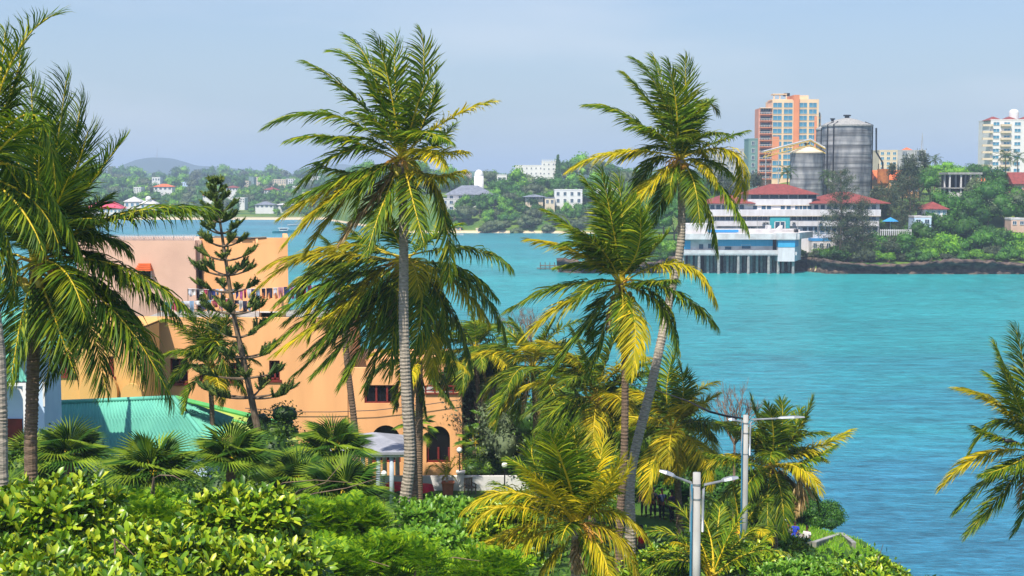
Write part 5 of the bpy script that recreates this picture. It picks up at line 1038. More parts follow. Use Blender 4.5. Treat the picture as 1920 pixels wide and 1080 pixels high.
def scatter(protos, spots, labels, group, wh=False):
    """each spot (x, y, scale): its own tree object with crown and trunk"""
    used = set()
    for k, (x, y, s_) in enumerate(spots):
        j = k % len(protos); p = protos[j]; zz = H(x, y) - .3; lab_ = labels[j] + (where(x, y) if wh else '')
        if j not in used: used.add(j); p.location = (x, y, zz); p.rotation_euler = (0, 0, rg.uniform(0, 6)); p.scale = (s_, s_, s_ * rg.uniform(.85, 1.15)); p['label'] = lab_; p['group'] = group[j]; continue
        dup(p, (x, y, zz), rg.uniform(0, 6.28), (s_, s_, s_ * rg.uniform(.85, 1.15)), lab_, group[j])
# left shore woods
P = [proto(k, m_, 5, 4, 2.0, 420, 1.0, 8, '') for k, m_ in enumerate(['crown', 'crown', 'crown_b', 'crown_g'])]
sp = []
def rx(a, b_, Y): return xat(rg.uniform(a, b_), Y)
for Y_, n_, lo, hi in ((912, 34, .5, .8), (960, 30, .7, 1.1), (1030, 36, .9, 1.4), (1130, 34, 1.0, 1.6), (1280, 30, 1.1, 1.8), (1480, 34, 1.2, 1.9), (1800, 28, 1.6, 2.4)):
    for k in range(n_):
        px = 110 + (690 - 110) * (k + rg.random()) / n_
        if Y_ < 950 and (155 < px < 232 or 236 < px < 290) and Y_ > 900 and rg.random() < .7: continue
        if Y_ == 912 and px > 440 and rg.random() < .4: continue
        y = Y_ + rg.uniform(-20, 20); sp.append((xat(px, y), y, rg.uniform(lo, hi)))
lb = ['dark rounded far shore tree', 'deep green bushy far shore tree', 'bright green far shore tree', 'grey green far shore tree']
scatter(P, sp, lb, ['dark rounded trees on the far left shore', 'deep green trees on the far left shore', 'bright green trees on the far left shore', 'grey green trees on the far left shore'], True)
# distant ridge woods, one mass
R2 = np.random.default_rng(8); n_ = 24000; Yr = R2.uniform(2000, 3600, n_); px = R2.uniform(140, 1400, n_); xx = (px - 960) / F * Yr; zz = height(xx, Yr) + 2 + R2.random(n_) ** 1.5 * 9 * (1 + .9 * np.sin(xx * .02) * np.sin(xx * .007 + Yr * .004)); 
V, Q = cards(np.stack([xx, Yr, zz], -1), norm(R2.normal(0, 1, (n_, 3)) + ARR([0, -.5, 1])), 7.0, R2, .8, .5)
o = link('treeline', np_mesh('treeline', V, [(Q, 0)], [M['crown']])); tag(o, 'hazy line of distant woods along the horizon', 'woods', kind='stuff')
# middle shore trees
P = [proto(10 + k, m_, 5, 4, 1.8, 900, .75, 10, '') for k, m_ in enumerate(['crown', 'crown_b', 'crown_g', 'crown'])]
sp = []
for px, py, Y_, s_ in [(850, 420, 672, .8), (870, 400, 684, 1.0), (878, 415, 668, 1.15), (900, 405, 680, 1.2), (925, 400, 684, 1.1), (945, 410, 676, 1.1), (965, 400, 686, 1.1), (985, 402, 684, 1.0), (1005, 405, 680, 1.1), (1030, 400, 684, .9), (1062, 398, 682, 1.0), (1090, 400, 684, 1.1), (1120, 395, 684, 1.1), (1150, 398, 682, 1.1), (1180, 395, 684, 1.2), (1215, 395, 690, 1.3),
    (945, 370, 720, 1.5), (965, 350, 730, 1.5), (990, 345, 736, 1.45), (1020, 350, 734, 1.35), (1045, 345, 740, 1.3), (1070, 350, 740, 1.3), (1000, 370, 712, 1.2), (960, 378, 706, 1.1), (1098, 350, 735, 1.5), (1125, 352, 735, 1.5), (1160, 350, 740, 1.7), (1190, 350, 740, 1.8), (1220, 345, 745, 1.7),
    (930, 380, 702, .9), (1028, 378, 700, .8), (860, 350, 790, 1.3), (880, 346, 800, 1.3), (840, 350, 800, 1.5), (915, 345, 830, 1.2), (940, 350, 770, 1.1), (1060, 325, 860, 1.5), (1085, 325, 860, 1.7), (1110, 325, 865, 1.6), (1140, 325, 870, 1.7), (1180, 330, 870, 1.6), (925, 335, 900, 1.0), (950, 325, 880, .7), (820, 350, 800, 1.3), (800, 360, 780, 1.3)]:
    sp.append((xat(px, Y_), Y_, s_))
for k in range(34): Y_ = [664, 672, 690][k % 3] + rg.uniform(-3, 3); sp.append((xat(918 + 9.2 * k, Y_), Y_, rg.uniform(.6, .85)))
for k in range(30): Y_ = 770 + (k % 5) * 55 + rg.uniform(-12, 12); sp.append((xat(rg.uniform(640, 850), Y_), Y_, rg.uniform(.9, 1.6)))
scatter(P, sp, ['dark green middle shore tree', 'light green middle shore tree', 'olive green middle shore tree', 'deep shaded middle shore tree'], ['dark green trees on the middle shore', 'light green trees on the middle shore', 'olive green trees on the middle shore', 'deep shaded trees on the middle shore'], True)
# grey mangrove-like bushes on the water
P = [proto(20 + k, 'crown_g', 4, 2.6, .3, 800, .5, 9, '', 'mangrove_bush', cat='bush') for k in range(2)]; sp = []
for k in range(17): px = 912 + k * 19; sp.append((xat(px, 655 + (k % 3) * 3), 655 + (k % 3) * 3, .95 + .3 * math.sin(k * 2.1)))
scatter(P, sp, ['pale grey green mangrove bush', 'rounder grey green mangrove bush'], ['pale mangrove bushes', 'rounder mangrove bushes'], True)
# cypress
q = (xat(1046, 846), 846.0); gz = H(*q); root = thing('cypress', 'tall narrow dark cypress beside the white hilltop tower', 'tree', (q[0], q[1], gz)); zt = zat(292, 846) - gz
R2 = np.random.default_rng(4); bl = [(0, 0, zt * (k + .5) / 9, 2.6 * (1 - k / 10) + .3, zt / 12) for k in range(9)]; link('crown', crown_mesh('crown', bl, 1600, .9, M['crown'], R2), root)
mb = MB(); mb.tube([(0, 0, -1), (0, 0, zt * .8)], [.4, .1], 6); mb.part('trunk', M['bark'], root)
# right shore: the landmass trees behind and beside the office
def T(label, px, pyb, Y_, R_, Rz, trunk, mt='crown', nl=2600, size=.42, seed=1, **kw): return tree(label, (xat(px, Y_), Y_, H(xat(px, Y_), Y_) - .3), R_, Rz, trunk, nl, size, mt, seed, **kw)
for q_, (nm, mt_) in enumerate([('dark low bush clinging to the shore rocks', 'crown'), ('bright low bush clinging to the shore rocks', 'crown_b'), ('shaggy dark bush clinging to the shore rocks', 'casu')]):
    tree(nm, (0, 0, 0), 3.4, 2.0, .3, 1300, .42, mt_, 400 + q_, 9, 'shore_bush', 'bush')
SB = [o for o in COL.objects if o.name.startswith('shore_bush') and o.parent is None]; sp = []
for k in range(48): x_ = 16 + k * 3.9 + rg.uniform(-1, 1); Y_ = 380.5 + (k % 2) * 3.2; sp.append((x_, Y_ + (9 if 41 < x_ < 82 else 0), rg.uniform(.65, 1.05)))
scatter(SB, sp, ['dark low bush on the shore rocks', 'bright low bush on the shore rocks', 'shaggy dark bush on the shore rocks'], ['dark low bushes on the shore rocks', 'bright low bushes on the shore rocks', 'shaggy bushes on the shore rocks'], True)
k = 50
for px, Y_, R_, Rz, tr_, mt_, lab in [
    (1245, 470, 7, 6, 7, 'crown', 'large dark tree directly behind the leaning coconut trunk'), (1225, 500, 6, 5, 6, 'crown_b', 'brighter tree left behind the leaning coconut trunk'), (1265, 430, 6, 4.5, 4, 'crown', 'dark bushy tree left of the pier pavilion roof'),
    (1290, 450, 7, 6, 6, 'crown', 'tall dark tree above the pier pavilion left end'), (1320, 470, 7, 6, 7, 'crown', 'wide dark tree touching the office left wing'), (1345, 490, 6, 6, 9, 'casu', 'tall shaggy tree left of the office roof'),
    (1265, 392, 4, 2.6, 1, 'crown_b', 'low bright bush beside the pavilion deck'), (1240, 396, 4.5, 2.6, .8, 'crown', 'low dark bush on the left tip rocks'), (1200, 400, 5, 3, .8, 'crown', 'low rounded bush on the left tip'), (1160, 400, 5, 3.4, .8, 'crown', 'low spreading bush behind the middle palm crown'), (1120, 398, 5, 3.0, .6, 'crown', 'low dark shrub mass left of the middle palm'), (1080, 395, 4.5, 2.2, .3, 'crown', 'outermost low dark bush above the jetty'),
    (1385, 478, 6, 6, 9, 'casu', 'dark shaggy tree left of the orange tower base'), (1415, 470, 6.5, 7, 10, 'casu', 'tall dark grey green tree in front of the orange tower'), (1438, 466, 5, 5, 8, 'crown', 'dark tree right beneath the conveyor'),
    (1362, 500, 7, 6, 8, 'casu', 'dark tree in front of the pale office block'), (1300, 520, 8, 6, 8, 'crown', 'tree behind the palm D crown skirt'.replace('palm D crown skirt', 'leaning coconut palm fronds')),
    (1640, 412, 4.5, 5, 5, 'casu', 'dark casuarina right of the office block'), (1665, 415, 5, 6, 6, 'casu', 'dark tall casuarina beside the blue parasol'), (1692, 420, 5, 7, 7, 'casu', 'tallest dark casuarina between hopper and shed'), (1715, 425, 5, 7, 8, 'casu', 'dark casuarina next to the small red roof'),
    (1560, 384, 3.4, 2.2, .6, 'crown_b', 'bright green bush beside the pavilion end room'), (1545, 384, 2.6, 1.8, .4, 'crown_b', 'smaller bright bush on the rocks by the pavilion'), (1600, 386, 4.5, 3, 1, 'crown', 'dark bush at the rocks under the wispy casuarina'), (1630, 388, 5, 3.2, 1.2, 'crown', 'dark broad bush on the rocks by the fence'), (1660, 386, 5, 3.2, 1, 'casu', 'dark shrub below the blue parasol'), (1690, 387, 5, 3.6, 1.4, 'crown', 'dark tangled bush below the casuarinas'), (1640, 383, 2.8, 1.6, .3, 'crown_b', 'little bright bush low on the rocks'),
    (1720, 392, 5, 4, 1.5, 'crown', 'green bush left of the bright bank'), (1745, 388, 4.5, 3, .8, 'crown_b', 'bright green bush low on the bank'), (1775, 388, 5, 3.4, 1, 'crown_b', 'broad bright green bush above the rocks'), (1800, 396, 5.5, 4.5, 2, 'crown', 'rounded green tree below the concrete frame'), (1760, 402, 5, 4, 2.4, 'crown', 'green tree just left under the concrete frame'), (1775, 408, 5, 5, 3, 'crown', 'taller green tree under the concrete frame'),
    (1830, 390, 5, 3.6, 1.2, 'crown', 'green bush low right of the bright bank'), (1860, 392, 5.5, 4, 1.2, 'crown', 'green bush above the pale rock foot'), (1890, 390, 5, 3.4, 1, 'crown', 'green bush near the right edge rocks'), (1915, 390, 5, 3, .8, 'crown_b', 'bright green bush at the right edge rocks'),
    (1825, 408, 6, 5, 2.5, 'crown', 'full green tree right of the concrete frame base'), (1855, 412, 6.5, 5.5, 3, 'crown', 'large dark tree below the orange roof'), (1885, 412, 6.5, 5, 3, 'crown_g', 'grey green tree below the pink house'), (1915, 410, 6, 5, 3, 'crown', 'dark tree in front of the pink house'), (1870, 432, 5.5, 4, 3, 'crown', 'rounded green treetop before the orange roof'), (1840, 425, 5, 4, 3, 'crown_g', 'olive tree between frame building and orange roof'),
    (1745, 520, 8, 3, 5.5, 'crown_b', 'flat topped bright green tree left of the frame building'), (1780, 516, 8, 3.4, 6, 'crown_b', 'flat topped bright green tree above the frame building'), (1715, 530, 6, 3, 4.5, 'crown_b', 'low bright tree behind the orange roofs'), (1830, 540, 7, 4, 4, 'crown', 'feathery green tree right of the flat topped trees'), (1745, 462, 5, 4, 4, 'crown_g', 'pale branched tree left of the concrete frame'), (1725, 460, 5, 4, 4, 'crown', 'dark tree behind the small red roof')]:
    k += 1; hi = {'casu': dict(r=(.25, .45), core=.3, jit=1.2, aspect=.3, shell=(.4, 1.1)), 'crown_b': {}, 'crown': {}, 'crown_g': dict(core=.45)}[mt_]
    T(lab, px, 0, Y_, R_, Rz, tr_, mt_, 2600 if R_ > 4 else 1500, .55 if mt_ != 'casu' else .8, k, nb=11, cat='tree' if tr_ > 1 else 'bush', name='broadleaf_tree' if tr_ > 1 else 'shore_bush', **hi)
# the wispy casuarina in front of the office
def wispy(label, px, ptop, pbot, Y_, wpx, seed, n_=5200):
    rg = np.random.default_rng(seed); x = xat(px, Y_); gz = H(x, Y_); zt = zat(ptop, Y_) - gz; s_ = Y_ / F; root = thing('casuarina', label, 'tree', (x, Y_, gz)); V = []; Q = []; mb = MB()
    mb.tube([(0, 0, -.5), (.3, 0, zt * .5), (-.2, 0, zt)], [.4, .25, .05], 7); P_ = []; D_ = []
    for k in range(46):
        h_ = zt * (.12 + .86 * k / 46); az = k * 2.4; ln = wpx * s_ * .5 * (1 - .55 * (k / 46)) * rg.uniform(.6, 1.15)
        e = ARR([math.cos(az) * ln, math.sin(az) * ln, ln * rg.uniform(.1, .6)]); mb.tube([(0, 0, h_), tuple(ARR([0, 0, h_]) + e * .5 + ARR([0, 0, .2])), tuple(ARR([0, 0, h_]) + e)], [.1, .06, .02], 4)
        m_ = n_ // 46; t_ = rg.uniform(.25, 1.1, m_)[:, None]; P_.append(ARR([0, 0, h_]) + e * t_ + rg.normal(0, .5, (m_, 3)) * ARR([1, 1, .8])); 
    P_ = np.concatenate(P_); D_ = norm(rg.normal(0, .5, P_.shape) + ARR([0, 0, -.6])); Sd = norm(np.cross(D_, rg.normal(0, 1, P_.shape))); l_ = rg.uniform(.4, 1.1, len(P_))[:, None]
    V = np.stack([P_, P_ + D_ * l_ * .5 + Sd * .07, P_ + D_ * l_, P_ + D_ * l_ * .5 - Sd * .07], 1).reshape(-1, 3)
    link('crown', np_mesh('crown', V, [(np.arange(len(V)).reshape(-1, 4), 0)], [M['casu']]), root); mb.part('trunk', M['bark'], root)
wispy('tall wispy grey green casuarina in front of the office block', 1577, 318, 490, 381, 95, 3, 7000); wispy('wispy casuarina close right of the office corner', 1618, 372, 490, 383, 70, 4, 4200)
wispy('wispy dark casuarina above the shore fence', 1668, 350, 480, 400, 75, 5, 5000); wispy('wispy dark casuarina left of the little red roof', 1706, 330, 480, 405, 90, 6, 6000); wispy('thin wispy tree in the gap beside the palm trunk', 1590, 400, 490, 384, 80, 7, 3600)
# ---------------------------------------------------------------- the far palms of the right shore
def farpalm(label, px, pc, Y_, Ln, seed, n_=15):
    rg = np.random.default_rng(seed); x = xat(px, Y_); gz = H(x, Y_); c = ARR([0, 0, zat(pc, Y_) - gz]); root = thing('far_palm', label, 'palm tree', (x, Y_, gz)); VV = None
    mb = MB(); mb.tube([(0, 0, -1), (.3, 0, c[2] * .5), tuple(c)], [.28, .2, .18], 7); mb.part('trunk', M['trunk_d'], root)
    for k in range(n_):
        C = curve_dir(c, k * 2.4 + seed, 1.2 - 1.7 * k / n_, Ln * rg.uniform(.85, 1.1), 1.2, 8)
        link('frond', frond_mesh('frond', C, .28 * Ln, 16, rg, [M['palm_far'], M['palm_far']], w=.16, rad=.06, droop=.6), root)
for a in [('dark coconut palm standing on the office roof line in front of the tower', 1476, 322, 425, 3.6, 1), ('coconut palm between the small silo and the widest silo', 1552, 330, 428, 3.6, 2), ('left one of the two palms before the white high rise', 1884, 292, 520, 5.0, 3), ('right one of the two palms before the white high rise', 1907, 296, 520, 4.6, 4),
          ('small palm sprouting by the flat topped trees', 1752, 300, 560, 4, 5), ('thin palm on the hilltop left of the white fort', 878, 338, 760, 5, 6), ('palm left of the white dome', 856, 340, 770, 5, 7)]: farpalm(*a)
# ---------------------------------------------------------------- the coconut palms of the headland
palm('tallest ringed grey coconut palm with a full windblown crown, left of centre', 52, [(756, 975), (768, 860), (762, 740), (757, 600), (757, 450)], (753, 300), [
    (625, 218, 503, 234, 0), (672, 190, 577, 117, .5), (690, 150, 627, 96, -.5), (704, 145, 655, 70, 1), (728, 150, 706, 72, -1), (742, 165, 742, 76, .6), (790, 165, 790, 64, .3), (785, 190, 822, 126, -1), (845, 222, 922, 190, 0, 'y'),
    (812, 290, 872, 284, 1.5, 'y'), (800, 330, 868, 320, -1, 'y'), (825, 385, 842, 520, -.6), (640, 345, 530, 405, .8, 'y'), (645, 360, 535, 455, -.6, 'y'), (650, 350, 560, 430, -1.5, 'y'), (660, 365, 575, 470, .3, 'y'), (655, 330, 548, 375, -1), (680, 325, 598, 308, 1), (700, 370, 640, 450, -1.2, 'd'), (715, 390, 690, 470, -2),
    (775, 380, 795, 455, -2), (800, 215, 815, 160, 1.5), (715, 235, 660, 210, -2.2), (780, 250, 845, 265, -2.2), (660, 280, 560, 350, 1.4), (640, 260, 545, 262, -1.4), (690, 330, 600, 395, -1.8), (800, 280, 850, 235, 2)],
    seed=3, leaf=1.08, r=(.23, .15), dead=4, extra=6, exL=3.2, nuts=12, w=.078, n=72, exel=(-.9, .9))
palm('coconut palm with dark trunk just behind the ringed one, its crown lower', 57, [(776, 890), (766, 700), (752, 600)], (757, 488), [
    (625, 462, 483, 540, 0, 'y'), (650, 548, 507, 650, -1), (672, 590, 555, 700, .5), (880, 466, 957, 500, 0), (880, 530, 948, 630, -.5), (835, 565, 884, 690, .5), (800, 580, 812, 705, -.8, 'y'), (705, 600, 640, 720, -1.6), (640, 480, 560, 560, 1), (790, 560, 770, 690, -1.5),
    (640, 520, 500, 600, -1.2), (660, 560, 520, 660, -1.8, 'y'), (655, 590, 575, 660, -1), (680, 600, 590, 700, -1.5), (600, 475, 500, 500, -1, 'y'), (630, 500, 520, 570, -.4), (840, 520, 915, 600, -1, 'y'), (820, 440, 860, 420, 1), (700, 460, 640, 420, 1.5), (735, 430, 700, 400, -2), (720, 620, 690, 730, .5), (690, 560, 600, 610, 1.6), (660, 520, 540, 600, -.6), (690, 545, 590, 660, -1.8), (850, 500, 930, 555, 1.2), (820, 600, 850, 700, 1.4), (740, 600, 730, 700, -1), (690, 490, 590, 500, -1)],
    seed=5, leaf=1.2, ygrad=.45, r=(.17, .12), dead=5, extra=7, exL=3.6, tm='trunk_d', nuts=8, flowers=4, n=84, w=.08, exel=(-1.2, .3), nutmat='flower')
palm('slender coconut palm before the orange wall left of the ringed trunk', 66, [(668, 840), (652, 690), (646, 620)], (644, 540), [(600, 500, 545, 560, 0), (690, 510, 735, 570, 0), (610, 560, 580, 640, 0), (680, 570, 700, 650, 0), (630, 480, 600, 440, 0), (665, 480, 700, 440, 0)], seed=8, r=(.17, .13), extra=9, exL=3.2, tm='trunk_d', nuts=3, w=.06)
palm('tall leaning coconut palm on the right with its crown against the sky', 60, [(1182, 985, -2), (1184, 880, -1.5), (1222, 720, -1), (1256, 560), (1277, 450)], (1276, 300), [
    (1182, 222, 1105, 196, 0), (1222, 200, 1174, 140, .5), (1240, 180, 1192, 112, -.5), (1250, 190, 1226, 110, 1), (1268, 200, 1252, 118, -1), (1284, 200, 1285, 112, 0), (1312, 205, 1345, 208, .6), (1340, 268, 1398, 246, 0), (1165, 285, 1070, 316, -.5, 'y'), (1225, 340, 1172, 412, -1, 'y'),
    (1372, 285, 1388, 372, .5, 'y'), (1345, 345, 1402, 430, -.5), (1322, 380, 1346, 470, 0), (1220, 310, 1188, 380, 1.5), (1300, 240, 1330, 190, 1.5), (1300, 340, 1312, 420, -2), (1250, 350, 1225, 420, 2), (1235, 250, 1180, 240, -1.6), (1305, 260, 1360, 250, -1.8), (1320, 300, 1375, 330, 1.6), (1230, 275, 1165, 300, 1.8)],
    seed=11, leaf=1.1, r=(.22, .15), extra=7, exL=2.4, nuts=9, w=.065, tm='trunk', nutmat='flower', exel=(-.9, 1.0))
palm('coconut palm with wide open crown and slim straight trunk, left of the leaning one', 54, [(1162, 980), (1170, 860), (1172, 700), (1168, 600)], (1165, 530), [
    (1085, 475, 995, 448, 0, 'y'), (1098, 455, 1028, 396, .5), (1142, 425, 1098, 338, 0), (1150, 430, 1128, 322, -.8), (1168, 440, 1160, 335, .8), (1212, 482, 1252, 438, 0), (1188, 455, 1215, 392, 1), (1060, 535, 953, 580, .5), (1075, 560, 982, 630, -.5, 'y'), (1105, 600, 1030, 705, 0),
    (1275, 495, 1342, 562, 0, 'y'), (1262, 545, 1342, 608, .8), (1235, 570, 1272, 655, -.5), (1190, 600, 1185, 700, -1.5, 'y'), (1130, 620, 1105, 700, 1), (1120, 500, 1045, 500, 1.6), (1195, 470, 1200, 400, -1.8), (1130, 470, 1080, 430, -1.8), (1145, 440, 1140, 370, 1.8), (1215, 530, 1265, 525, -1.8), (1110, 470, 1050, 460, -1), (1180, 440, 1185, 370, 1)],
    seed=14, leaf=1.15, r=(.16, .12), extra=5, exL=2.9, nuts=5, n=80, w=.075, tm='trunk_d', exel=(-1.0, .8))
# right edge palm, crown just outside the picture
palm('coconut palm entering from the right edge over the water', 50, [(2010, 1500), (1985, 1200), (1960, 980)], (1944, 842), [
    (1875, 762, 1798, 728, 0, 'y'), (1905, 740, 1866, 645, .5), (1928, 730, 1905, 616, -.5), (1880, 790, 1820, 846, .6), (1850, 850, 1764, 912, 0, 'y'), (1890, 910, 1812, 1002, -.5), (1868, 890, 1792, 958, .5), (1900, 760, 1850, 700, 1), (1935, 930, 1900, 1000, 1), (1900, 830, 1830, 800, -1), (1920, 780, 1880, 690, -1.5), (1990, 740, 2040, 700, 0), (2010, 860, 2100, 900, 0), (1900, 870, 1840, 890, -1.5), (1965, 720, 1990, 620, 0), (2000, 920, 2040, 1000, 0)],
    seed=17, extra=6, exL=3.2, w=.06, azr=(-1.5, 1.5))
# the two big palms at the left edge
palm('large dark coconut palm at the left with orange flower stalks', 34, [(58, 880), (60, 760), (64, 620)], (66, 492), [
    (205, 408, 388, 388, 0, 'y'), (200, 415, 380, 396, .6), (210, 495, 346, 572, 0, 'y'), (200, 500, 330, 590, .7), (190, 545, 300, 660, .5, 'y'), (180, 560, 268, 700, -.6), (170, 520, 262, 600, 1), (100, 590, 140, 700, -1), (150, 440, 240, 470, 1.2, 'y'), (205, 575, 318, 742, -.5), (150, 572, 198, 728, -1), (66, 320, 58, 158, .5), (100, 320, 124, 150, -.5), (120, 340, 152, 190, 1), (165, 350, 230, 264, 0), (140, 385, 192, 318, .8), (130, 395, 168, 450, 1), (10, 560, -40, 640, 0), (20, 420, -60, 380, 0),
    (95, 600, 85, 720, 1.5), (40, 600, 20, 720, -1), (110, 430, 180, 410, -1.8), (90, 340, 90, 200, 1.6), (40, 340, 20, 220, 1), (130, 350, 165, 245, -1.4), (100, 400, 130, 330, -2), (150, 470, 230, 520, 1.5), (120, 560, 160, 640, 1.6), (50, 420, 10, 320, -1.6), (70, 380, 75, 260, -2), (140, 420, 200, 370, 1.8)],
    seed=21, ymat='palm', r=(.17, .14), extra=8, exL=3.0, ygrad=.3, nuts=7, flowers=4, leaf=1.2, w=.05, n=92, mats=('palm_d', 'rachis'), tm='trunk_d')
palm('coconut palm at the very left edge with arching yellow ribs', 28, [(4, 895), (2, 760), (-6, 620)], (-50, 330), [
    (20, 120, 105, 26, 0, 'y'), (60, 215, 104, 352, 0, 'y'), (60, 330, 158, 492, .5, 'y'), (0, 420, 28, 560, .4), (10, 200, 40, 100, 1), (-10, 220, 10, 60, 1), (-100, 250, -160, 200, 0), (-20, 440, -30, 560, 0), (20, 260, 70, 230, -1), (30, 380, 80, 470, -1), (0, 300, 60, 400, 1.2)],
    seed=24, ymat='palm', r=(.13, .11), extra=5, exL=2.6, nuts=0, w=.045, n=78, mats=('palm_d', 'rachis'), flowers=1, dead=1)
# young palm in front of the orange building
palm('young palm with a yellowish crownshaft beside the araucaria', 60, [(398, 805), (396, 740)], (392, 690), [
    (395, 615, 385, 556, 0), (355, 625, 310, 600, 0), (350, 660, 300, 668, 0), (415, 620, 440, 580, .5), (430, 645, 462, 660, 0), (350, 690, 316, 730, .5), (425, 690, 460, 735, -.5), (370, 610, 340, 570, -1), (420, 610, 450, 610, -1), (375, 650, 345, 700, -1), (405, 640, 425, 700, -1.2)],
    seed=27, r=(.13, .10), extra=7, exL=2.4, nuts=0, flowers=1, dead=1, w=.05, leaf=1.15, mats=('palm', 'rachis'), name='young_palm', tm='trunk_d')
# yellow foreground palm
palm('yellow leaved coconut palm in the bottom foreground', 36, [(1082, 1300), (1080, 1120)], (1080, 985), [
    (1035, 880, 1052, 800, 0), (1050, 880, 1075, 795, -.8), (1010, 890, 1000, 828, .6), (1125, 930, 1165, 860, -1, 'y'), (960, 950, 890, 985, -1, 'y'), (1065, 880, 1095, 812, -.5), (1150, 920, 1182, 868, 0, 'y'), (975, 925, 876, 952, 0, 'y'), (1000, 985, 884, 1030, 0, 'y'), (990, 1010, 905, 1072, -.5, 'y'), (1150, 960, 1214, 1010, 0, 'y'), (1150, 1000, 1196, 1085, -.5, 'y'), (1040, 1040, 1000, 1100, 0, 'y'),
    (1010, 900, 955, 860, 1), (1115, 900, 1130, 830, 1, 'y'), (1020, 950, 930, 905, 1.5), (1130, 1040, 1140, 1110, -1, 'y'), (1055, 870, 1030, 815, -1.5), (1085, 880, 1075, 800, 1.2), (1040, 930, 985, 880, -1.5, 'y')],
    seed=31, r=(.15, .12), ygrad=.6, leaf=1.15, extra=6, exL=1.6, nuts=0, flowers=2, dead=2, w=.045, n=72, wind=(0, 0, 0))
# palms by the water right of the lamps
palm('spreading coconut palm over the water behind the farther street lamp', 64, [(1452, 1040), (1450, 960)], (1448, 872), [
    (1530, 838, 1592, 808, 0, 'y'), (1500, 800, 1524, 748, 0), (1465, 810, 1466, 752, .5), (1425, 800, 1408, 745, 0), (1395, 820, 1352, 792, 0), (1375, 860, 1312, 885, .5), (1480, 850, 1545, 860, 1, 'y'), (1500, 870, 1562, 838, -1), (1500, 890, 1492, 960, -1, 'd'), (1390, 900, 1340, 950, 0), (1410, 930, 1395, 990, -1),
    (1450, 810, 1440, 760, -1), (1480, 820, 1500, 770, 1), (1410, 830, 1375, 800, 1), (1475, 900, 1500, 950, 1, 'd'), (1400, 870, 1330, 850, -1.5), (1440, 930, 1440, 990, -1.8)],
    seed=35, ygrad=.35, r=(.18, .14), extra=13, leaf=1.15, exL=3.4, nuts=3, w=.07, tm='trunk_d', wind=(0, 0, 0))
palm('low coconut palm with yellow fronds left of the farther street lamp', 68, [(1275, 1000), (1270, 900)], (1262, 805), [
    (1310, 800, 1375, 790, 0, 'y'), (1300, 770, 1345, 740, 0, 'y'), (1280, 750, 1275, 680, 0), (1240, 740, 1215, 690, 0), (1310, 830, 1355, 860, 0, 'y'), (1270, 860, 1250, 900, -1, 'y'), (1215, 800, 1160, 810, 0), (1290, 850, 1310, 900, 1, 'y'), (1225, 850, 1200, 890, -1), (1250, 730, 1270, 650, 1), (1300, 790, 1340, 820, 1)],
    seed=38, r=(.18, .14), extra=14, leaf=1.2, exL=3.8, nuts=2, w=.07, ygrad=.5, tm='trunk_d')
palm('broad leaning palm behind the twin trunks with long green leaflets', 72, [(1110, 960), (1115, 850)], (1120, 745), [
    (1060, 700, 990, 690, 0), (1050, 745, 985, 775, 0), (1065, 780, 1010, 830, 0), (1175, 700, 1225, 680, 0), (1185, 740, 1255, 740, 0), (1100, 680, 1075, 620, 0), (1140, 670, 1165, 610, 0), (1175, 790, 1220, 840, 0), (1080, 690, 1020, 650, 1), (1120, 830, 1100, 900, -1), (1155, 720, 1215, 700, -1.5), (1085, 760, 1010, 800, -1.5)],
    seed=41, ygrad=.4, r=(.18, .14), extra=15, exL=4.4, nuts=2, w=.08, leaf=1.3, tm='trunk_d')
palm('palm behind the bare twigs left of the twin trunks', 80, [(1010, 960), (1005, 800)], (1000, 690), [
    (945, 650, 895, 660, 0), (945, 700, 900, 745, 0), (1050, 650, 1100, 640, 0), (1050, 700, 1085, 740, 0), (985, 640, 960, 600, 0), (1020, 640, 1040, 600, 0), (960, 740, 925, 790, -1, 'y'), (1030, 740, 1040, 800, -1)],
    seed=44, ygrad=.4, r=(.18, .14), extra=15, leaf=1.2, exL=4.4, nuts=1, w=.08, tm='trunk_d')
palm('palm crown right behind the ringed trunk near the orange wall corner', 93, [(905, 900), (900, 800)], (892, 655), [
    (850, 610, 800, 620, 0), (850, 660, 800, 700, 0), (930, 610, 965, 610, 0), (935, 660, 965, 700, 0), (890, 610, 880, 570, 0)],
    seed=47, r=(.18, .14), extra=14, leaf=1.2, exL=4.0, nuts=1, w=.08, tm='trunk_d')
palm('palm with drooping fronds before the red framed window', 82, [(785, 880), (786, 760)], (786, 680), [(730, 680, 680, 730, 0), (740, 640, 700, 640, 0), (830, 660, 870, 690, 0), (790, 720, 800, 780, 0), (760, 720, 740, 770, 0), (820, 720, 850, 760, 0)],
    seed=49, r=(.24, .20), extra=8, exL=3.4, nuts=0, w=.08, tm='trunk_d')
palm('bright green young palm before the brown thicket', 91, [(946, 880), (946, 860)], (945, 825), [(920, 770, 915, 745, 0), (970, 775, 1000, 760, 0), (930, 800, 890, 800, 0), (965, 800, 1005, 810, 0), (945, 770, 945, 735, 0), (925, 790, 890, 770, 0)],
    seed=51, r=(.12, .10), extra=9, exL=2.3, nuts=0, flowers=0, dead=3, w=.07, mats=('bushleaf2', 'rachis'), name='young_palm')
palm('green coconut palm low behind the nearer street lamp', 44, [(1335, 1300), (1335, 1180)], (1335, 1085), [
    (1275, 1010, 1205, 1000, 0), (1270, 1050, 1200, 1075, 0), (1300, 990, 1262, 945, .8), (1365, 1010, 1398, 955, 0), (1400, 1040, 1445, 1000, 0), (1330, 1000, 1300, 950, 1), (1410, 1080, 1470, 1060, .5), (1290, 1040, 1215, 1035, 1.2), (1370, 1030, 1420, 985, 1), (1345, 1000, 1350, 950, 1.5)],
    seed=54, r=(.16, .13), extra=7, exL=2.6, nuts=0, w=.055, n=60, wind=(0, 0, 0), dead=3)
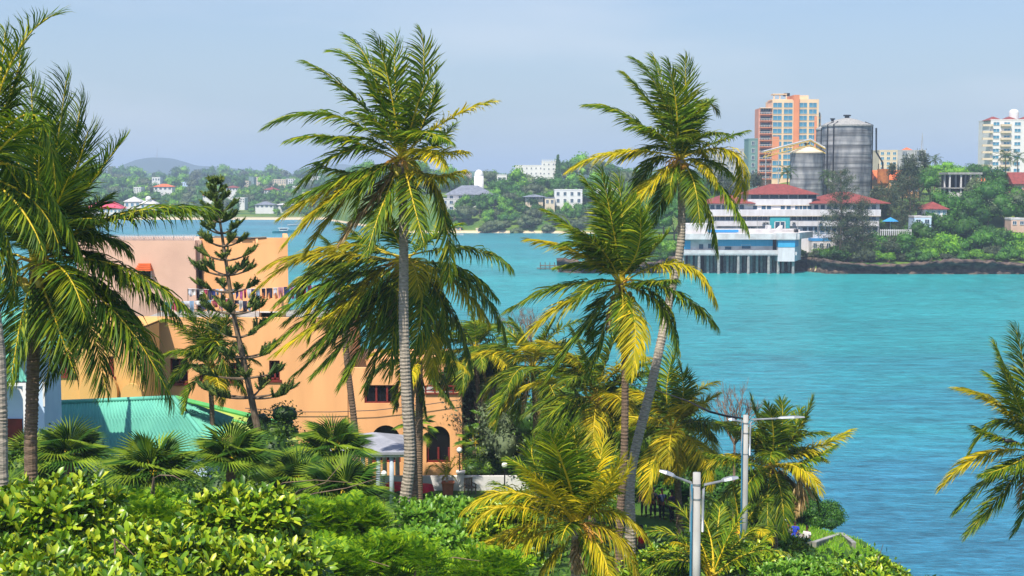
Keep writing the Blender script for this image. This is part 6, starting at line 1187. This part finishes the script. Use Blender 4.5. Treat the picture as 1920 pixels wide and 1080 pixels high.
palm('small palm fronds rising behind the right bushes', 58, [(1392, 1060), (1390, 1030)], (1388, 1000), [(1350, 950, 1320, 930, 0), (1420, 950, 1450, 930, 0), (1380, 940, 1370, 900, 0), (1340, 990, 1300, 1000, 0), (1440, 990, 1470, 1010, 0)], seed=57, r=(.14, .12), extra=7, exL=2.2, nuts=0, w=.06, wind=(0, 0, 0))
palm('potted feather palm in the terracotta planter', 87, [(838, 905), (838, 898)], (838, 890), [(815, 872, 800, 888, 0), (860, 868, 880, 880, 0), (828, 868, 815, 862, 0), (850, 862, 862, 858, 0), (838, 866, 836, 856, 0)], seed=58, r=(.09, .08), extra=4, exL=.9, nuts=0, dead=0, flowers=0, w=.04, n=30, name='potted_palm')
# ---------------------------------------------------------------- fan palms
for k, (lab, c, Y_, r_) in enumerate([('fan palm against the turquoise roof, leftmost of the row', (128, 862), 46, 1.15), ('fan palm in the middle in front of the turquoise roof', (285, 895), 44, 1.25), ('fan palm with a yellow heart right of the turquoise roof', (432, 868), 46, 1.2),
    ('spiky fan palm standing above the others left of the pavilion', (628, 850), 50, 1.15), ('broad low fan palm below the pavilion', (640, 935), 45, 1.25), ('fan palm low behind the flowering bush by the stem', (560, 915), 47, 1.1), ('small fan palm hidden left of the blue house door', (60, 875), 48, 1.0)]):
    fanpalm(lab, c, Y_, r_ * 1.2, 17, 3 + k, petiole=.55, el=(.0, 1.4))
fanpalm('small fan palm growing high before the arch', (785, 800), 89, .9, 13, 33, group='fan palms near the arches', el=(-.8, 1.2)); fanpalm('lower fan palm right of the arch corner', (890, 832), 91, 1.0, 13, 35, group='fan palms near the arches')
# ---------------------------------------------------------------- araucaria
def araucaria():
    Y_ = 58; rg = np.random.default_rng(2); P_ = [at(482, 800, Y_), at(462, 700, Y_), at(440, 600, Y_), at(422, 480, Y_), at(408, 385, Y_), at(404, 330, Y_)]; b = P_[0]; root = thing('araucaria', 'tall tiered araucaria with brushy whorled branches before the orange building', 'tree', tuple(b)); P_ = [p - b for p in P_]
    gz = H(b.x, b.y) - b.z - .3; mb = MB(); mb.tube([Vector((.3, 0, gz))] + P_, [.18, .15, .12, .10, .07, .04, .015], 10); mb.part('trunk', M['bark'], root)
    ys = ARR([p.z for p in P_]); s_ = Y_ / F; zt = P_[-1].z
    lv = [345, 360, 376, 395, 415, 436, 460, 486, 514, 546, 586, 630, 668, 706, 742]
    for k, py in enumerate(lv):
        z0 = at(440, py, Y_).z - b.z; i_ = max(j for j in range(len(P_) - 1) if P_[j].z <= z0 + 1e-6); t_ = (z0 - P_[i_].z) / (P_[i_ + 1].z - P_[i_].z); c = P_[i_].lerp(P_[i_ + 1], t_)
        Ln = s_ * np.interp(py, [345, 390, 440, 520, 640, 740], [9, 30, 42, 58, 76, 88]); nb = 4 if k % 2 else 5; V = []; Q = []; off = 0; mw = MB()
        for j in range(nb):
            az = j * 6.283 / nb + k * 1.1 + rg.normal(0, .12); l_ = Ln * rg.uniform(.75, 1.1) * (.55 if py > 480 and rg.random() < .25 else 1); D = ARR([math.cos(az), math.sin(az), 0]); up = np.interp(py, [345, 480, 740], [.5, .28, .14])
            pts = [ARR(c) + D * l_ * q + ARR([0, 0, l_ * up * q * q * 1.2 - .04 * l_]) for q in np.linspace(0, 1, 6)]; mw.tube([tuple(p) for p in pts], list(np.linspace(.045, .015, 6) * (1 + l_ * .2)), 5)
            q0 = .35 if py < 420 else .62
            nt_ = int(4 + l_ * 5); S_ = np.cross(D, [0, 0, 1.0])
            for m_ in range(nt_):
                q = q0 + (1 - q0) * (m_ + rg.random()) / nt_; p = ARR(c) + D * l_ * q + ARR([0, 0, l_ * up * q * q * 1.2 - .04 * l_]); sd = 1 if m_ % 2 else -1
                dd = norm((D * .75 + S_ * sd * rg.uniform(.1, 1) + ARR([0, 0, rg.uniform(.35, .95)]))[None])[0]; ll = rg.uniform(.35, .62) * min(1, .45 + l_ * .3) * (1.15 - .3 * q)
                # a brush: needles all round a short shoot
                nn = 34; u = rg.uniform(0, 1, nn); c0 = p + dd * (u * ll)[:, None] + ARR([0, 0, 1]) * (u * u * ll * .25)[:, None]; rr_ = norm(np.cross(np.tile(dd, (nn, 1)), rg.normal(0, 1, (nn, 3)))); e_ = norm(rr_ + dd * .9); wv = norm(np.cross(e_, rr_ + .01)) * .016; nl_ = .13
                V.append(np.stack([c0 - wv, c0 + wv, c0 + e_ * nl_ + wv * .3, c0 + e_ * nl_ - wv * .3], 1).reshape(-1, 3)); Q.append(off + np.arange(nn * 4).reshape(-1, 4)); off += nn * 4
                mm_ = MB(); mm_.tube([tuple(p), tuple(p + dd * ll * .5 + ARR([0, 0, .06 * ll])), tuple(p + dd * ll + ARR([0, 0, .25 * ll]))], [.05, .06, .03], 5); v = ARR(mm_.v); V.append(v); Q.append(off + ARR([f for f in mm_.f if len(f) == 4])); off += len(v)
        o = link('branch_whorl', mw.mesh('branch_whorl', [M['bark']]), root); link('needles', np_mesh('needles', np.concatenate(V), [(np.concatenate(Q), 0)], [M['pine']]), o)
araucaria()
tree('small dark araucaria bush under the leaning wall, beside the pine', tuple(at(510, 835, 60)), 1.4, .8, .2, 1500, .12, 'hedge', 77, name='shrub', cat='shrub')
# ---------------------------------------------------------------- background thicket behind and under the palms
k = 200
for lab, px, py, Y_, R_, Rz, mt_, sz in [
    ('dense dark bush right of the orange corner', 910, 850, 93, 2.2, 1.6, 'hedge', .16), ('clipped dark hedge behind the garden wall', 915, 875, 90.5, 2.0, .8, 'hedge', .12), ('dark bush behind the bright young palm', 970, 850, 92, 2.4, 2.0, 'hedge', .16), ('olive bush under the palm by the twigs', 985, 800, 90, 2.8, 2.4, 'crown_g', .18), ('green bush behind the broad leaning palm', 1060, 810, 88, 3.0, 2.6, 'hedge', .18), ('bush below the broad leaning palm', 1100, 880, 78, 2.4, 1.8, 'crown', .16),
    ('tall dark bush behind the twin trunks', 1150, 800, 92, 3.0, 2.8, 'crown', .18), ('dark bush between leaning trunk and yellow palm', 1215, 830, 86, 2.6, 2.6, 'hedge', .18), ('bush under the yellow fronded palm', 1275, 900, 80, 2.4, 1.8, 'crown', .16), ('dark bush left of the farther lamp pole', 1335, 900, 82, 2.4, 1.8, 'hedge', .16), ('dark bush behind the farther lamp pole', 1395, 930, 78, 2.2, 1.6, 'crown', .16), ('bush under the spreading palm by the water', 1440, 950, 76, 2.0, 1.5, 'hedge', .15),
    ('brown green thicket above the orange corner', 880, 745, 94, 2.4, 2.6, 'crown_g', .18), ('leafy bush above the red balcony rail', 905, 700, 96, 2.6, 2.0, 'crown', .18), ('shaded bush behind the yellow foreground palm', 1130, 905, 68, 1.6, 1.0, 'hedge', .13), ('dark undergrowth bush near the wall end', 1030, 905, 86, 1.7, 1.0, 'hedge', .13), ('dark bush between the two leftmost fan palms', 205, 925, 52, 1.7, 1.2, 'hedge', .12), ('dark bush behind the yellow hearted fan palm', 360, 915, 52, 1.8, 1.2, 'hedge', .12), ('dark bush left of the spiky fan palm', 540, 890, 54, 1.7, 1.2, 'hedge', .12), ('dark bush below the blue house porch', 70, 910, 47, 1.4, 1.2, 'hedge', .12), ('dark bush under the araucaria foot', 470, 880, 54, 1.5, 1.1, 'hedge', .12), ('low bush between the wall and yellow palm', 1050, 870, 82, 2.2, 1.6, 'hedge', .15), ('shaded bush left of the people under the palms', 1165, 900, 86, 2.2, 1.8, 'hedge', .15), ('shaded bush right of the people under the palms', 1335, 950, 76, 1.5, 1.2, 'hedge', .14)]:
    k += 1; p = at(px, py, Y_); gz = H(p.x, p.y); c = 'crown_g' == mt_
    tree(lab, (p.x, p.y, gz - .2), R_, max(Rz, (p.z - gz) * .55), max(.2, (p.z - gz) * .45), 3400, sz * 1.25, mt_, k, nb=12, cat='bush', name='thicket_bush', core=.7 if not c else .5, tr=.1)
p = at(1528, 958, 82); gz = H(p.x, p.y)
tree('rounded dark tree with yellow green tips standing on the point by the water', (at(1521, 990, 90).x, 90, H(at(1521, 990, 90).x, 90) - .1), 1.95, 1.3, .3, 15000, .12, 'crown', 301, nb=12, cat='tree', name='shore_tree', core=.75, tr=.12, r=(.4, .55))
tree('small dark low tree left of the rounded one on the point', (at(1474, 985, 91).x, 91, 2.8), 1.5, 1.1, .5, 4000, .13, 'hedge', 302, nb=9, cat='tree', name='shore_tree', core=.7, tr=.1)
bare('tangle of bare brown twigs beside the orange wall corner', (912, 790), 93, 150, 4, 9, group=None, name='bare_thicket'); bare('bare leafless bush against the water behind the palms', (985, 615), 100, 110, 5, 8, name='bare_bush'); bare('bare reddish twiggy tree behind the farther lamp', (1378, 770), 74, 130, 6, 8, name='bare_tree', spread=.38)
bare('second tangle of bare twigs right of the orange wall', (945, 745), 94, 130, 7, 9, name='bare_thicket')
# ---------------------------------------------------------------- foreground shrubs
for a in [('glossy leafy shrub crown filling the bottom left corner', (70, 985), 25, 150, 75, 400, .19, 'bushleaf', 1, 9), ('glossy leafy shrub second from the bottom left corner', (230, 1065), 24, 170, 75, 400, .18, 'bushleaf', 2, 9), ('tall glossy shrub with pale broad leaves rising to a peak', (455, 985), 27, 105, 70, 420, .18, 'bushleaf', 3, 8),
          ('glossy leafy shrub under the peaked one at the bottom', (420, 1085), 24, 170, 60, 380, .18, 'bushleaf', 4, 9), ('glossy shrub at the bottom edge left of the feathery bushes', (60, 1100), 22, 170, 60, 380, .18, 'bushleaf', 5, 9), ('deep green glossy shrub right of the peaked one', (525, 1050), 28, 70, 60, 330, .17, 'bushleaf', 6, 6)]:
    shrub(*a[:9], nb=a[9], group='glossy leafed foreground shrubs')
for a in [('bright green leafy shrub with pale flowers before the white wall', (850, 978), 46, 100, 34, 420, .20, 'bushleaf2', 7, 9), ('bright leafy shrub below the wall, left of the yellow palm', (815, 1052), 38, 110, 50, 380, .18, 'bushleaf2', 8, 8), ('bright green shrub at the bottom right corner of the bushes', (1640, 1098), 44, 72, 30, 400, .17, 'bushleaf', 9, 8),
          ('bright shrub beside the green palm at the bottom right', (1500, 1105), 42, 85, 42, 420, .17, 'bushleaf2', 10, 9), ('leafy shrub climbing left of the seated people', (1440, 1020), 66, 38, 34, 380, .22, 'bushleaf2', 11, 7), ('leafy shrub in front of the retaining wall', (1485, 1045), 66, 40, 24, 380, .20, 'bushleaf', 12, 7), ('leafy shrub under the small palm fronds', (1400, 1060), 50, 60, 35, 350, .2, 'bushleaf', 13, 7), ('low leafy shrub right below the grass slope', (1560, 1080), 52, 62, 24, 360, .18, 'bushleaf2', 14, 7),
          ('dark leafy shrub behind the yellow palm ribs', (940, 1010), 44, 60, 60, 300, .18, 'bushleaf', 15, 7), ('leafy shrub at the foot of the nearer lamp', (1240, 1070), 46, 60, 40, 320, .18, 'bushleaf', 16, 7)]:
    shrub(*a[:9], nb=a[9], group='bright leafed shrubs below the palms')
for a in [('feathery fresh green bush between the two glossy shrubs', (265, 985), 27, 90, 45, 800, 1), ('feathery bright bush below the broad fan palm', (620, 1010), 33, 90, 60, 1300, 2), ('feathery bush at the bottom left of the ringed trunk', (700, 1060), 32, 110, 55, 1300, 3), ('low feathery bush at the bottom edge', (580, 1090), 29, 90, 50, 900, 4), ('feathery bush under the bright shrub at the bottom', (880, 1085), 34, 100, 50, 1000, 5), ('fine leaved bush around the base of the ringed trunk', (745, 1040), 40, 90, 32, 1000, 6)]:
    feather(*a[:5], a[5], seed=a[6], group='feathery green bushes', sprig=.6)
# bare bent stems
def stem(label, pts, Y_, r_=.012):
    P_ = [at(a, b, Y_) for a, b in pts]; gz = H(P_[0].x, P_[0].y); root = thing('dry_twig', label, 'twig', (P_[0].x, P_[0].y, gz), group='bare bent stems'); mb = MB(); Q_ = [p - root.location for p in P_]; mb.tube([(Q_[0].x, Q_[0].y, 0)] + Q_, [r_ * 1.8] + list(np.linspace(r_ * 1.4, r_ * .6, len(Q_))), 6); mb.part('stalk', M['twig'] if 'dark' not in label else M['bark'], root)
stem('dark upright stem with a bent pale tip among the fan palms', [(281, 970), (283, 930), (288, 894)], 27, .02); stem('long pale arching dry stem below the pavilion', [(505, 960), (540, 940), (590, 925), (650, 915), (705, 898)], 38, .014); stem('pale dry stem rising through the fan palms', [(508, 958), (560, 920), (610, 905), (640, 870)], 39, .014); stem('pale curved dry stem arching low over the bush', [(512, 955), (510, 925), (530, 905), (590, 900), (660, 905)], 40, .012)
stem('thin dark weed stalk with a bud against the water', [(1640, 1070), (1648, 1045), (1656, 1020)], 44, .012); stem('pale reaching dry twig left of the ringed trunk', [(560, 1010), (600, 1012), (650, 1020), (670, 1000)], 36, .01); stem('pale horizontal bent twig at the dark stem', [(288, 896), (300, 891), (325, 892), (342, 901)], 27.05, .015)
for k_, (pts_, Y_) in enumerate([([(610, 1030), (650, 1005), (700, 1000)], 33), ([(720, 1050), (760, 1030), (830, 1028)], 32), ([(640, 1065), (690, 1050), (730, 1062)], 30), ([(560, 985), (600, 975), (650, 985)], 34), ([(800, 1060), (850, 1045), (900, 1052)], 33), ([(215, 1010), (232, 1022), (250, 1040)], 23.5)]): stem(['pale twig arching over the feathery bush', 'pale twig left of the bright shrub', 'pale twig low in the feathery bush at the bottom', 'pale twig below the broad fan palm', 'pale twig in the bush under the bright shrub', 'short pale broken twig between the glossy shrubs'][k_], pts_, Y_, .012)
# grass on the point --------------------------------------------------------------------------
R2 = np.random.default_rng(6); n_ = 34000; gx = R2.uniform(12, 25, n_); gy = R2.uniform(60, 94, n_); gzz = height(gx, gy); kp = gzz > 1.2; gx, gy, gzz = gx[kp], gy[kp], gzz[kp]; n_ = len(gx); P_ = np.stack([gx, gy, gzz], -1); D = norm(R2.normal(0, .35, (n_, 3)) + ARR([0, 0, 1])); Sd = norm(np.cross(D, R2.normal(0, 1, (n_, 3)))) * .03; hh = R2.uniform(.12, .28, n_)[:, None]
V = np.stack([P_ - Sd, P_ + Sd, P_ + D * hh], 1).reshape(-1, 3); M['grass'] = leafmat('grass_blade', [(.10, .28, .012), (.20, .42, .015), (.34, .50, .03)], .35)
tag(link('grass', np_mesh('grass', V, [(np.arange(n_ * 3).reshape(-1, 3), 0)], [M['grass']])), 'bright green grass on the slope above the water', 'grass', kind='stuff')
# lower undergrowth on the headland
n_ = 60000; gx = R2.uniform(-34, 19, n_); gy = R2.uniform(24, 112, n_); gzz = height(gx, gy); kp = (gzz > 3) & ~((gx > 11.5) & (gy > 60)) & (gx < 15.5) & ~((gx < -4) & (gy > 76)) & ~((gx > -12) & (gx < 3) & (gy > 76) & (gy < 92)) & ~((gx > 5) & (gx < 11) & (gy > 70) & (gy < 84)); gx, gy, gzz = gx[kp], gy[kp], gzz[kp]; lum = .5 + .5 * np.sin(gx * .7) * np.sin(gy * .45 + gx * .2)
V, Q = cards(np.stack([gx, gy, gzz + R2.random(len(gx)) * (.3 + lum * 1.1)], -1), norm(R2.normal(0, .5, (len(gx), 3)) + ARR([0, 0, 1])), .3, R2, .5, .6)
tag(link('undergrowth', np_mesh('undergrowth', V, [(Q, 0)], [M['hedge']])), 'dark leafy undergrowth covering the ground below the palms', 'undergrowth', kind='stuff')
# ---------------------------------------------------------------- people
def skin_mesh(name, joints, edges, m, parent, sub=2):
    me = bpy.data.meshes.new(name); me.from_pydata([j[:3] for j in joints], edges, []); me.materials.append(m); o = link(name, me, parent); md = o.modifiers.new('skin', 'SKIN'); md.use_smooth_shade = True
    for i_, j in enumerate(joints): me.skin_vertices[0].data[i_].radius = (j[3], j[3] * (j[4] if len(j) > 4 else 1)); 
    me.skin_vertices[0].data[0].use_root = True
    s2 = o.modifiers.new('sub', 'SUBSURF'); s2.levels = sub; s2.render_levels = sub; return o
def person(label, px, py, Y_, sit=False, shirt=(.7, .7, .72), pants=(.03, .04, .12), hair=(.01, .008, .008), cap=None, rz=0.0, group=None, zoff=0):
    x, y = xat(px, Y_), Y_; gz = H(x, y); z = gz
    root = thing('person', label, 'person', (x, y, z), rz, group)
    hip = .45 if sit else .92; sh = hip + .50; J = [(0, 0, hip + .03, .13, .8), (0, 0, hip + .25, .12, .8), (0, 0, sh - .04, .13, .75), (0, 0, sh + .07, .052), (0, -.01, sh + .17, .075, 1.1), (0, -.01, sh + .26, .085, 1.1), (0, -.005, sh + .33, .06)]; E = [(0, 1), (1, 2), (2, 3), (3, 4), (4, 5), (5, 6)]
    for s in (-1, 1):
        n0 = len(J)
        if sit: J += [(s * .10, -.05, hip, .085), (s * .14, -.45, hip + .02, .06), (s * .14, -.48, .08, .042), (s * .14, -.62, .04, .035)]
        else: J += [(s * .10, 0, hip - .06, .085), (s * .11, -.01 + .03 * s, .48, .058), (s * .12, .03 * s, .08, .04), (s * .13, -.13, .04, .034)]
        E += [(0, n0), (n0, n0 + 1), (n0 + 1, n0 + 2), (n0 + 2, n0 + 3)]; n1 = len(J)
        hx_, hy_, hz_ = (s * .16, -.38, hip + .12) if sit else (s * .26, -.10, hip - .03)
        J += [(s * .18, 0, sh - .02, .058), (s * .24, -.02, sh - .28, .044), (hx_, hy_, hz_, .030), (hx_ - s * .01, hy_ - .05, hz_ - .05, .032, .6)]; E += [(2, n1), (n1, n1 + 1), (n1 + 1, n1 + 2), (n1 + 2, n1 + 3)]
        for f in range(5): J.append((hx_ - s * .01 + (f - 2) * .016 - (s * .02 if f == 0 else 0), hy_ - .10 + abs(f - 2) * .012, hz_ - .10 - .01 * (f % 2), .008)); E.append((n1 + 3, len(J) - 1))
    skin_mesh('body', J, E, M['skin'], root)
    m1 = mat('shirt_cloth', shirt, tuple(v * .8 for v in shirt), 6, .9); m2 = mat('trouser_cloth', pants, tuple(v * .8 for v in pants), 6, .9)
    skin_mesh('shirt', [(0, 0, hip + .02, .155, .8), (0, 0, hip + .25, .145, .82), (0, 0, sh - .03, .155, .8), (0, 0, sh + .03, .08), (-.19, 0, sh - .03, .078), (-.225, -.015, sh - .2, .068), (.19, 0, sh - .03, .078), (.225, -.015, sh - .2, .068)], [(0, 1), (1, 2), (2, 3), (2, 4), (4, 5), (2, 6), (6, 7)], m1, root)
    if sit: T_ = [(0, 0, hip + .03, .15, .85)] + [q for s in (-1, 1) for q in [(s * .10, -.06, hip, .105), (s * .14, -.45, hip + .02, .078), (s * .14, -.48, .18, .06)]]
    else: T_ = [(0, 0, hip + .03, .15, .85)] + [q for s in (-1, 1) for q in [(s * .10, 0, hip - .08, .105), (s * .11, .03 * s, .48, .075), (s * .12, .03 * s, .14, .06)]]
    skin_mesh('trousers', T_, [(0, 1), (1, 2), (2, 3), (0, 4), (4, 5), (5, 6)], m2, root)
    mb = MB(); mb.ball((0, .015, sh + .29), (.095, .11, .105), n=14, k=10)
    if cap: mb.box(-.07, -.19, sh + .30, .07, -.08, sh + .315)
    mb.part('cap' if cap else 'hair', mat('head_cover', cap or hair, None, rough=.8), root, True)
    mb = MB(); mb.ball((0, -.10, sh + .20), (.012, .02, .016), n=8, k=6); mb.part('nose', M['skin'], root, True); mb = MB(); [mb.ball((s * .032, -.088, sh + .235), .010, n=8, k=6) for s in (-1, 1)]; mb.part('eyes', M['black'], root, True)
    mb = MB(); mb.ball((0, -.088, sh + .155), (.022, .008, .006), n=8, k=6); mb.part('mouth', M['redwood'], root, True)
    return root
person('person in white shirt and red cap sitting left on the point by the water', 1483, 1002, 87, True, (.72, .72, .80), (.25, .05, .04), cap=(.35, .03, .05), rz=.5)
person('person in a bright blue shirt sitting between the two others', 1501, 1005, 85, True, (.02, .06, .60), (.02, .05, .35), rz=-.4)
person('person in white top and blue jeans sitting at the end of the retaining wall', 1524, 1014, 83.5, True, (.80, .74, .76), (.04, .12, .32), rz=-.7)
for k, (px, s_, lab) in enumerate([(1212, (.05, .02, .02), 'person in dark maroon clothes standing in the shade under the palms, leftmost'), (1229, (.02, .02, .03), 'person in black standing second from the left in the shade'), (1246, (.03, .05, .12), 'person in dark navy standing third in the shade under the palms'), (1265, (.04, .02, .05), 'person in dark violet standing rightmost in the shade under the palms')]):
    person(lab, px, 990, 79 - k * .7, False, s_, (.02, .02, .03), rz=.4 * k - .5)
person('person in a bright red shirt half hidden by the yellow palm', 1207, 1040, 60, False, (.65, .01, .01), (.04, .04, .08), rz=.3); person('person in a white shirt beside the one in red', 1187, 1040, 61, False, (.72, .72, .75), (.05, .06, .14), rz=-.3)
root = thing('stone_bench', 'low rough stone bench under the three seated people', 'bench', (xat(1502, 85.2), 85.2, H(xat(1502, 85.2), 85.2)))
mb = MB(); A, B = Vector((xat(1472, 88.4) - root.location.x, 3.2, 0)), Vector((xat(1530, 83.2) - root.location.x, -2.0, 0)); zt = .44; nrm = (B - A).cross(Vector((0, 0, 1))).normalized() * .22
ext(mb, [((A - nrm).x, (A - nrm).y), ((B - nrm).x, (B - nrm).y), ((B + nrm).x, (B + nrm).y), ((A + nrm).x, (A + nrm).y)], -.3, zt); mb.part('slab', M['stained'], root)
# crow on the right palm
q = at(1890, 832, 48.6); root = thing('crow', 'black crow perched on a frond of the right edge palm', 'bird', tuple(q)); mb = MB(); mb.ball((0, 0, .10), (.15, .065, .07), n=12, k=8); mb.ball((-.14, 0, .17), (.05, .04, .045), n=10, k=8); mb.tube([(-.18, 0, .17), (-.25, 0, .155)], [.018, .004], 6); mb.tube([(.1, 0, .10), (.30, 0, .06)], [.035, .03], 6); mb.tube([(0, .02, .05), (0, .02, -.01)], .008, 4); mb.tube([(0, -.02, .05), (0, -.02, -.01)], .008, 4); mb.part('body', M['black'], root, True)
# ---------------------------------------------------------------- haze: the humid air over the creek
hm_ = bpy.data.materials.new('humid_air'); hm_.use_nodes = True; n = hm_.node_tree.nodes; n.remove(n['Principled BSDF']); v = n.new('ShaderNodeVolumePrincipled'); v.inputs['Color'].default_value = (.60, .77, 1.0, 1); v.inputs['Density'].default_value = HAZE; v.inputs['Anisotropy'].default_value = 0.0
hm_.node_tree.links.new(v.outputs[0], n['Material Output'].inputs['Volume'])
mb = MB(); mb.box(-6100, -60, -6.5, 6100, 9100, 130); tag(mb.part('haze', hm_), 'pale humid haze over the creek and far shore', 'haze', kind='stuff')
